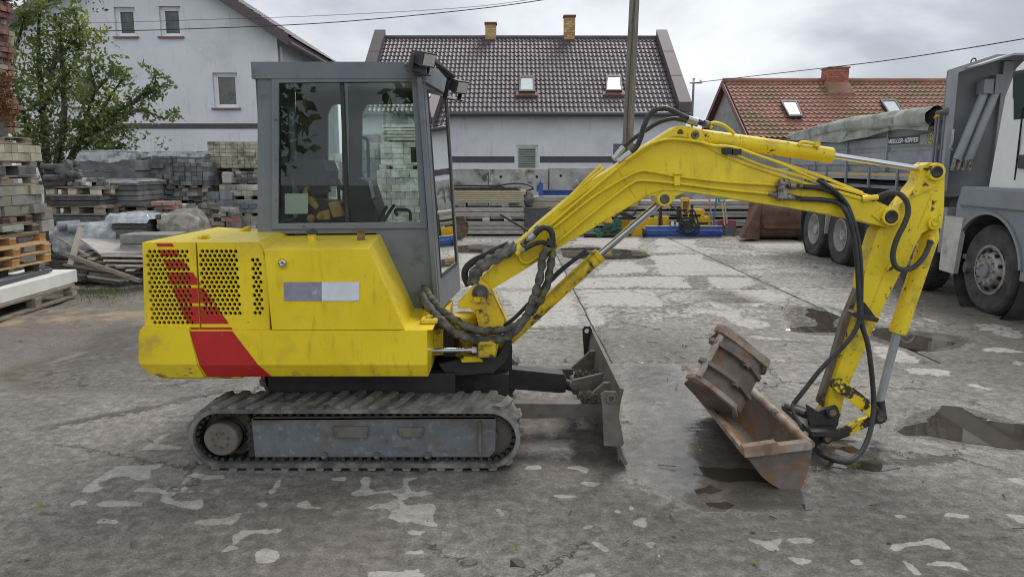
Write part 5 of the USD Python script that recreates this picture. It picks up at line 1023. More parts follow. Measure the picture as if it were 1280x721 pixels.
put("gutter", cyl((xl_ - .05, Yh - ovy - .06, zE - ovy * s2_ + .06), (xr2 + .05, Yh - ovy - .06, zE - ovy * s2_ + .06), .075, 12), M("anthracite_gutter", (.04, .043, .05), rough=.4), RF2, smooth=40)
for xs_ in (xl_, xr2):
    sg = 1 if xs_ > 0 else -1
    for k in range(3):
        t0, t1 = k / 3 + .004, (k + 1) / 3 - .004
        ya, yb = Yh - ovy + (yR - Yh + ovy) * t0, Yh - ovy + (yR - Yh + ovy) * t1
        za_, zb_ = zE - ovy * s2_ + (zR - zE + ovy * s2_) * t0, zE - ovy * s2_ + (zR - zE + ovy * s2_) * t1
        X0, X1 = sorted((xs_ - sg * .30, xs_ + sg * .10))
        put("parapet", hexa([(X0, ya, za_ - .05), (X1, ya, za_ - .05), (X1, yb, zb_ - .05), (X0, yb, zb_ - .05)], [(X0, ya, za_ + .44), (X1, ya, za_ + .44), (X1, yb, zb_ + .44), (X0, yb, zb_ + .44)]), brown_metal, H2_)
n2_ = np.array([0, -(zR - zE), yR - Yh]); n2_ /= np.linalg.norm(n2_)
pl2 = (np.array([0, Yh, zE + .20]), n2_)
for x, y in ((648.5, 98), (757, 97)):
    q = skylight(H2_, [(x, y + 19.5), (x + 20.5, y + 19.5), (x + 19, y), (x + 1, y)], pl2)
    put("flashing", hexa([q[0] + [-.1, -.12, -.12], q[1] + [.1, -.12, -.12], q[1] + [.1, 0, .0], q[0] + [-.1, 0, .0]], [q[0] + [-.1, -.14, -.06], q[1] + [.1, -.14, -.06], q[1] + [.1, 0, .06], q[0] + [-.1, 0, .06]]), M(f"copper_flashing_{int(x)}", (.13, .055, .035), rough=.5), H2_)
ybrick = [M(f"yellow_chimney_brick_{i}", c, rough=.85) for i, c in enumerate([(.40, .26, .10), (.46, .31, .13), (.34, .22, .09), (.5, .36, .17)])]
def brick_chimney(H, X, Y, z0, z1, w, mats, bw, bh, name="chimney", cap=None):
    C = thing(name, parent=H); put("mortar_core", box(X - w/2 + .012, X + w/2 - .012, Y - w/2 + .012, Y + w/2 - .012, z0, z1), M(uniq("m", name + "_mortar")[2:].replace("/", ""), (.22, .19, .15), rough=.9), C)
    r = random.Random(int(abs(X) * 100)); nz = int((z1 - z0) / bh); nb = max(1, int(round(w / bw)))
    for k in range(nz):
        z = z0 + k * bh
        for side in range(3):
            off = (k + side) % 2 * .5
            for j in range(nb + (1 if off else 0)):
                a = max(-w/2, -w/2 + (j - off) * w / nb); b = min(w/2, -w/2 + (j + 1 - off) * w / nb)
                if b - a < .03: continue
                g = .005; d = r.uniform(0, .004)
                m = {0: box(X + a + g, X + b - g, Y - w/2 - d, Y - w/2 + .05, z + g, z + bh - g), 1: box(X + w/2 - .05, X + w/2 + d, Y + a + g, Y + b - g, z + g, z + bh - g), 2: box(X - w/2 - d, X - w/2 + .05, Y + a + g, Y + b - g, z + g, z + bh - g)}[side]
                put("brick", m, r.choice(mats), C)
    put("cap", [box(X - w/2 - .03, X + w/2 + .03, Y - w/2 - .03, Y + w/2 + .03, z1, z1 + .06)], cap or mats[0], C)
for px, top in ((613.5, 27), (711.5, 18)):
    X = P(px, 40, 28.1)[0]; brick_chimney(H2_, X, 28.1, zR - .45, P(px, top + 3, 27.9)[2], .40, ybrick, .2, .085, cap=M(f"chimney_cap_{int(px)}", (.20, .07, .04), rough=.8))
    put("chimney_flashing", hexa([(X - .32, 27.25, zR - .52), (X + .32, 27.25, zR - .52), (X + .32, 28.0, zR + .06), (X - .32, 28.0, zR + .06)], [(X - .30, 27.25, zR - .42), (X + .30, 27.25, zR - .42), (X + .28, 27.9, zR + .08), (X - .28, 27.9, zR + .08)]), brown_metal, H2_)

# house with the red roof, right
H3_ = thing("red_roof_house", "old house with mossy red tiled roof, bare grey gable and brick chimney", "house")
yR3, yE3, xg, xe3 = 31.0, 27.3, 8.82, 24.0
zR3 = P(1000, 98, yR3)[2] - .19; zE3 = P(936, 171, 27.5)[2] - .12
grey_render = M("bare_grey_render", (.20, .195, .18), (.30, .29, .27), scale=3, rough=.9, bump=.01, bscale=20)
put("wall", [hexa([(xg + .15, yE3 + .3, -.05), (xe3 - .3, yE3 + .3, -.05), (xe3 - .3, 34.5, -.05), (xg + .15, 34.5, -.05)], [(xg + .15, yE3 + .3, zE3), (xe3 - .3, yE3 + .3, zE3), (xe3 - .3, 34.5, zE3), (xg + .15, 34.5, zE3)]),
   xext(Polygon([(yE3 + .3, zE3 - .01), (34.5, zE3 - .01), (yR3, zR3 - .1)]), xg + .15, xg + .45)], grey_render, H3_)
RF3 = put("roof", [xext(Polygon([(yE3, zE3 - .05), (yR3, zR3 - .05), (yR3, zR3 + .04), (yE3, zE3 + .04)]), xg - .05, xe3), xext(Polygon([(yR3 + .001, zR3 - .05), (34.9, zE3 - .1), (34.9, zE3 - .0), (yR3 + .001, zR3 + .04)]), xg - .05, xe3)], M("roof_deck_red", (.2, .08, .06), rough=.8), H3_)
put("roof_tiles", tile_roof(xg, xe3, yE3, zE3 + .06, yR3, zR3 + .06, .21, 15, wave=.024, step=.042, seed=4), tile_red, RF3, smooth=38, kind="stuff")
put("ridge_tiles", cyl((xg - .04, yR3, zR3 + .09), (xe3, yR3, zR3 + .09), .11, 12), tile_red, RF3, smooth=40)
put("verge_board", [xext(Polygon([(yE3 - .02, zE3 - .14), (yR3, zR3 - .14), (yR3, zR3 + .10), (yE3 - .02, zE3 + .10)]), xg - .09, xg - .052), xext(Polygon([(yR3 + .001, zR3 - .14), (35, zE3 - .2), (35, zE3 + .04), (yR3 + .001, zR3 + .10)]), xg - .09, xg - .052)], M("dark_red_verge", (.14, .035, .035), rough=.6), RF3)
n3_ = np.array([0, -(zR3 - zE3), yR3 - yE3]); n3_ /= np.linalg.norm(n3_); pl3 = (np.array([0, yE3, zE3 + .14]), n3_)
skylight(H3_, [(986, 148), (1003, 147.5), (994.5, 128), (975, 128)], pl3); skylight(H3_, [(1112, 147), (1130, 146), (1118, 126.5), (1099, 127)], pl3)
X = P(1044, 98, 30.7)[0]; rbrick = [M(f"red_chimney_brick_{i}", c, rough=.85) for i, c in enumerate([(.30, .09, .055), (.36, .12, .075), (.26, .08, .05), (.33, .14, .10)])]
brick_chimney(H3_, X, 30.75, zR3 - .9, P(1044, 86, 30.5)[2], .80, rbrick, .2, .085)
put("chimney_flashing", hexa([(X - .55, 30.0, zR3 - .62), (X + .55, 30.0, zR3 - .62), (X + .5, 30.6, zR3 - .1), (X - .5, 30.6, zR3 - .1)], [(X - .52, 29.98, zR3 - .5), (X + .52, 29.98, zR3 - .5), (X + .42, 30.4, zR3 + .02), (X - .42, 30.4, zR3 + .02)]), tile_red, H3_)

# ---------------------------------------------------------------- pole, cables
wood_pole = M("weathered_pole_wood", (.11, .095, .07), (.21, .185, .145), scale=9, rough=.85, stretch=(3, 3, .25), bump=.02, bscale=30)
a, b = P(783.5, 205, 19.9), P(793, 0, 19.9); d_ = (b - a); lo_ = a + d_ * ((0 - a[2]) / d_[2]); hi_ = a + d_ * ((8.2 - a[2]) / d_[2])
PO = thing("utility_pole", "tall weathered wooden utility pole rising behind the boom", "pole")
put("shaft", cyl(lo_, hi_, .155, 18, .12), wood_pole, PO, smooth=40)
put("crossarm", cbox(hi_[0], hi_[1], hi_[2] - .4, 1.4, .09, .10), wood_pole, PO)
for k in (-.55, .55): put("insulator", cyl(hi_ + [k, 0, -.35], hi_ + [k, 0, -.15], .045, 12), win_white, PO, smooth=40)
put("pole_cable", tube([lo_ + [.0, -.16, 1.0], lo_ + [.01, -.155, 3.5], hi_ + [.02, -.135, -.5]], .012, 6), seat_vinyl, PO)
cable_mat = M("black_cable", (.02, .02, .022), rough=.6)
def cable(pts, r, label): put("overhead_cable", tube(pts, r, 6, 12), cable_mat, None, smooth=True, label=label, cat="cable", group=None)
cable([P(-60, 36, 17), P(110, 39, 17), P(250, 36, 17), P(420, 28, 17), P(600, 11, 17), P(720, -6, 17)], .010, "lower black overhead cable crossing the pale gable below its upper windows")
cable([P(-60, 24, 17.2), P(110, 28.5, 17.2), P(250, 25, 17.2), P(420, 19, 17.2), P(600, 8, 17.2), P(720, -10, 17.2)], .005, "thinner upper overhead wire crossing the pale gable")
cable([P(866, 104, 30), P(980, 91, 26), P(1100, 77, 22), P(1200, 62, 19), P(1290, 47, 17)], .014, "overhead cable over the red roof, from mast to upper right")
MA = thing("roof_mast", "thin grey cable mast beside the right end of the brown roof", "mast")
a = P(866, 128, 30); put("mast_tube", cyl([a[0], 30, 0], [a[0], 30, P(866, 98, 30)[2]], .045, 8), fitting, MA)
put("mast_arm", cbox(a[0] + .1, 30, P(866, 104, 30)[2], .5, .05, .05), fitting, MA)
for k in (0, .28): put("insulator", cyl([a[0] + k, 30, P(866, 104, 30)[2]], [a[0] + k, 30, P(866, 100, 30)[2]], .05, 8), win_white, MA)

# ---------------------------------------------------------------- retaining wall of concrete blocks
RWm = M("stained_concrete_block", (.24, .235, .22), (.40, .395, .375), scale=2.2, rough=.9, bump=.01, bscale=30, spots=[((.07, .068, .06), 1.6, .585, .07), ((.46, .455, .44), 6, .62, .08)])
RW = thing("block_wall", "low wall of big stained concrete blocks in front of the brown roof house", "wall")
r = random.Random(2); xk = P(611, 220, 20.6)[0]; Wk = P(686, 220, 20.6)[0] - xk
for k in range(-3, 5):
    t = P(650, 210.5, 20.6)[2] + r.uniform(-.02, .02)
    bl = put("block", chbox(xk + (k + .5) * Wk, 20.6 + .3, t / 2, Wk - .03, .6, t, .012), RWm, RW)
    for fx in (.2, .8):
        if k in (0, 1): put("lifting_hole", cyl((xk + (k + fx) * Wk, 20.603, t - .22), (xk + (k + fx) * Wk, 20.598, t - .22), .04, 12), dark_hole, bl)

# ---------------------------------------------------------------- the tipper truck
TR = thing("tipper_truck", "grey tipper truck with white cab and rolled tarpaulin parked on the right", "truck")
TO = np.array([5.99, 14.29, 0.0]); tt = np.array([-.0436, -.99905, 0]); tw = np.array([.99905, -.0436, 0])
def TW(m):
    m = as_tm(m).copy(); v = np.array(m.vertices)
    m = tm(TO + v[:, [0]] * tt + v[:, [1]] * tw + v[:, [2]] * np.array([0, 0, 1.0]), np.array(m.faces)); return m
def tpx(px, py, w=0.0):                  # truck coordinates (along, across, height) of a measured point on the upright plane w
    o = TO + tw * w; r = ray(px, py); c = np.array([0, 0, CAMZ]); k = np.dot(tw, o - c) / np.dot(tw, r); q = c + r * k - TO
    return np.array([np.dot(q, tt), w, q[2]])
tip_grey = M("tipper_grey_paint", (.20, .215, .235), (.26, .275, .295), scale=1.5, rough=.5, bump=.004, bscale=6, spots=[((.30, .25, .15), 1.2, .66, .1), ((.12, .12, .12), 2.5, .64, .1)])
tip_dark = M("tipper_dark_grey", (.14, .15, .165), (.19, .20, .215), scale=2, rough=.5)
truck_white = M("truck_white_paint", (.62, .62, .60), (.68, .68, .66), scale=2, rough=.3, coat=.3)
fender_grey = M("grey_fender_plastic", (.155, .17, .185), (.19, .205, .22), scale=3, rough=.5, spots=[((.19, .175, .15), 3, .62, .1)])
tyre_m = M("dusty_tyre", (.025, .025, .026), (.065, .062, .058), scale=6, rough=.85, bump=.01, bscale=40)
rim_m = M("dusty_steel_rim", (.26, .25, .235), (.36, .35, .33), scale=7, rough=.6, spots=[((.13, .11, .09), 6, .63, .08)])
rim_al = M("aluminium_rim", (.24, .225, .21), (.36, .34, .32), scale=9, rough=.4, metal=.6, spots=[((.10, .09, .08), 9, .63, .08)])
mudflap = M("pale_mud_guard", (.33, .32, .29), (.46, .45, .41), scale=4, rough=.7, spots=[((.24, .20, .15), 3, .60, .1)])
def wheel(u, w, steer, sgn=-1, simple=False):
    W = thing("wheel", parent=TR); R = .53
    pr = [(0, .30), (0, .36), (-.012, .42), (-.03, .47), (-.015, .505), (.01, .525), (.05, R), (.24, R), (.28, .525), (.30, .50), (.31, .45), (.29, .36), (.28, .30)]
    put("tyre", TW(lathe((u, w, R), (0, -sgn, 0), pr, 48)), tyre_m, W, smooth=35)
    if not simple:
        lg = []
        for k in range(60):
            t = k * 2 * np.pi / 60
            for a_, b_, ph in ((.02, .14, 0), (.16, .29, .05)):
                m = box(-.016, .016, a_, b_, R - .004, R + .010); rot(m, .35, [0, 0, 1], (0, (a_ + b_) / 2, R)); rot(m, t + ph, [0, 1, 0]); m.vertices[:, 1] *= -sgn; mov(m, (u, w, R)); lg.append(TW(m))
        put("tread_blocks", lg, tyre_m, W, kind="stuff")
    if steer:
        put("rim", TW(lathe((u, w, R), (0, -sgn, 0), [(-.01, .30), (-.015, .27), (.03, .25), (.03, .235), (-.02, .215), (-.05, .19), (-.055, .10), (-.055, .0)], 36)), rim_al, W, smooth=30)
        put("hub", TW(lathe((u, w - .0 * sgn, R), (0, -sgn, 0), [(-.05, .10), (-.085, .095), (-.095, .07), (-.08, .06), (-.08, 0)], 20)), tip_dark, W, smooth=30)
        for k in range(10):
            t = k * 2 * np.pi / 10; c = np.array([u + .165 * np.cos(t), w, R + .165 * np.sin(t)]); put("wheel_nut", TW(cyl(c + [0, .05 * sgn, 0], c + [0, .085 * sgn, 0], .017, 6)), rim_al, W)
            t += .31; c = np.array([u + .225 * np.cos(t), w, R + .225 * np.sin(t)]); put("hand_hole", TW(cyl(c + [0, .0 * sgn, 0], c + [0, .0335 * sgn, 0], .022, 8)), dark_hole, W)
    else:
        put("rim", TW(lathe((u, w, R), (0, -sgn, 0), [(-.005, .30), (-.012, .285), (.02, .275), (.06, .25), (.13, .22), (.14, .11), (.05, .10), (.02, .085), (.015, 0)], 32)), rim_m, W, smooth=30)
        for k in range(10):
            t = k * 2 * np.pi / 10; c = np.array([u + .165 * np.cos(t), w, R + .165 * np.sin(t)]); put("wheel_nut", TW(cyl(c + [0, .14 * -sgn, 0], c + [0, .11 * -sgn, 0], .016, 6)), rim_m, W)
for u in (0, 1.30): wheel(u, 0, False); wheel(u, 2.35, False, 1, True); wheel(u, .36, False, -1, True)
for u in (3.93, 5.73): wheel(u, 0, True); wheel(u, 2.35, True, 1, True)
chs = M("dirty_chassis", (.018, .018, .018), (.05, .045, .04), scale=5, rough=.8)
put("chassis", [TW(box(-1.9, 6.2, .75, 1.0, .75, 1.10)), TW(box(-1.9, 6.2, 1.45, 1.7, .75, 1.10)), TW(box(-.15, .15, .3, 2.1, .43, .62)), TW(box(1.15, 1.45, .3, 2.1, .43, .62)), TW(box(3.8, 4.05, .3, 2.1, .43, .60)), TW(box(5.6, 5.85, .3, 2.1, .43, .60)), TW(box(1.9, 3.3, .15, .72, .55, 1.05)), TW(box(-1.7, 4.6, .35, 2.1, 1.10, 1.50))], chs, TR)
for u in (-.05, 1.30): put("wing", TW(lathe((u, .02, .53), (0, 1, 0), [(0, .60), (.55, .60), (.55, .62), (0, .62)], 24)), chs, TR, smooth=30)
# tipper body
zb, zt_ = 1.55, 2.42; u0, u1 = -1.62, 4.40; wS = -.02
put("side_panel", TW(box(u0, u1, wS, wS + .05, zb + .12, zt_)), tip_grey, TR); put("side_panel", TW(box(u0, u1, 2.38, 2.43, zb + .12, zt_)), tip_grey, TR)
put("tipper_floor", TW(box(u0, u1, wS + .05, 2.38, zb, zb + .12)), tip_dark, TR); put("tailgate", TW(box(u0 - .06, u0, wS, 2.43, zb, zt_)), tip_grey, TR)
for za_, zb_ in ((1.76, 1.99), (2.03, 2.22), (2.26, 2.40)):
    put("panel_rib", TW(hexa([(u0, wS, za_), (u1, wS, za_), (u1, wS - .03, za_ + .03), (u0, wS - .03, za_ + .03)][::-1], [(u0, wS, zb_), (u1, wS, zb_), (u1, wS - .03, zb_ - .03), (u0, wS - .03, zb_ - .03)][::-1])), tip_grey, TR)
put("bottom_rail", TW(box(u0, u1, wS - .05, wS + .06, zb - .0, zb + .115)), tip_grey, TR)
put("reflective_strip", TW(box(u0, u1, wS - .0525, wS - .0505, zb + .055, zb + .095)), M("faded_orange_strip", (.42, .27, .06), (.40, .34, .22), scale=4, rough=.6), TR)
for k in range(6):
    u = tpx(1062, 190, wS)[0] + (k - 2) * (tpx(1112, 190, wS)[0] - tpx(1062, 190, wS)[0])
    if u0 < u < u1: put("side_post", TW(box(u - .02, u + .02, wS - .055, wS, zb + .12, zt_ - .01)), tip_grey, TR)
for px in (1014, 1037, 1062, 1091, 1127, 1160):
    u = tpx(px, 220, wS)[0]; put("hinge", TW(box(u - .025, u + .025, wS - .075, wS - .051, zb - .14, zb + .20)), tip_dark, TR)
put("under_rail", TW(box(u0, u1, wS - .02, wS + .03, zb - .14, zb - .09)), tip_dark, TR)
# the tarpaulin
tarp = M("dirty_canvas_tarp", (.25, .26, .225), (.40, .41, .37), scale=2.6, rough=.85, bump=.015, bscale=9, spots=[((.15, .16, .13), 1.6, .58, .1), ((.13, .105, .08), 3, .64, .08)])
us = np.linspace(u0 + .1, 4.30, 90); th = np.arange(22) * 2 * np.pi / 22; V, F_ = [], []
for i, u in enumerate(us):
    k = (u - u0) / (u1 - u0); rr = .062 + .066 * k
    n_ = meshkit.noise(np.stack([np.full(22, u * 1.6), np.cos(th) * 1.3, np.sin(th) * 1.3], -1), 3) * .55 + .70
    c = np.array([wS - .02 - .03 * k, zt_ + .02 + .03 * np.sin(u * 1.1) + .03 * k]); yy = c[0] - np.cos(th) * rr * n_ * 1.05; zz = c[1] + np.sin(th) * rr * n_ - (np.cos(th) > .2) * (np.sin(th) < 0) * .05
    V.append(np.stack([np.full(22, u), yy, zz], 1))
for i in range(len(us) - 1):
    for j in range(22): k = (j + 1) % 22; F_ += [(i*22+j, (i+1)*22+k, i*22+k), (i*22+j, (i+1)*22+j, (i+1)*22+k)]
put("rolled_tarpaulin", TW(tm(np.vstack(V), F_)), tarp, TR, smooth=60)
e_ = np.vstack(V)[-22:]; put("tarpaulin_end", TW(cyl((4.28, e_[:, 1].mean(), e_[:, 2].mean()), (4.305, e_[:, 1].mean(), e_[:, 2].mean()), .095, 18)), dark_hole, TR)
put("tarpaulin_bow", TW(tube([(4.30, wS - .05, zt_ - .02), (4.36, wS - .06, zt_ + .0), (4.41, wS - .04, zt_ + .02)], .03, 8)), M("yellow_hook", (.5, .33, .05), rough=.6), TR)
V, F_ = [], []; vs = np.linspace(0, 1, 9)
for u in us:
    k = (u - u0) / (u1 - u0); dr = .10 + .10 * meshkit.noise(np.array([[u * .9, 3, 0]]), 5)[0] + .07 * (1 - abs(2 * k - 1))
    V.append(np.stack([np.full(9, u), wS - .075 - .045 * vs - .02 * np.sin(vs * 6 + u * 5), zt_ + .04 - dr * vs * 1.15], 1))
for i in range(len(us) - 1):
    for j in range(8): F_ += [(i*9+j, i*9+j+1, (i+1)*9+j+1), (i*9+j, (i+1)*9+j+1, (i+1)*9+j)]
put("tarpaulin_flap", TW(tm(np.vstack(V), F_)), tarp, TR, smooth=True)
# headboard
uh = 4.42; hb = [(wS - .02, 1.35), (2.45, 1.35), (2.45, 3.0), (1.95, 3.17), (.48, 3.17), (wS - .02, 3.0)]
def uext(poly_, ua, ub):
    e = trimesh.creation.extrude_polygon(poly_, ub - ua, engine="earcut"); v = np.array(e.vertices); return TW(tm(np.stack([ua + v[:, 2], v[:, 0], v[:, 1]], 1), e.faces))
HBp = Polygon(hb)
put("headboard", uext(HBp, uh, uh + .05), tip_dark, TR)
put("headboard_rim", uext(HBp.buffer(.012).difference(HBp.buffer(-.06, join_style=2)).difference(sbox(-1, 1.0, 4, 1.42)), uh + .051, uh + .17), tip_grey, TR)
put("headboard_canopy", uext(Polygon([(.10, 3.02), (.48, 3.145), (1.95, 3.145), (2.3, 3.02), (2.3, 3.0), (1.95, 3.12), (.48, 3.12), (.10, 3.0)]), uh + .17, uh + .52), tip_grey, TR)
put("headboard_post", TW(box(uh + .051, uh + .11, .62, .74, 1.5, 3.1)), tip_grey, TR)
a, b = tpx(1232, 118, .35), tpx(1198, 203, .22); a[0] = b[0] = uh + .30
put("tipping_ram", TW(cyl((uh + .20, .36, 2.72), (uh + .24, .07, 1.84), .052, 16)), tip_grey, TR, smooth=40); put("tipping_ram", TW(cyl((uh + .20, .49, 2.70), (uh + .24, .20, 1.80), .056, 16)), tip_grey, TR, smooth=40)
put("ram_bracket", [TW(box(uh + .11, uh + .28, .30, .42, 2.68, 2.86)), TW(box(uh + .11, uh + .26, .45, .56, 2.68, 2.92))], tip_dark, TR); put("ram_fittings", [TW(cyl((uh + .24 + .02 * k, .02 + .06 * k, 1.70), (uh + .24 + .02 * k, .05 + .06 * k, 1.84), .028, 8)) for k in range(4)], fitting, TR)
put("ladder_rod", [TW(cyl((uh + .0, wS - .06, 1.55), (uh + .0, wS - .06, 2.40), .016, 8)), TW(cyl((uh - .07, wS - .06, 1.5), (uh - .07, wS - .06, 2.45), .02, 8)), TW(cyl((uh + .09, wS - .04, 1.6), (uh + .09, wS - .04, 2.45), .014, 8))], tip_dark, TR)
put("crank_head", [TW(cyl((uh - .07, wS - .06, 2.46), (uh + .10, wS - .04, 2.47), .03, 10)), TW(mov(trimesh.creation.icosphere(2, .05), (uh + .12, wS - .04, 2.47)))], dirty_steel, TR, smooth=40)
put("grab_handle", TW(tube([(uh + .27, wS + .0, 2.22), (uh + .36, wS - .06, 2.20), (uh + .37, wS - .06, 2.08), (uh + .33, wS - .06, 1.98), (uh + .27, wS + .0, 1.97)], .014, 8)), M("grey_handle", (.32, .33, .34), rough=.5), TR, smooth=True)
put("air_pipe", TW(tube([(uh + .1, .95, 2.0), (uh + .12, .95, 1.7), (uh + .15, .88, 1.5), (uh + .3, .75, 1.42)], .02, 8)), fitting, TR, smooth=True)
put("lifting_eye", TW(tube([(uh + .16, .16, 3.055), (uh + .16, .18, 3.12), (uh + .16, .22, 3.13), (uh + .16, .24, 3.075)], .010, 6)), dirty_steel, TR)
# cab, fender, side boxes
uc0, uc1 = 5.60, 7.85
put("cab_shell", TW(hullpts([(uc0, -.04, 1.50), (uc1, -.04, 1.50), (uc0, 2.40, 1.50), (uc1, 2.40, 1.50), (uc0 + .06, -.0, 2.55), (uc1 - .1, -.0, 2.55), (uc0 + .06, 2.35, 2.55), (uc1 - .1, 2.35, 2.55), (uc0 + .14, .04, 2.86), (uc1 - .3, .04, 2.86), (uc0 + .14, 2.3, 2.86), (uc1 - .3, 2.3, 2.86), (uc0 + .34, .16, 3.10), (uc1 - .5, .16, 3.10), (uc0 + .34, 2.2, 3.10), (uc1 - .5, 2.2, 3.10)])), truck_white, TR, smooth=25)
put("roof_seam", TW(box(uc0 + .12, uc1 - .3, .012, .03, 2.80, 2.825)), tip_dark, TR)
q0, q1 = tpx(1266, 150, -.02), tpx(1266, 93, -.02)
put("side_window", TW(hexa([(q0[0], -.012, q0[2]), (q0[0] + .75, -.012, q0[2]), (q0[0] + .75, .03, q0[2]), (q0[0], .03, q0[2])], [(q1[0] - .02, .0, q1[2]), (q0[0] + .75, .0, q1[2]), (q0[0] + .75, .05, q1[2]), (q1[0] - .02, .05, q1[2])])), M("dark_truck_window", (.012, .02, .02), rough=.05, spec=.8), TR)
put("window_rubber", TW(hexa([(q0[0] - .03, -.006, q0[2] - .03), (q0[0] + .8, -.006, q0[2] - .03), (q0[0] + .8, .02, q0[2] - .03), (q0[0] - .03, .02, q0[2] - .03)], [(q1[0] - .04, .004, q1[2] + .03), (q0[0] + .8, .004, q1[2] + .03), (q0[0] + .8, .04, q1[2] + .03), (q1[0] - .04, .04, q1[2] + .03)])), seat_vinyl, TR)
q = tpx(1273, 205, -.05); put("door_handle", TW(box(q[0], q[0] + .25, -.055, -.03, q[2] - .05, q[2] + .10)), seat_vinyl, TR)
put("door_gap", TW(box(q[0] - .06, q[0] - .045, -.043, -.03, 1.6, 2.4)), dark_hole, TR)
FD = thing("fender", parent=TR)
c_ = np.array([5.73, .53]); arch = Point(*c_).buffer(.66, quad_segs=16)
fp = Polygon([(5.02, .95), (5.02, 1.28), (5.10, 1.50), (6.6, 1.50), (6.6, .5), (5.12, .5)]).difference(arch)
def wext(poly_, w0, w1):
    e = trimesh.creation.extrude_polygon(poly_, w1 - w0, engine="earcut"); v = np.array(e.vertices); return TW(tm(np.stack([v[:, 0], w0 + v[:, 2], v[:, 1]], 1), np.array(e.faces)[:, ::-1]))
put("arch_panel", wext(fp, -.07, .02), fender_grey, FD); put("arch_roof", TW(lathe((5.73, -.06, .53), (0, 1, 0), [(0, .645), (.5, .645), (.5, .665), (0, .665)], 30)), chs, FD, smooth=30)
put("arch_lip", wext(Point(*c_).buffer(.70, quad_segs=16).difference(arch).intersection(sbox(5.0, .62, 6.6, 1.4)), -.095, -.071), fender_grey, FD)
put("upper_step", TW(chbox(5.9, .1, 1.38, 1.6, .4, .26, .03)), fender_grey, FD)
a, b = tpx(1178, 336, -.06), tpx(1205, 273, -.06)
put("mud_guard", wext(Polygon([(a[0] - .0, a[2]), (b[0] - .05, a[2] - .01), (b[0] + .04, b[2]), (a[0] + .02, b[2])]).buffer(.04).buffer(-.03), -.10, -.04), mudflap, TR); put("guard_bracket", [TW(box(b[0] - .02, b[0] + .10, -.02, .2, .60, .66)), TW(cyl((b[0] + .1, -.05, .5), (b[0] + .14, .1, .5), .07, 12))], dirty_steel, TR)
put("guard_bracket", TW(box(a[0] - .16, a[0] - .02, -.06, .1, .62, 1.22)), fender_grey, TR); put("air_tank", TW(cyl((2.0, .35, .72), (3.2, .35, .72), .19, 18)), chs, TR, smooth=40)
put("exhaust_box", TW(chbox(4.75, .45, 1.18, .7, .6, .30, .04)), chs, TR); put("rear_mudflap", TW(box(-.75, -.73, .0, .6, .25, .95)), chs, TR); put("mudflap_pale", TW(box(.63, .655, -.03, .06, .50, .98)), mudflap, TR)
# lettering and round emblem on the side
lq = tpx(1113, 172.6, wS); lq2 = tpx(1152, 165.2, wS)
lw, lh = lq2[0] - lq[0], .115
put("name_plate", TW(box(lq[0], lq2[0] + .02, wS - .034, wS - .0305, 2.075, 2.19)), seat_vinyl, TR)
tx = meshkit.text_mesh("MEILLER-KIPPER", .062, .002, bold=True); tv_ = np.array(tx.vertices); sx_ = (lw - .02) / np.ptp(tv_[:, 0])
tv2 = np.stack([lq[0] + .02 + (tv_[:, 0] - tv_[:, 0].min()) * sx_, wS - .0345 - tv_[:, 2], 2.10 + tv_[:, 1]], 1)
put("name_lettering", TW(tm(tv2, np.array(tx.faces)[:, ::-1])), win_white, TR)
eq = tpx(1166.5, 168.5, wS); er = .085
put("emblem", [TW(lathe((eq[0], wS - .0305, 2.135), (0, -1, 0), [(0, .10), (.004, .10), (.004, 0)], 28))], M("emblem_gold", (.52, .42, .17), rough=.5), TR); put("emblem_ring", TW(lathe((eq[0], wS - .036, 2.135), (0, -1, 0), [(0, .090), (.002, .090), (.002, .078), (0, .078)], 28)), seat_vinyl, TR)
for k in range(7):
    zz = 2.135 + .05 * (k - 3) / 3; hw = .065 * math.sqrt(max(.05, 1 - ((k - 3) / 3.4) ** 2)); put("emblem_bar", [TW(box(eq[0] + s * hw * .55 - hw * .38, eq[0] + s * hw * .55 + hw * .38, wS - .0375, wS - .0348, zz - .0045, zz + .0045)) for s in (-1, 1)], seat_vinyl, TR)
# ---------------------------------------------------------------- stacks of building material on the left
def stone(name, c1, c2, **k): return M(name, c1, c2, scale=k.pop("scale", 7), rough=.9, bump=.012, bscale=35, rnd=k.pop("rnd", .22), **k)
m_beige = stone("beige_block", (.33, .29, .22), (.43, .39, .31)); m_grey = stone("grey_block", (.20, .20, .185), (.32, .315, .29)); m_green = stone("greenish_block", (.22, .215, .165), (.30, .29, .23))
m_dark = stone("dark_slab", (.060, .061, .063), (.115, .115, .115)); m_slate = stone("slate_kerb", (.092, .094, .094), (.175, .175, .170)); m_brown = stone("brown_grey_cobble", (.11, .095, .08), (.20, .18, .155)); m_blue = stone("blue_grey_paver", (.12, .135, .15), (.22, .235, .25))
m_lite = stone("pale_paver", (.36, .35, .31), (.50, .49, .44), spots=[((.20, .19, .13), 3, .60, .08)]); m_mossp = stone("mossy_beige_paver", (.26, .245, .18), (.40, .38, .30), spots=[((.10, .095, .055), 3.5, .57, .08)]); m_redb = stone("faded_red_brick", (.25, .10, .075), (.36, .18, .14)); m_pink = stone("pinkish_brick", (.30, .20, .17), (.38, .29, .25))
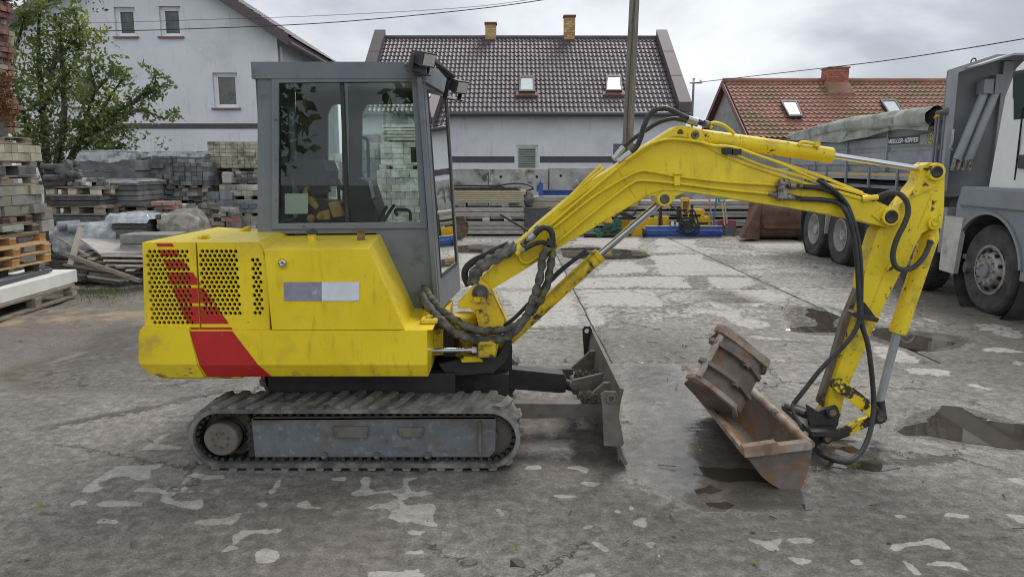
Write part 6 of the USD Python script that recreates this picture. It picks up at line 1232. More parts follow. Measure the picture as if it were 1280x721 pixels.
wood_grey = M("weathered_grey_wood", (.17, .14, .105), (.31, .265, .205), scale=9, rough=.85, stretch=(1, 1, 5), rnd=.2, bump=.01, bscale=40); wood_new = M("fresh_pallet_wood", (.36, .24, .115), (.52, .38, .21), scale=9, rough=.8, stretch=(1, 1, 5), rnd=.18); wood_orange = M("orange_pallet_block", (.34, .165, .055), (.46, .25, .09), scale=12, rough=.85, rnd=.2); wood_dark = M("dark_old_wood", (.055, .043, .033), (.12, .095, .075), scale=9, rough=.9, rnd=.2); wood_pale = M("pale_wood", (.42, .38, .31), (.54, .5, .43), scale=9, rough=.85, rnd=.12)
plastic_film = usdkit.material(stage, "/World/Looks/clouded_film", {"g": ("geometry", {}), "n": ("noise_texture", {"scale": 9, "detail": 6, "roughness": .6}), "r": ("map_range", {"from_min": .35, "from_max": .68, "to_min": .06, "to_max": .62, "clamp": True}), "t": ("transparent_bsdf", {"color": (.9, .92, .93)}), "p": ("principled_bsdf", {"base_color": (.44, .46, .48), "roughness": .22}), "b": ("bump", {"strength": .6, "distance": .02}), "m": ("mix_closure", {})},
    [("g.position", "n.vector"), ("n.fac", "r.value"), ("r.result", "m.fac"), ("t.BSDF", "m.closure1"), ("p.BSDF", "m.closure2"), ("n.fac", "b.height"), ("b.normal", "p.normal")], surface="m.closure")
film_blue = M("pale_blue_film", (.26, .29, .32), (.50, .53, .55), scale=8, rough=.25, bump=.03, bscale=14); film_tan = M("tan_sack_film", (.33, .31, .27), (.47, .45, .40), scale=6, rough=.35, bump=.03, bscale=12)
tan_film = usdkit.material(stage, "/World/Looks/tan_clouded_film", {"g": ("geometry", {}), "n": ("noise_texture", {"scale": 7, "detail": 6, "roughness": .6}), "r": ("map_range", {"from_min": .35, "from_max": .65, "to_min": .15, "to_max": .85, "clamp": True}), "t": ("transparent_bsdf", {"color": (.88, .86, .82)}), "p": ("principled_bsdf", {"base_color": (.36, .34, .30), "roughness": .3}), "b": ("bump", {"strength": .8, "distance": .03}), "m": ("mix_closure", {})},
    [("g.position", "n.vector"), ("n.fac", "r.value"), ("r.result", "m.fac"), ("t.BSDF", "m.closure1"), ("p.BSDF", "m.closure2"), ("n.fac", "b.height"), ("b.normal", "p.normal")], surface="m.closure")
def RC(pxl, pxr, pyt, pyb, Y):
    a, b = P(pxl, pyb, Y), P(pxr, pyt, Y); return a[0], b[0], a[2], b[2]
def bricks(T, w, d, h, cols, rows, mats, seed, jit=.004, stagger=False, name="paver", gap=.006, dcols=3, skip=0.0, weights=None):
    """bricks laid in rows, front face along local x at y = 0, right end and top showing; each brick its own part."""
    r = random.Random(seed); bw, bh, bd = w / cols, h / rows, d / dcols
    put("core", box(.02, w - .03, .03, d - .02, 0.005, h - .02), wood_dark if mats[0] is m_dark else m_slate, T)
    for k in range(rows):
        off = .5 if stagger and k % 2 else 0
        for j in range(cols + (1 if off else 0)):
            a, b = max(0, (j - off) * bw), min(w, (j + 1 - off) * bw)
            if b - a < bw * .2 or r.random() < skip: continue
            c = ((a + b) / 2 + r.uniform(-jit, jit), bd / 2 + r.uniform(-jit, jit) * 2, (k + .5) * bh)
            put(name, cbox(*c, b - a - gap, bd, bh - gap, r.uniform(-jit, jit) * 4, gap * .35, r), r.choices(mats, weights)[0], T)
            if k == rows - 1:
                for q in range(1, dcols): put(name, cbox(c[0], bd * (q + .5), c[2], b - a - gap, bd - gap, bh - gap, 0, gap * .35, r), r.choices(mats, weights)[0], T)
        for q in range(1, dcols):
            if k < rows - 1: put(name, cbox(w - bw / 2 + r.uniform(-jit, jit), bd * (q + .5), (k + .5) * bh, bw - gap, bd - gap, bh - gap, 0, gap * .35, r), r.choices(mats, weights)[0], T)
def stack(label, Y, px, cols, rows, mats, seed, d=.8, rz=0, cat="paver stack", name="paver_stack", brick="paver", group=None, **k):
    x0, x1, z0, z1 = RC(*px, Y)
    T = thing(name, label, cat, (x0, Y, z0), rz, group); bricks(T, x1 - x0, d, z1 - z0, cols, rows, mats, seed, name=brick, **k); return T
def pallet(label, loc, w, d, h, rz, seed, rail=wood_grey, blockm=wood_grey, group="wooden pallets in the material yard", nb=5):
    T = thing("pallet", label, "pallet", loc, rz, group); r = random.Random(seed); t = h * .17
    for k in range(nb): put("top_board", cbox(w / 2 + r.uniform(-.01, .01), (k + .5) * d / nb, h - t / 2, w, d / nb * .78, t, r.uniform(-.01, .01)), rail, T)
    for k in range(3): put("bottom_board", cbox(w / 2 + r.uniform(-.01, .01), .06 + k * (d - .12) / 2, t / 2, w, .11, t), rail, T)
    for k in range(3):
        put("stringer", cbox(.06 + k * (w - .12) / 2, d / 2, h - t * 1.55, .12, d, t, 0), rail, T)
        for q in range(3): put("spacer_block", cbox(.07 + k * (w - .14) / 2, .06 + q * (d - .12) / 2, h * .45, .125, .11, h * .55), blockm, T)
    return T
def pallet_px(label, Y, px, d, seed, **k):
    x0, x1, z0, z1 = RC(*px, Y); return pallet(label, (x0, Y, z0), x1 - x0, d, z1 - z0, 0, seed, **k)
def film(name, w, d, h, seed, sag=.5, amp=.05, loc=(0, 0, 0), drop=.18, T=None, mat=None, label=None, cat=None, rz=0, core=False):
    nx, ny = 34, 16; X, Yg = np.meshgrid(np.linspace(-.06, 1.06, nx), np.linspace(-.10, 1.08, ny)); x, y = X.ravel(), Yg.ravel()
    n_ = meshkit.fbm(np.stack([x * w * 5, y * d * 5, np.full_like(x, seed)], -1), 4, seed)
    e = np.minimum.reduce([x, 1 - x, y, 1 - y]); z = h + amp * (n_ - .4) + np.minimum(e, 0) * 10 * drop * (.6 + .9 * n_)
    v = np.stack([x * w + .03 * (n_ - .5), y * d + .03 * (n_ - .5), z], 1); i = (np.arange(ny - 1)[:, None] * nx + np.arange(nx - 1)[None]).ravel()
    f = np.vstack([np.stack([i, i + 1, i + nx + 1], 1), np.stack([i, i + nx + 1, i + nx], 1)])
    if T is not None: return put(name, (v, f), mat or plastic_film, T, smooth=True)
    T = thing(name, label, cat, loc, rz); put("sheet", (v, f), mat or plastic_film, T, smooth=True); return T

# the column at the left edge, its long side turned towards the yard
LX, LY = -6.0, 8.22
def col_stack(label, z0, z1, cols, rows, mats, seed, ya=0, yb=1.12, d=.9, dx=0, **k):
    T = thing("block_stack", label, "block stack", (LX + dx, LY + ya, z0), 90); bricks(T, yb - ya, d, z1 - z0, cols, rows, mats, seed, name="block", **k)
pallet("pale grey pallet lowest on the bank, under the white slab", (-5.72, 7.75, .04), 1.75, 1.2, .17, 93, 3, rail=wood_grey)
WS = thing("insulation_slab", "long white insulation slab lying on the lowest grey pallet", "slab", (-5.80, 8.05, .215), 93)
put("slab_body", chbox(.78, .35, .085, 1.62, .7, .17, .008), M("dirty_white_foam", (.60, .60, .56), (.72, .72, .69), scale=4, rough=.85, bump=.006, bscale=60), WS)
for k, (a, dy, L_) in enumerate(((0.0, .12, 1.3), (.08, .22, 1.2))):
    q = thing("plastic_pipe", ["thin grey plastic pipe lying on the white slab, front one", "thin grey plastic pipe lying on the white slab, rear one"][k], "pipe", (-5.80, 8.05, .39), 93)
    put("pipe_body", cyl((.02 + a, dy, .03), (L_, dy + .06, .03), .03, 12), M(f"pipe_grey_{k}", (.22, .25, .30) if k else (.05, .055, .06), rough=.4), q, smooth=40)
pallet("dark pallet hidden just above the white slab", (LX - .1, LY - .3, .40), 1.3, .9, .14, 90, 4, rail=wood_dark, blockm=wood_dark)
for k, lb in enumerate(("orange wooden pallet, lowest of the three at the left edge", "orange wooden pallet, middle of the three at the left edge", "orange wooden pallet, topmost of the three at the left edge")):
    pallet(lb, (LX + .03 * (k % 2), LY - .25 + .02 * k, .545 + .127 * k), 1.30, .9, .127, 90 + 1.5 * (k - 1), 10 + k, rail=wood_new, blockm=wood_orange)
for k in range(3):
    T = thing("loose_block", ["grey block lying inside the lowest orange pallet", "grey block lying inside the middle orange pallet", "grey block lying inside the topmost orange pallet"][k], "block", (LX - .1, LY + .25 + .2 * k, .575 + .127 * k), 90); put("block_body", chbox(.15, .1, .035, .3, .2, .06, .006), m_blue, T)
pallet("old brown pallet above the orange ones", (LX - .02, LY - .1, .93), 1.05, .9, .125, 90, 15, rail=wood_grey, blockm=wood_dark)
pallet("old brown pallet under the big grey blocks", (LX - .02, LY - .1, 1.06), .95, .9, .11, 90, 16, rail=wood_grey, blockm=wood_dark)
T = thing("block_stack", "two upright grey blocks leaning beside the brown pallets", "block stack", (LX + .0, LY + .98, .93), 90)
for k in range(2): put("block", chbox(.14, .12 + .0 * k, .07 + .15 * k, .25, .22, .145, .006, .06 * k), m_green if k else m_grey, T)
T = thing("loose_block", "grey block on the upper brown pallet", "block", (LX + .0, LY + .25, .985), 90); put("block_body", chbox(.2, .1, .035, .38, .2, .07, .006), m_grey, T)
col_stack("grey concrete blocks in three rows, middle of the left column", 1.17, 1.525, 5, 3, [m_grey, m_grey, m_green], 21, ya=-.2, yb=1.08, jit=.012, stagger=True)
pallet("grey pallet above the three rows of grey blocks", (LX, LY - .2, 1.53), 1.2, .9, .115, 90, 22)
for k in range(2):
    T = thing("loose_block", ["dark block under the beige stack, left one", "dark block under the beige stack, right one"][k], "block", (LX, LY + .1 + .55 * k, 1.648), 90); put("block_body", chbox(.17, .15, .055, .33, .3, .105, .006), m_dark, T)
pallet("thin pallet under the beige blocks", (LX, LY - .1, 1.755), 1.12, .9, .06, 90, 23)
col_stack("beige blocks in two neat rows high on the left column", 1.818, 2.015, 11, 2, [m_beige], 24, ya=-.1, yb=1.12, jit=.002)
pallet("grey pallet near the top of the left column", (LX, LY - .15, 2.02), 1.12, .9, .085, 90, 25)
col_stack("dark grey kerb blocks on top of the left column", 2.108, 2.27, 4, 1, [m_dark], 26, ya=-.15, yb=.48, jit=.003)

# second row: pallets of dark slabs
G2 = "stacks of slabs and pavers in the yard"
def kerbs(label, Y, px, n, seed, mat=None, d=.9, rz=0, strap=None):
    x0, x1, z0, z1 = RC(*px, Y); T = thing("slab_stack", label, "slab stack", (x0, Y, z0), rz); r = random.Random(seed); h = (z1 - z0) / n
    for k in range(n): put("slab", chbox((x1 - x0) / 2 + r.uniform(-.012, .012), d / 2 + r.uniform(-.01, .01), (k + .5) * h, x1 - x0, d, h - .008, .006, r.uniform(-.006, .006)), mat or m_dark, T)
    if strap: put("strap", [box((x1 - x0) * strap - .008, (x1 - x0) * strap + .008, -.022, -.014, 0, z1 - z0), box((x1 - x0) * strap - .008, (x1 - x0) * strap + .008, -.014, d, z1 - z0 + .002, z1 - z0 + .006)], M("blue_strap_" + str(seed), (.06, .22, .28), rough=.5), T)
    return T
Y2 = 11.4
kerbs("low dark slab stack at the bottom, behind the plank pile", Y2, (64, 126, 270, 322), 5, 30, m_dark)
pallet_px("grey pallet in the second stack, lower one with dark slabs above it", Y2, (60, 127, 257, 269), .9, 31)
kerbs("dark slabs between the two pallets of the second stack", Y2, (62, 120, 245.5, 257), 2, 32, m_dark)
pallet_px("pale pallet of the second stack, upper one carrying small stones", Y2, (57, 122, 233, 245), .9, 33, rail=wood_grey, blockm=wood_pale)
x0, x1, z0, z1 = RC(80, 119, 223, 233, Y2)
T = thing("stone_heap", "small pale stones heaped on the upper pale pallet", "stones", (x0, Y2, z0)); r = random.Random(34)
for k in range(34): put("stone", cbox(r.uniform(.03, x1 - x0 - .03), r.uniform(.05, .5), .035 + .055 * (k % 2), .085, .09, .06, r.uniform(-.6, .6), .012, r), r.choice([m_lite, m_grey, m_slate]), T)
x0, x1, z0, z1 = RC(50, 95, 203, 234, Y2)
T = thing("kerb_heap", "dark rounded kerbstones dumped aslant on the second stack", "kerbstones", (x0, Y2 - .05, z0)); r = random.Random(35)
for k in range(11):
    m = chbox(0, 0, 0, .42, .13, .10, .03); rot(m, r.uniform(-.35, .15), [0, 1, 0]); rot(m, r.uniform(-.5, .5), [0, 0, 1]); mov(m, (.18 + .12 * (k % 3), .06 + .10 * (k % 4), .06 + .085 * (k // 3))); put("kerbstone", m, m_dark, T)
for k in range(4):
    m = cyl((.4, .0 + .02 * k, .15 + .05 * k), (.52, .02, .30 + .03 * k), .05, 10); put("kerbstone", m, m_slate, T)
Y3 = 12.6
kerbs("tall stack of grey kerbs under the torn plastic, behind the tree", Y3, (98, 168, 200, 320), 9, 40, m_slate)
T = stack("grey pavers under clear plastic, top of the kerb stack", Y3, (100, 160, 189, 200), 7, 2, [m_slate, m_grey], 41, d=.8); film("plastic_sheet", P(160, 195, Y3)[0] - P(100, 195, Y3)[0], .8, P(130, 189, Y3)[2] - P(130, 200, Y3)[2] + .01, 42, T=T)
kerbs("stack of dark slabs with a blue strap, left of the brick heaps", 12.0, (123, 171, 226, 258), 5, 43, m_slate, strap=.33)
film("plastic_sheet", P(171, 225, 12)[0] - P(118, 225, 12)[0], .9, 0.012, 44, loc=P(119, 226, 12.0), label="crumpled clear plastic lying on the strapped slabs", cat="plastic sheet", amp=.05, drop=.05)
pallet_px("dark brown pallet under the strapped slabs", 12.0, (120, 180, 258, 264), .9, 45, rail=wood_dark)
kerbs("broad lower slab stack carrying the brown pallet", 12.1, (112, 182, 264, 330), 5, 46, m_dark)
kerbs("front stack of four dark slabs under blue film", 11.0, (143, 179, 270, 318), 6, 47, m_slate)
film("plastic_sheet", P(182, 270, 11)[0] - P(133, 270, 11)[0], .8, .015, 48, loc=P(134, 270, 10.97), mat=film_blue, label="pale blue film draped over the front dark slabs", cat="plastic sheet", amp=.07, drop=.12)
# heaps of cobbles in the middle
Y4 = 13.2
stack("pale wrapped pavers, top of the middle heap below the house wall", Y4, (190, 251, 189, 203), 8, 3, [m_blue, m_grey], 50, d=.7); film("plastic_sheet", P(253, 190, Y4)[0] - P(188, 190, Y4)[0], .7, .01, 51, loc=P(189, 189, Y4 - .02), label="clear plastic over the pavers topping the middle heap", cat="plastic sheet", amp=.05, drop=.11)
stack("dark square pavers in a neat grid, middle heap", Y4 - .02, (211, 259, 203, 232), 7, 5, [m_blue, m_slate, m_slate], 52, d=.7, jit=.008)
stack("loose brown cobbles piled left of the dark grid", Y4 - .05, (170, 214, 198, 250), 5, 8, [m_brown, m_slate, m_blue], 53, d=.7, jit=.03, gap=.016, stagger=True, skip=.08)
pallet_px("thin broken pallet under the dark paver grid", Y4, (222, 262, 231, 235), .7, 54)
stack("weathered brown stones under the broken pallet", Y4, (212, 260, 235, 251), 6, 3, [m_brown, m_grey], 55, d=.7, jit=.02, gap=.014, stagger=True)
pallet_px("flat brown pallet below the loose cobbles", Y4 - .04, (168, 262, 250, 254), .8, 56, rail=wood_dark)
stack("dark stones at the foot of the middle heap", Y4, (168, 262, 254, 312), 9, 6, [m_dark, m_brown], 57, d=.7, jit=.02, gap=.014, stagger=True)
def heap(label, Y, px, n, mats, seed, weights=None, size=(.21, .10, .075)):
    x0, x1, z0, z1 = RC(*px, Y); T = thing("brick_heap", label, "brick heap", (x0, Y, z0)); r = random.Random(seed); w, h = x1 - x0, z1 - z0; nr = int(h / size[2]); c = 0
    put("core", hexa([(.02, .12, 0), (w - .02, .12, 0), (w - .1, .9, 0), (.05, .9, 0)], [(.12, .2, h * .85), (w - .15, .2, h * .8), (w - .2, .8, h * .8), (.1, .8, h * .85)]), m_brown, T)
    for k in range(nr):
        nn_ = int(w / (size[0] * .62))
        for j in range(nn_):
            if r.random() < .12 + .25 * (k > nr - 2): continue
            m = cbox(0, 0, 0, size[0] * r.choice((1, .55, .6)), size[1], size[2] * .86, 0, .007, r); rot(m, r.uniform(-.16, .16), [0, 1, 0]); rot(m, r.uniform(-.5, .5), [0, 0, 1])
            mov(m, ((j + .5) * w / nn_ + r.uniform(-.04, .04), .06 + .09 * k / nr + r.uniform(-.04, .05), (k + .5) * size[2] + r.uniform(-.01, .015))); put("brick", m, r.choices(mats, weights)[0], T)
    return T
heap("heap of mixed red and grey bricks behind the engine cover", 11.9, (196, 290, 250, 312), 60, [m_redb, m_pink, m_grey, m_brown, m_lite], 58, [2, 2, 4, 4, 1])
stack("short row of reddish bricks topping the wrapped bag", 11.6, (192, 216, 252, 262), 2, 2, [m_redb, m_pink], 59, d=.3, jit=.02)
# the wrapped bag
x0, x1, z0, z1 = RC(191, 249, 262, 316, 11.1); b = trimesh.creation.icosphere(4, 1.0); v = np.array(b.vertices)
v = np.sign(v) * np.abs(v) ** .6; nz_ = meshkit.fbm(v * 2.2 + 5, 4, 9); v = v * (.72 + .40 * nz_[:, None]); v *= [(x1 - x0) / 2 * .92, .38, (z1 - z0) / 2]; v[:, 0] *= 1 - .18 * (v[:, 2] / (z1 - z0) * 2); v += [(x0 + x1) / 2, 11.45, (z0 + z1) / 2]
stack("rows of grey stones wrapped in the tan plastic", 11.22, (199, 238, 268, 316), 4, 8, [m_grey, m_brown, m_lite], 77, d=.5, jit=.01, stagger=True)
put("wrapped_bag", tm(v, b.faces), tan_film, None, smooth=True, label="lumpy tan plastic wrapped bag in front of the brick heap", cat="bag")
# right-hand stacks beside the cab
Y5 = 13.6
stack("mossy beige pavers, tallest stack against the pale house", Y5, (261, 326, 177, 210), 9, 7, [m_mossp], 60, d=.9, jit=.002)
pallet_px("dark pallet under the mossy beige pavers", Y5, (262, 326, 210, 215), .9, 61, rail=wood_dark)
stack("dark pavers beside a white block, under the mossy stack", Y5 - .3, (288, 330, 214, 229), 6, 4, [m_dark, m_slate, m_mossp], 62, d=.7)
T = thing("loose_block", "whitish block standing left of the dark pavers", "block", (P(279, 229, Y5 - .4)[0], Y5 - .4, P(279, 229, Y5)[2])); put("block_body", chbox(.08, .1, .10, .17, .3, .2, .02), m_lite, T)
pallet_px("thin rusty brown pallet under the dark pavers", Y5 - .4, (277, 330, 229, 232), .8, 63, rail=wood_dark)
stack("light grey blocks in two rows above the pale pallet", Y5 - .6, (274, 330, 231, 245), 4, 2, [m_grey, m_green, m_lite], 64, d=.9, jit=.01, stagger=True)
pallet_px("pale pallet under the light grey blocks, left of the cab", Y5 - .6, (284, 335, 243, 251), .9, 65, rail=wood_pale)
stack("blue grey bricks laid in bond, left of the cab", Y5 - .7, (287, 335, 250, 266), 5, 3, [m_blue], 66, d=.8, stagger=True)
pallet_px("old pallet under the blue grey bricks", Y5 - .7, (285, 335, 266, 271), .8, 67, rail=wood_grey)
stack("lowest pale bricks left of the cab", Y5 - .8, (283, 335, 271, 320), 5, 5, [m_lite, m_grey, m_blue], 68, d=.8, stagger=True)
stack("blue grey bricks between brick heap and cab", 12.9, (264, 289, 240, 318), 3, 8, [m_blue, m_slate], 69, d=.6, stagger=True, jit=.01)
kerbs("low grey kerbs just behind the engine cover", 10.4, (152, 214, 293, 330), 3, 70, m_grey, d=.5)
# stacks seen through the cab windows
Y6 = 13.4
stack("pale pavers seen through the right cab window, upper block", Y6, (476, 548, 178, 206), 5, 4, [m_lite], 71, d=.8)
x0, x1, z0, z1 = RC(478, 548, 156, 176, Y6); T = thing("board_stack", "pale boards on top of the pavers seen through the cab", "board stack", (x0, Y6, z0))
for k in range(5): put("board", chbox((x1 - x0) / 2 + .03 * (k % 2), .4, (k + .5) * (z1 - z0) / 5, x1 - x0, .8, (z1 - z0) / 5 * (.75 if k % 2 else .9), .006), wood_pale if k % 2 else m_lite, T)
pallet_px("pale pallet seen through the right cab window", Y6, (474, 550, 206, 213), .8, 72, rail=wood_pale)
stack("whitish bricks low behind the cab's right window", Y6, (474, 552, 213, 318), 7, 12, [m_lite, m_lite, m_grey], 73, d=.8, stagger=True)
stack("brown grey stones behind the cab door handle", Y6 + .4, (440, 472, 168, 320), 4, 16, [m_brown, m_grey, m_slate], 74, d=.6, jit=.02, stagger=True)
stack("pale pavers seen through the narrow middle cab window", Y6, (392, 436, 192, 320), 4, 12, [m_lite, m_grey], 75, d=.6, stagger=True)
stack("light bricks low behind the cab seat", Y6, (335, 388, 245, 320), 5, 7, [m_grey, m_lite], 76, d=.6, stagger=True)

# planks, wrapped bundle
T = thing("plank_pile", "pile of old weathered planks lying aslant in front of the slab stacks", "plank pile"); r = random.Random(80)
plank_m = [wood_grey, wood_grey, wood_dark, wood_pale]
def plank(p, q, w, t, mat, roll=0.0, name="plank"):
    p, q = np.asarray(p, float), np.asarray(q, float); d_ = (q - p) / np.linalg.norm(q - p); s_ = np.cross(d_, [0, 0, 1]); s_ /= np.linalg.norm(s_); u_ = np.cross(s_, d_)
    s2, u2 = s_ * math.cos(roll) + u_ * math.sin(roll), -s_ * math.sin(roll) + u_ * math.cos(roll)
    a = [p - s2*w/2, p + s2*w/2, q + s2*w/2, q - s2*w/2]; m = hexa([x - u2*t/2 for x in a], [x + u2*t/2 for x in a]); 
    if trimesh.Trimesh(m.vertices, m.faces).volume < 0: m.faces = m.faces[:, ::-1]
    put(name, m, mat, T)
for k in range(15):
    a = P(58 + 5 * k + r.uniform(-4, 4), 300 + .4 * k, 11.0 - .02 * k); b = P(150 + 3.5 * k, 338 - 1.0 * k + r.uniform(-4, 4), 10.25 + .06 * k)
    a[2] = .10 + .028 * k + r.uniform(0, .05); b[2] = .10 + .022 * k; plank(a, b, r.uniform(.10, .16), .03, r.choice(plank_m), r.uniform(-.15, .15))
for k in range(9):
    a = P(60, 330, 10.7 + .06 * k); b = P(118, 330, 10.6 + .07 * k); a[2] = .06 + .04 * k; b[2] = .08 + .035 * k; plank(a, b + [0, r.uniform(-.3, .3), 0], .12, .03, wood_dark, 0)
a, b = P(72, 297, 10.45), P(112, 322, 10.2); plank(a, b, .10, .03, wood_grey, .5)
a, b = P(101, 284, 10.25), P(88, 331, 10.05); plank(a, b, .075, .03, wood_pale, .6)
for k in range(7):
    a, b = P(90 + 12 * k, 317 + 3.5 * k, 10.15), P(120 + 10 * k, 312 + 3 * k, 10.75); plank(a, b, .11, .024, r.choice([wood_grey, m_green, wood_pale]))
a, b = P(82, 318, 10.12), P(175, 351, 9.95); plank(a, b, .09, .05, wood_grey, .2)
q_ = [P(100, 298, 10.7), P(150, 299, 10.9), P(196, 314, 10.35), P(125, 316.5, 10.15)]
put("sheet_board", hexa([x - [0, 0, .03] for x in q_][::-1], q_[::-1]) if False else hexa([x - np.array([0, 0, .03]) for x in (q_[3], q_[2], q_[1], q_[0])], [q_[3], q_[2], q_[1], q_[0]]), M("pinkish_plywood", (.34, .30, .275), (.46, .42, .39), scale=5, rough=.85, stretch=(1, 4, 1)), T)
for k in range(3): a, b = P(128 + 3 * k, 319 + 6 * k, 10.2), P(205, 320 + 6 * k, 10.35); plank(a, b, .12, .028, wood_pale)
b = trimesh.creation.icosphere(4, 1.0); v = np.array(b.vertices); v = np.sign(v) * np.abs(v) ** .45; nz_ = meshkit.fbm(v * 2.0 + 2, 4, 19); x0, x1, z0, z1 = RC(60, 150, 279, 326, 11.0)
v = v * (.85 + .3 * nz_[:, None]) * [(x1 - x0) / 2, .45, (z1 - z0) / 2] + [(x0 + x1) / 2, 11.4, (z0 + z1) / 2]
put("wrapped_bundle", tm(v, b.faces), film_blue, None, smooth=True, label="white plastic wrapped bundle behind the plank pile", cat="bundle")
for k in range(2): put("insulation_roll", cyl(P(72 + 12 * k, 283 + 3 * k, 10.9), P(100 + 12 * k, 281 + 3 * k, 11.1), .075, 14), M(f"roll_grey_{k}", (.18, .20, .23), (.30, .32, .34), scale=14, rough=.5), None, smooth=40, label=["grey foam roll lying on the wrapped bundle, left one", "grey foam roll lying on the wrapped bundle, right one"][k], cat="roll")
q_ = [G(90, 361, .03), G(190, 360, .03), G(190, 343, .03), G(110, 347, .03)]
put("loose_slab", hexa([x - np.array([0, 0, .06]) for x in q_], q_), m_lite, None, label="flat pale concrete slab on the ground before the planks", cat="slab")
# grass on the bank
r = random.Random(91); V, F_ = [], []
for k in range(900):
    p = G(r.gauss(128, 22), r.gauss(367, 4.5), .03); h = r.uniform(.02, .07); a = r.uniform(0, 6.3); w = .004; i = len(V); e_ = np.array([math.cos(a), math.sin(a), 0])
    V += [p - e_ * w, p + e_ * w, p + [r.uniform(-.03, .03), r.uniform(-.03, .03), h]]; F_.append((i, i + 1, i + 2))
put("grass", tm(V, F_), M("dull_grass", (.09, .11, .035), (.16, .17, .07), scale=3, rough=.8), None, label="sparse dull grass on the muddy bank", cat="grass", kind="stuff")

# ---------------------------------------------------------------- ruin of a brick wall at the left edge
T = thing("brick_ruin", "broken old red brick wall stub at the left edge", "wall"); r = random.Random(95)
bk = [M(f"old_red_brick_{i}", c, c2, scale=14, rough=.9, rnd=.15) for i, (c, c2) in enumerate([((.15, .07, .05), (.24, .12, .085)), ((.18, .09, .065), (.27, .145, .11)), ((.13, .075, .06), (.20, .13, .10)), ((.24, .19, .15), (.33, .27, .22))])]
yq = 10.4; zt0 = P(8, 165, yq)[2]; nr = int((P(8, -30, yq)[2] - zt0) / .078)
put("wall_core", box(P(-70, 100, yq)[0], P(-12, 100, yq)[0], yq + .05, yq + .24, 0, P(8, -30, yq)[2]), stone("old_mortar", (.16, .13, .10), (.25, .21, .17)), T)
for k in range(nr):
    z = zt0 + k * .078; edge = P(5 + 5 * math.sin(k * .55) + 3 * math.sin(k * 1.9) + (5 if k > nr * .72 else 0) - (4 if k < 6 else 0), 100, yq)[0] + r.uniform(-.05, .05); x = edge
    for j in range(4):
        L_ = .125 if (j + k) % 2 == 0 and j == 0 else .245; put("brick", cbox(x - L_ / 2, yq + .06 + r.uniform(-.012, .012), z + .034, L_ - .012, .125, .064, r.uniform(-.03, .03), .004, r), r.choices(bk, [4, 4, 3, 1 + 3 * (.3 < k / nr < .6)])[0], T); x -= L_
        if j == 0: put("brick", cbox(edge - .06, yq + .19 + r.uniform(-.01, .01), z + .034, .12, .12, .064, 0, .004, r), r.choice(bk), T)

# ---------------------------------------------------------------- the tree
leaf_mat = usdkit.material(stage, "/World/Looks/leaf_green", {"g": ("geometry", {}), "n": ("noise_texture", {"scale": 1.7, "detail": 4}), "ad": ("math", {"math_type": "multiply_add", "value2": .42}), "m2": ("math", {"math_type": "multiply", "value2": .72}), "r": ("rgb_ramp", {"ramp": [(.18, (.045, .068, .022)), (.33, (.10, .145, .038)), (.44, (.19, .23, .052)), (.52, (.34, .34, .06)), (.64, (.55, .47, .055))]}),
    "p": ("principled_bsdf", {"roughness": .45}), "t": ("translucent_bsdf", {}), "m": ("mix_closure", {"fac": .28})}, [("g.position", "n.vector"), ("g.random_per_island", "ad.value1"), ("n.fac", "m2.value1"), ("m2.value", "ad.value3"), ("ad.value", "r.fac"), ("r.color", "p.base_color"), ("r.color", "t.color"), ("p.BSDF", "m.closure1"), ("t.BSDF", "m.closure2")], surface="m.closure")
bark = M("dark_bark", (.04, .033, .025), (.085, .07, .055), scale=14, rough=.9, stretch=(3, 3, .5))
TE = thing("garden_tree", "spreading green tree with yellowing leaves in front of the pale gable", "tree")
yt_ = 14.2; rt = np.random.RandomState(4); base_ = P(62, 300, yt_); base_[2] = 0
stems = [[(62, 300), (60, 220), (55, 160), (50, 100), (48, 55), (50, 10), (53, -20)], [(62, 300), (70, 210), (80, 150), (78, 90), (76, 45), (80, 15)], [(60, 240), (40, 180), (25, 130), (16, 90), (10, 60)], [(66, 240), (95, 180), (110, 140), (118, 110), (112, 78), (118, 45)], [(70, 220), (105, 185), (130, 168), (150, 160), (158, 172)], [(85, 200), (120, 150), (142, 115), (158, 93)], [(100, 175), (135, 148), (160, 132), (180, 122), (192, 108), (195, 92)], [(165, 130), (178, 118), (195, 112), (214, 100)], [(110, 170), (150, 148), (170, 138), (192, 143), (206, 148), (219, 138)], [(50, 140), (70, 110), (92, 80), (100, 45), (92, 12)], [(60, 200), (30, 190), (10, 175)], [(90, 190), (120, 190), (140, 185), (155, 182)], [(60, 90), (85, 60), (104, 40)], [(112, 120), (132, 100), (142, 86), (150, 95)], [(20, 60), (26, 40), (30, 18)]]
leafV, leafF = [], []
def leaf(p, d_, s):
    d_ = d_ / (np.linalg.norm(d_) + 1e-9); u = rt.normal(size=3); s_ = np.cross(d_, u); s_ /= np.linalg.norm(s_) + 1e-9; n_ = np.cross(s_, d_); i = len(leafV)
    leafV.extend([p, p + d_ * s * .5 + s_ * s * .27 + n_ * s * .08, p + d_ * s, p + d_ * s * .5 - s_ * s * .27 + n_ * s * .08]); leafF.extend([(i, i + 1, i + 2), (i, i + 2, i + 3)])
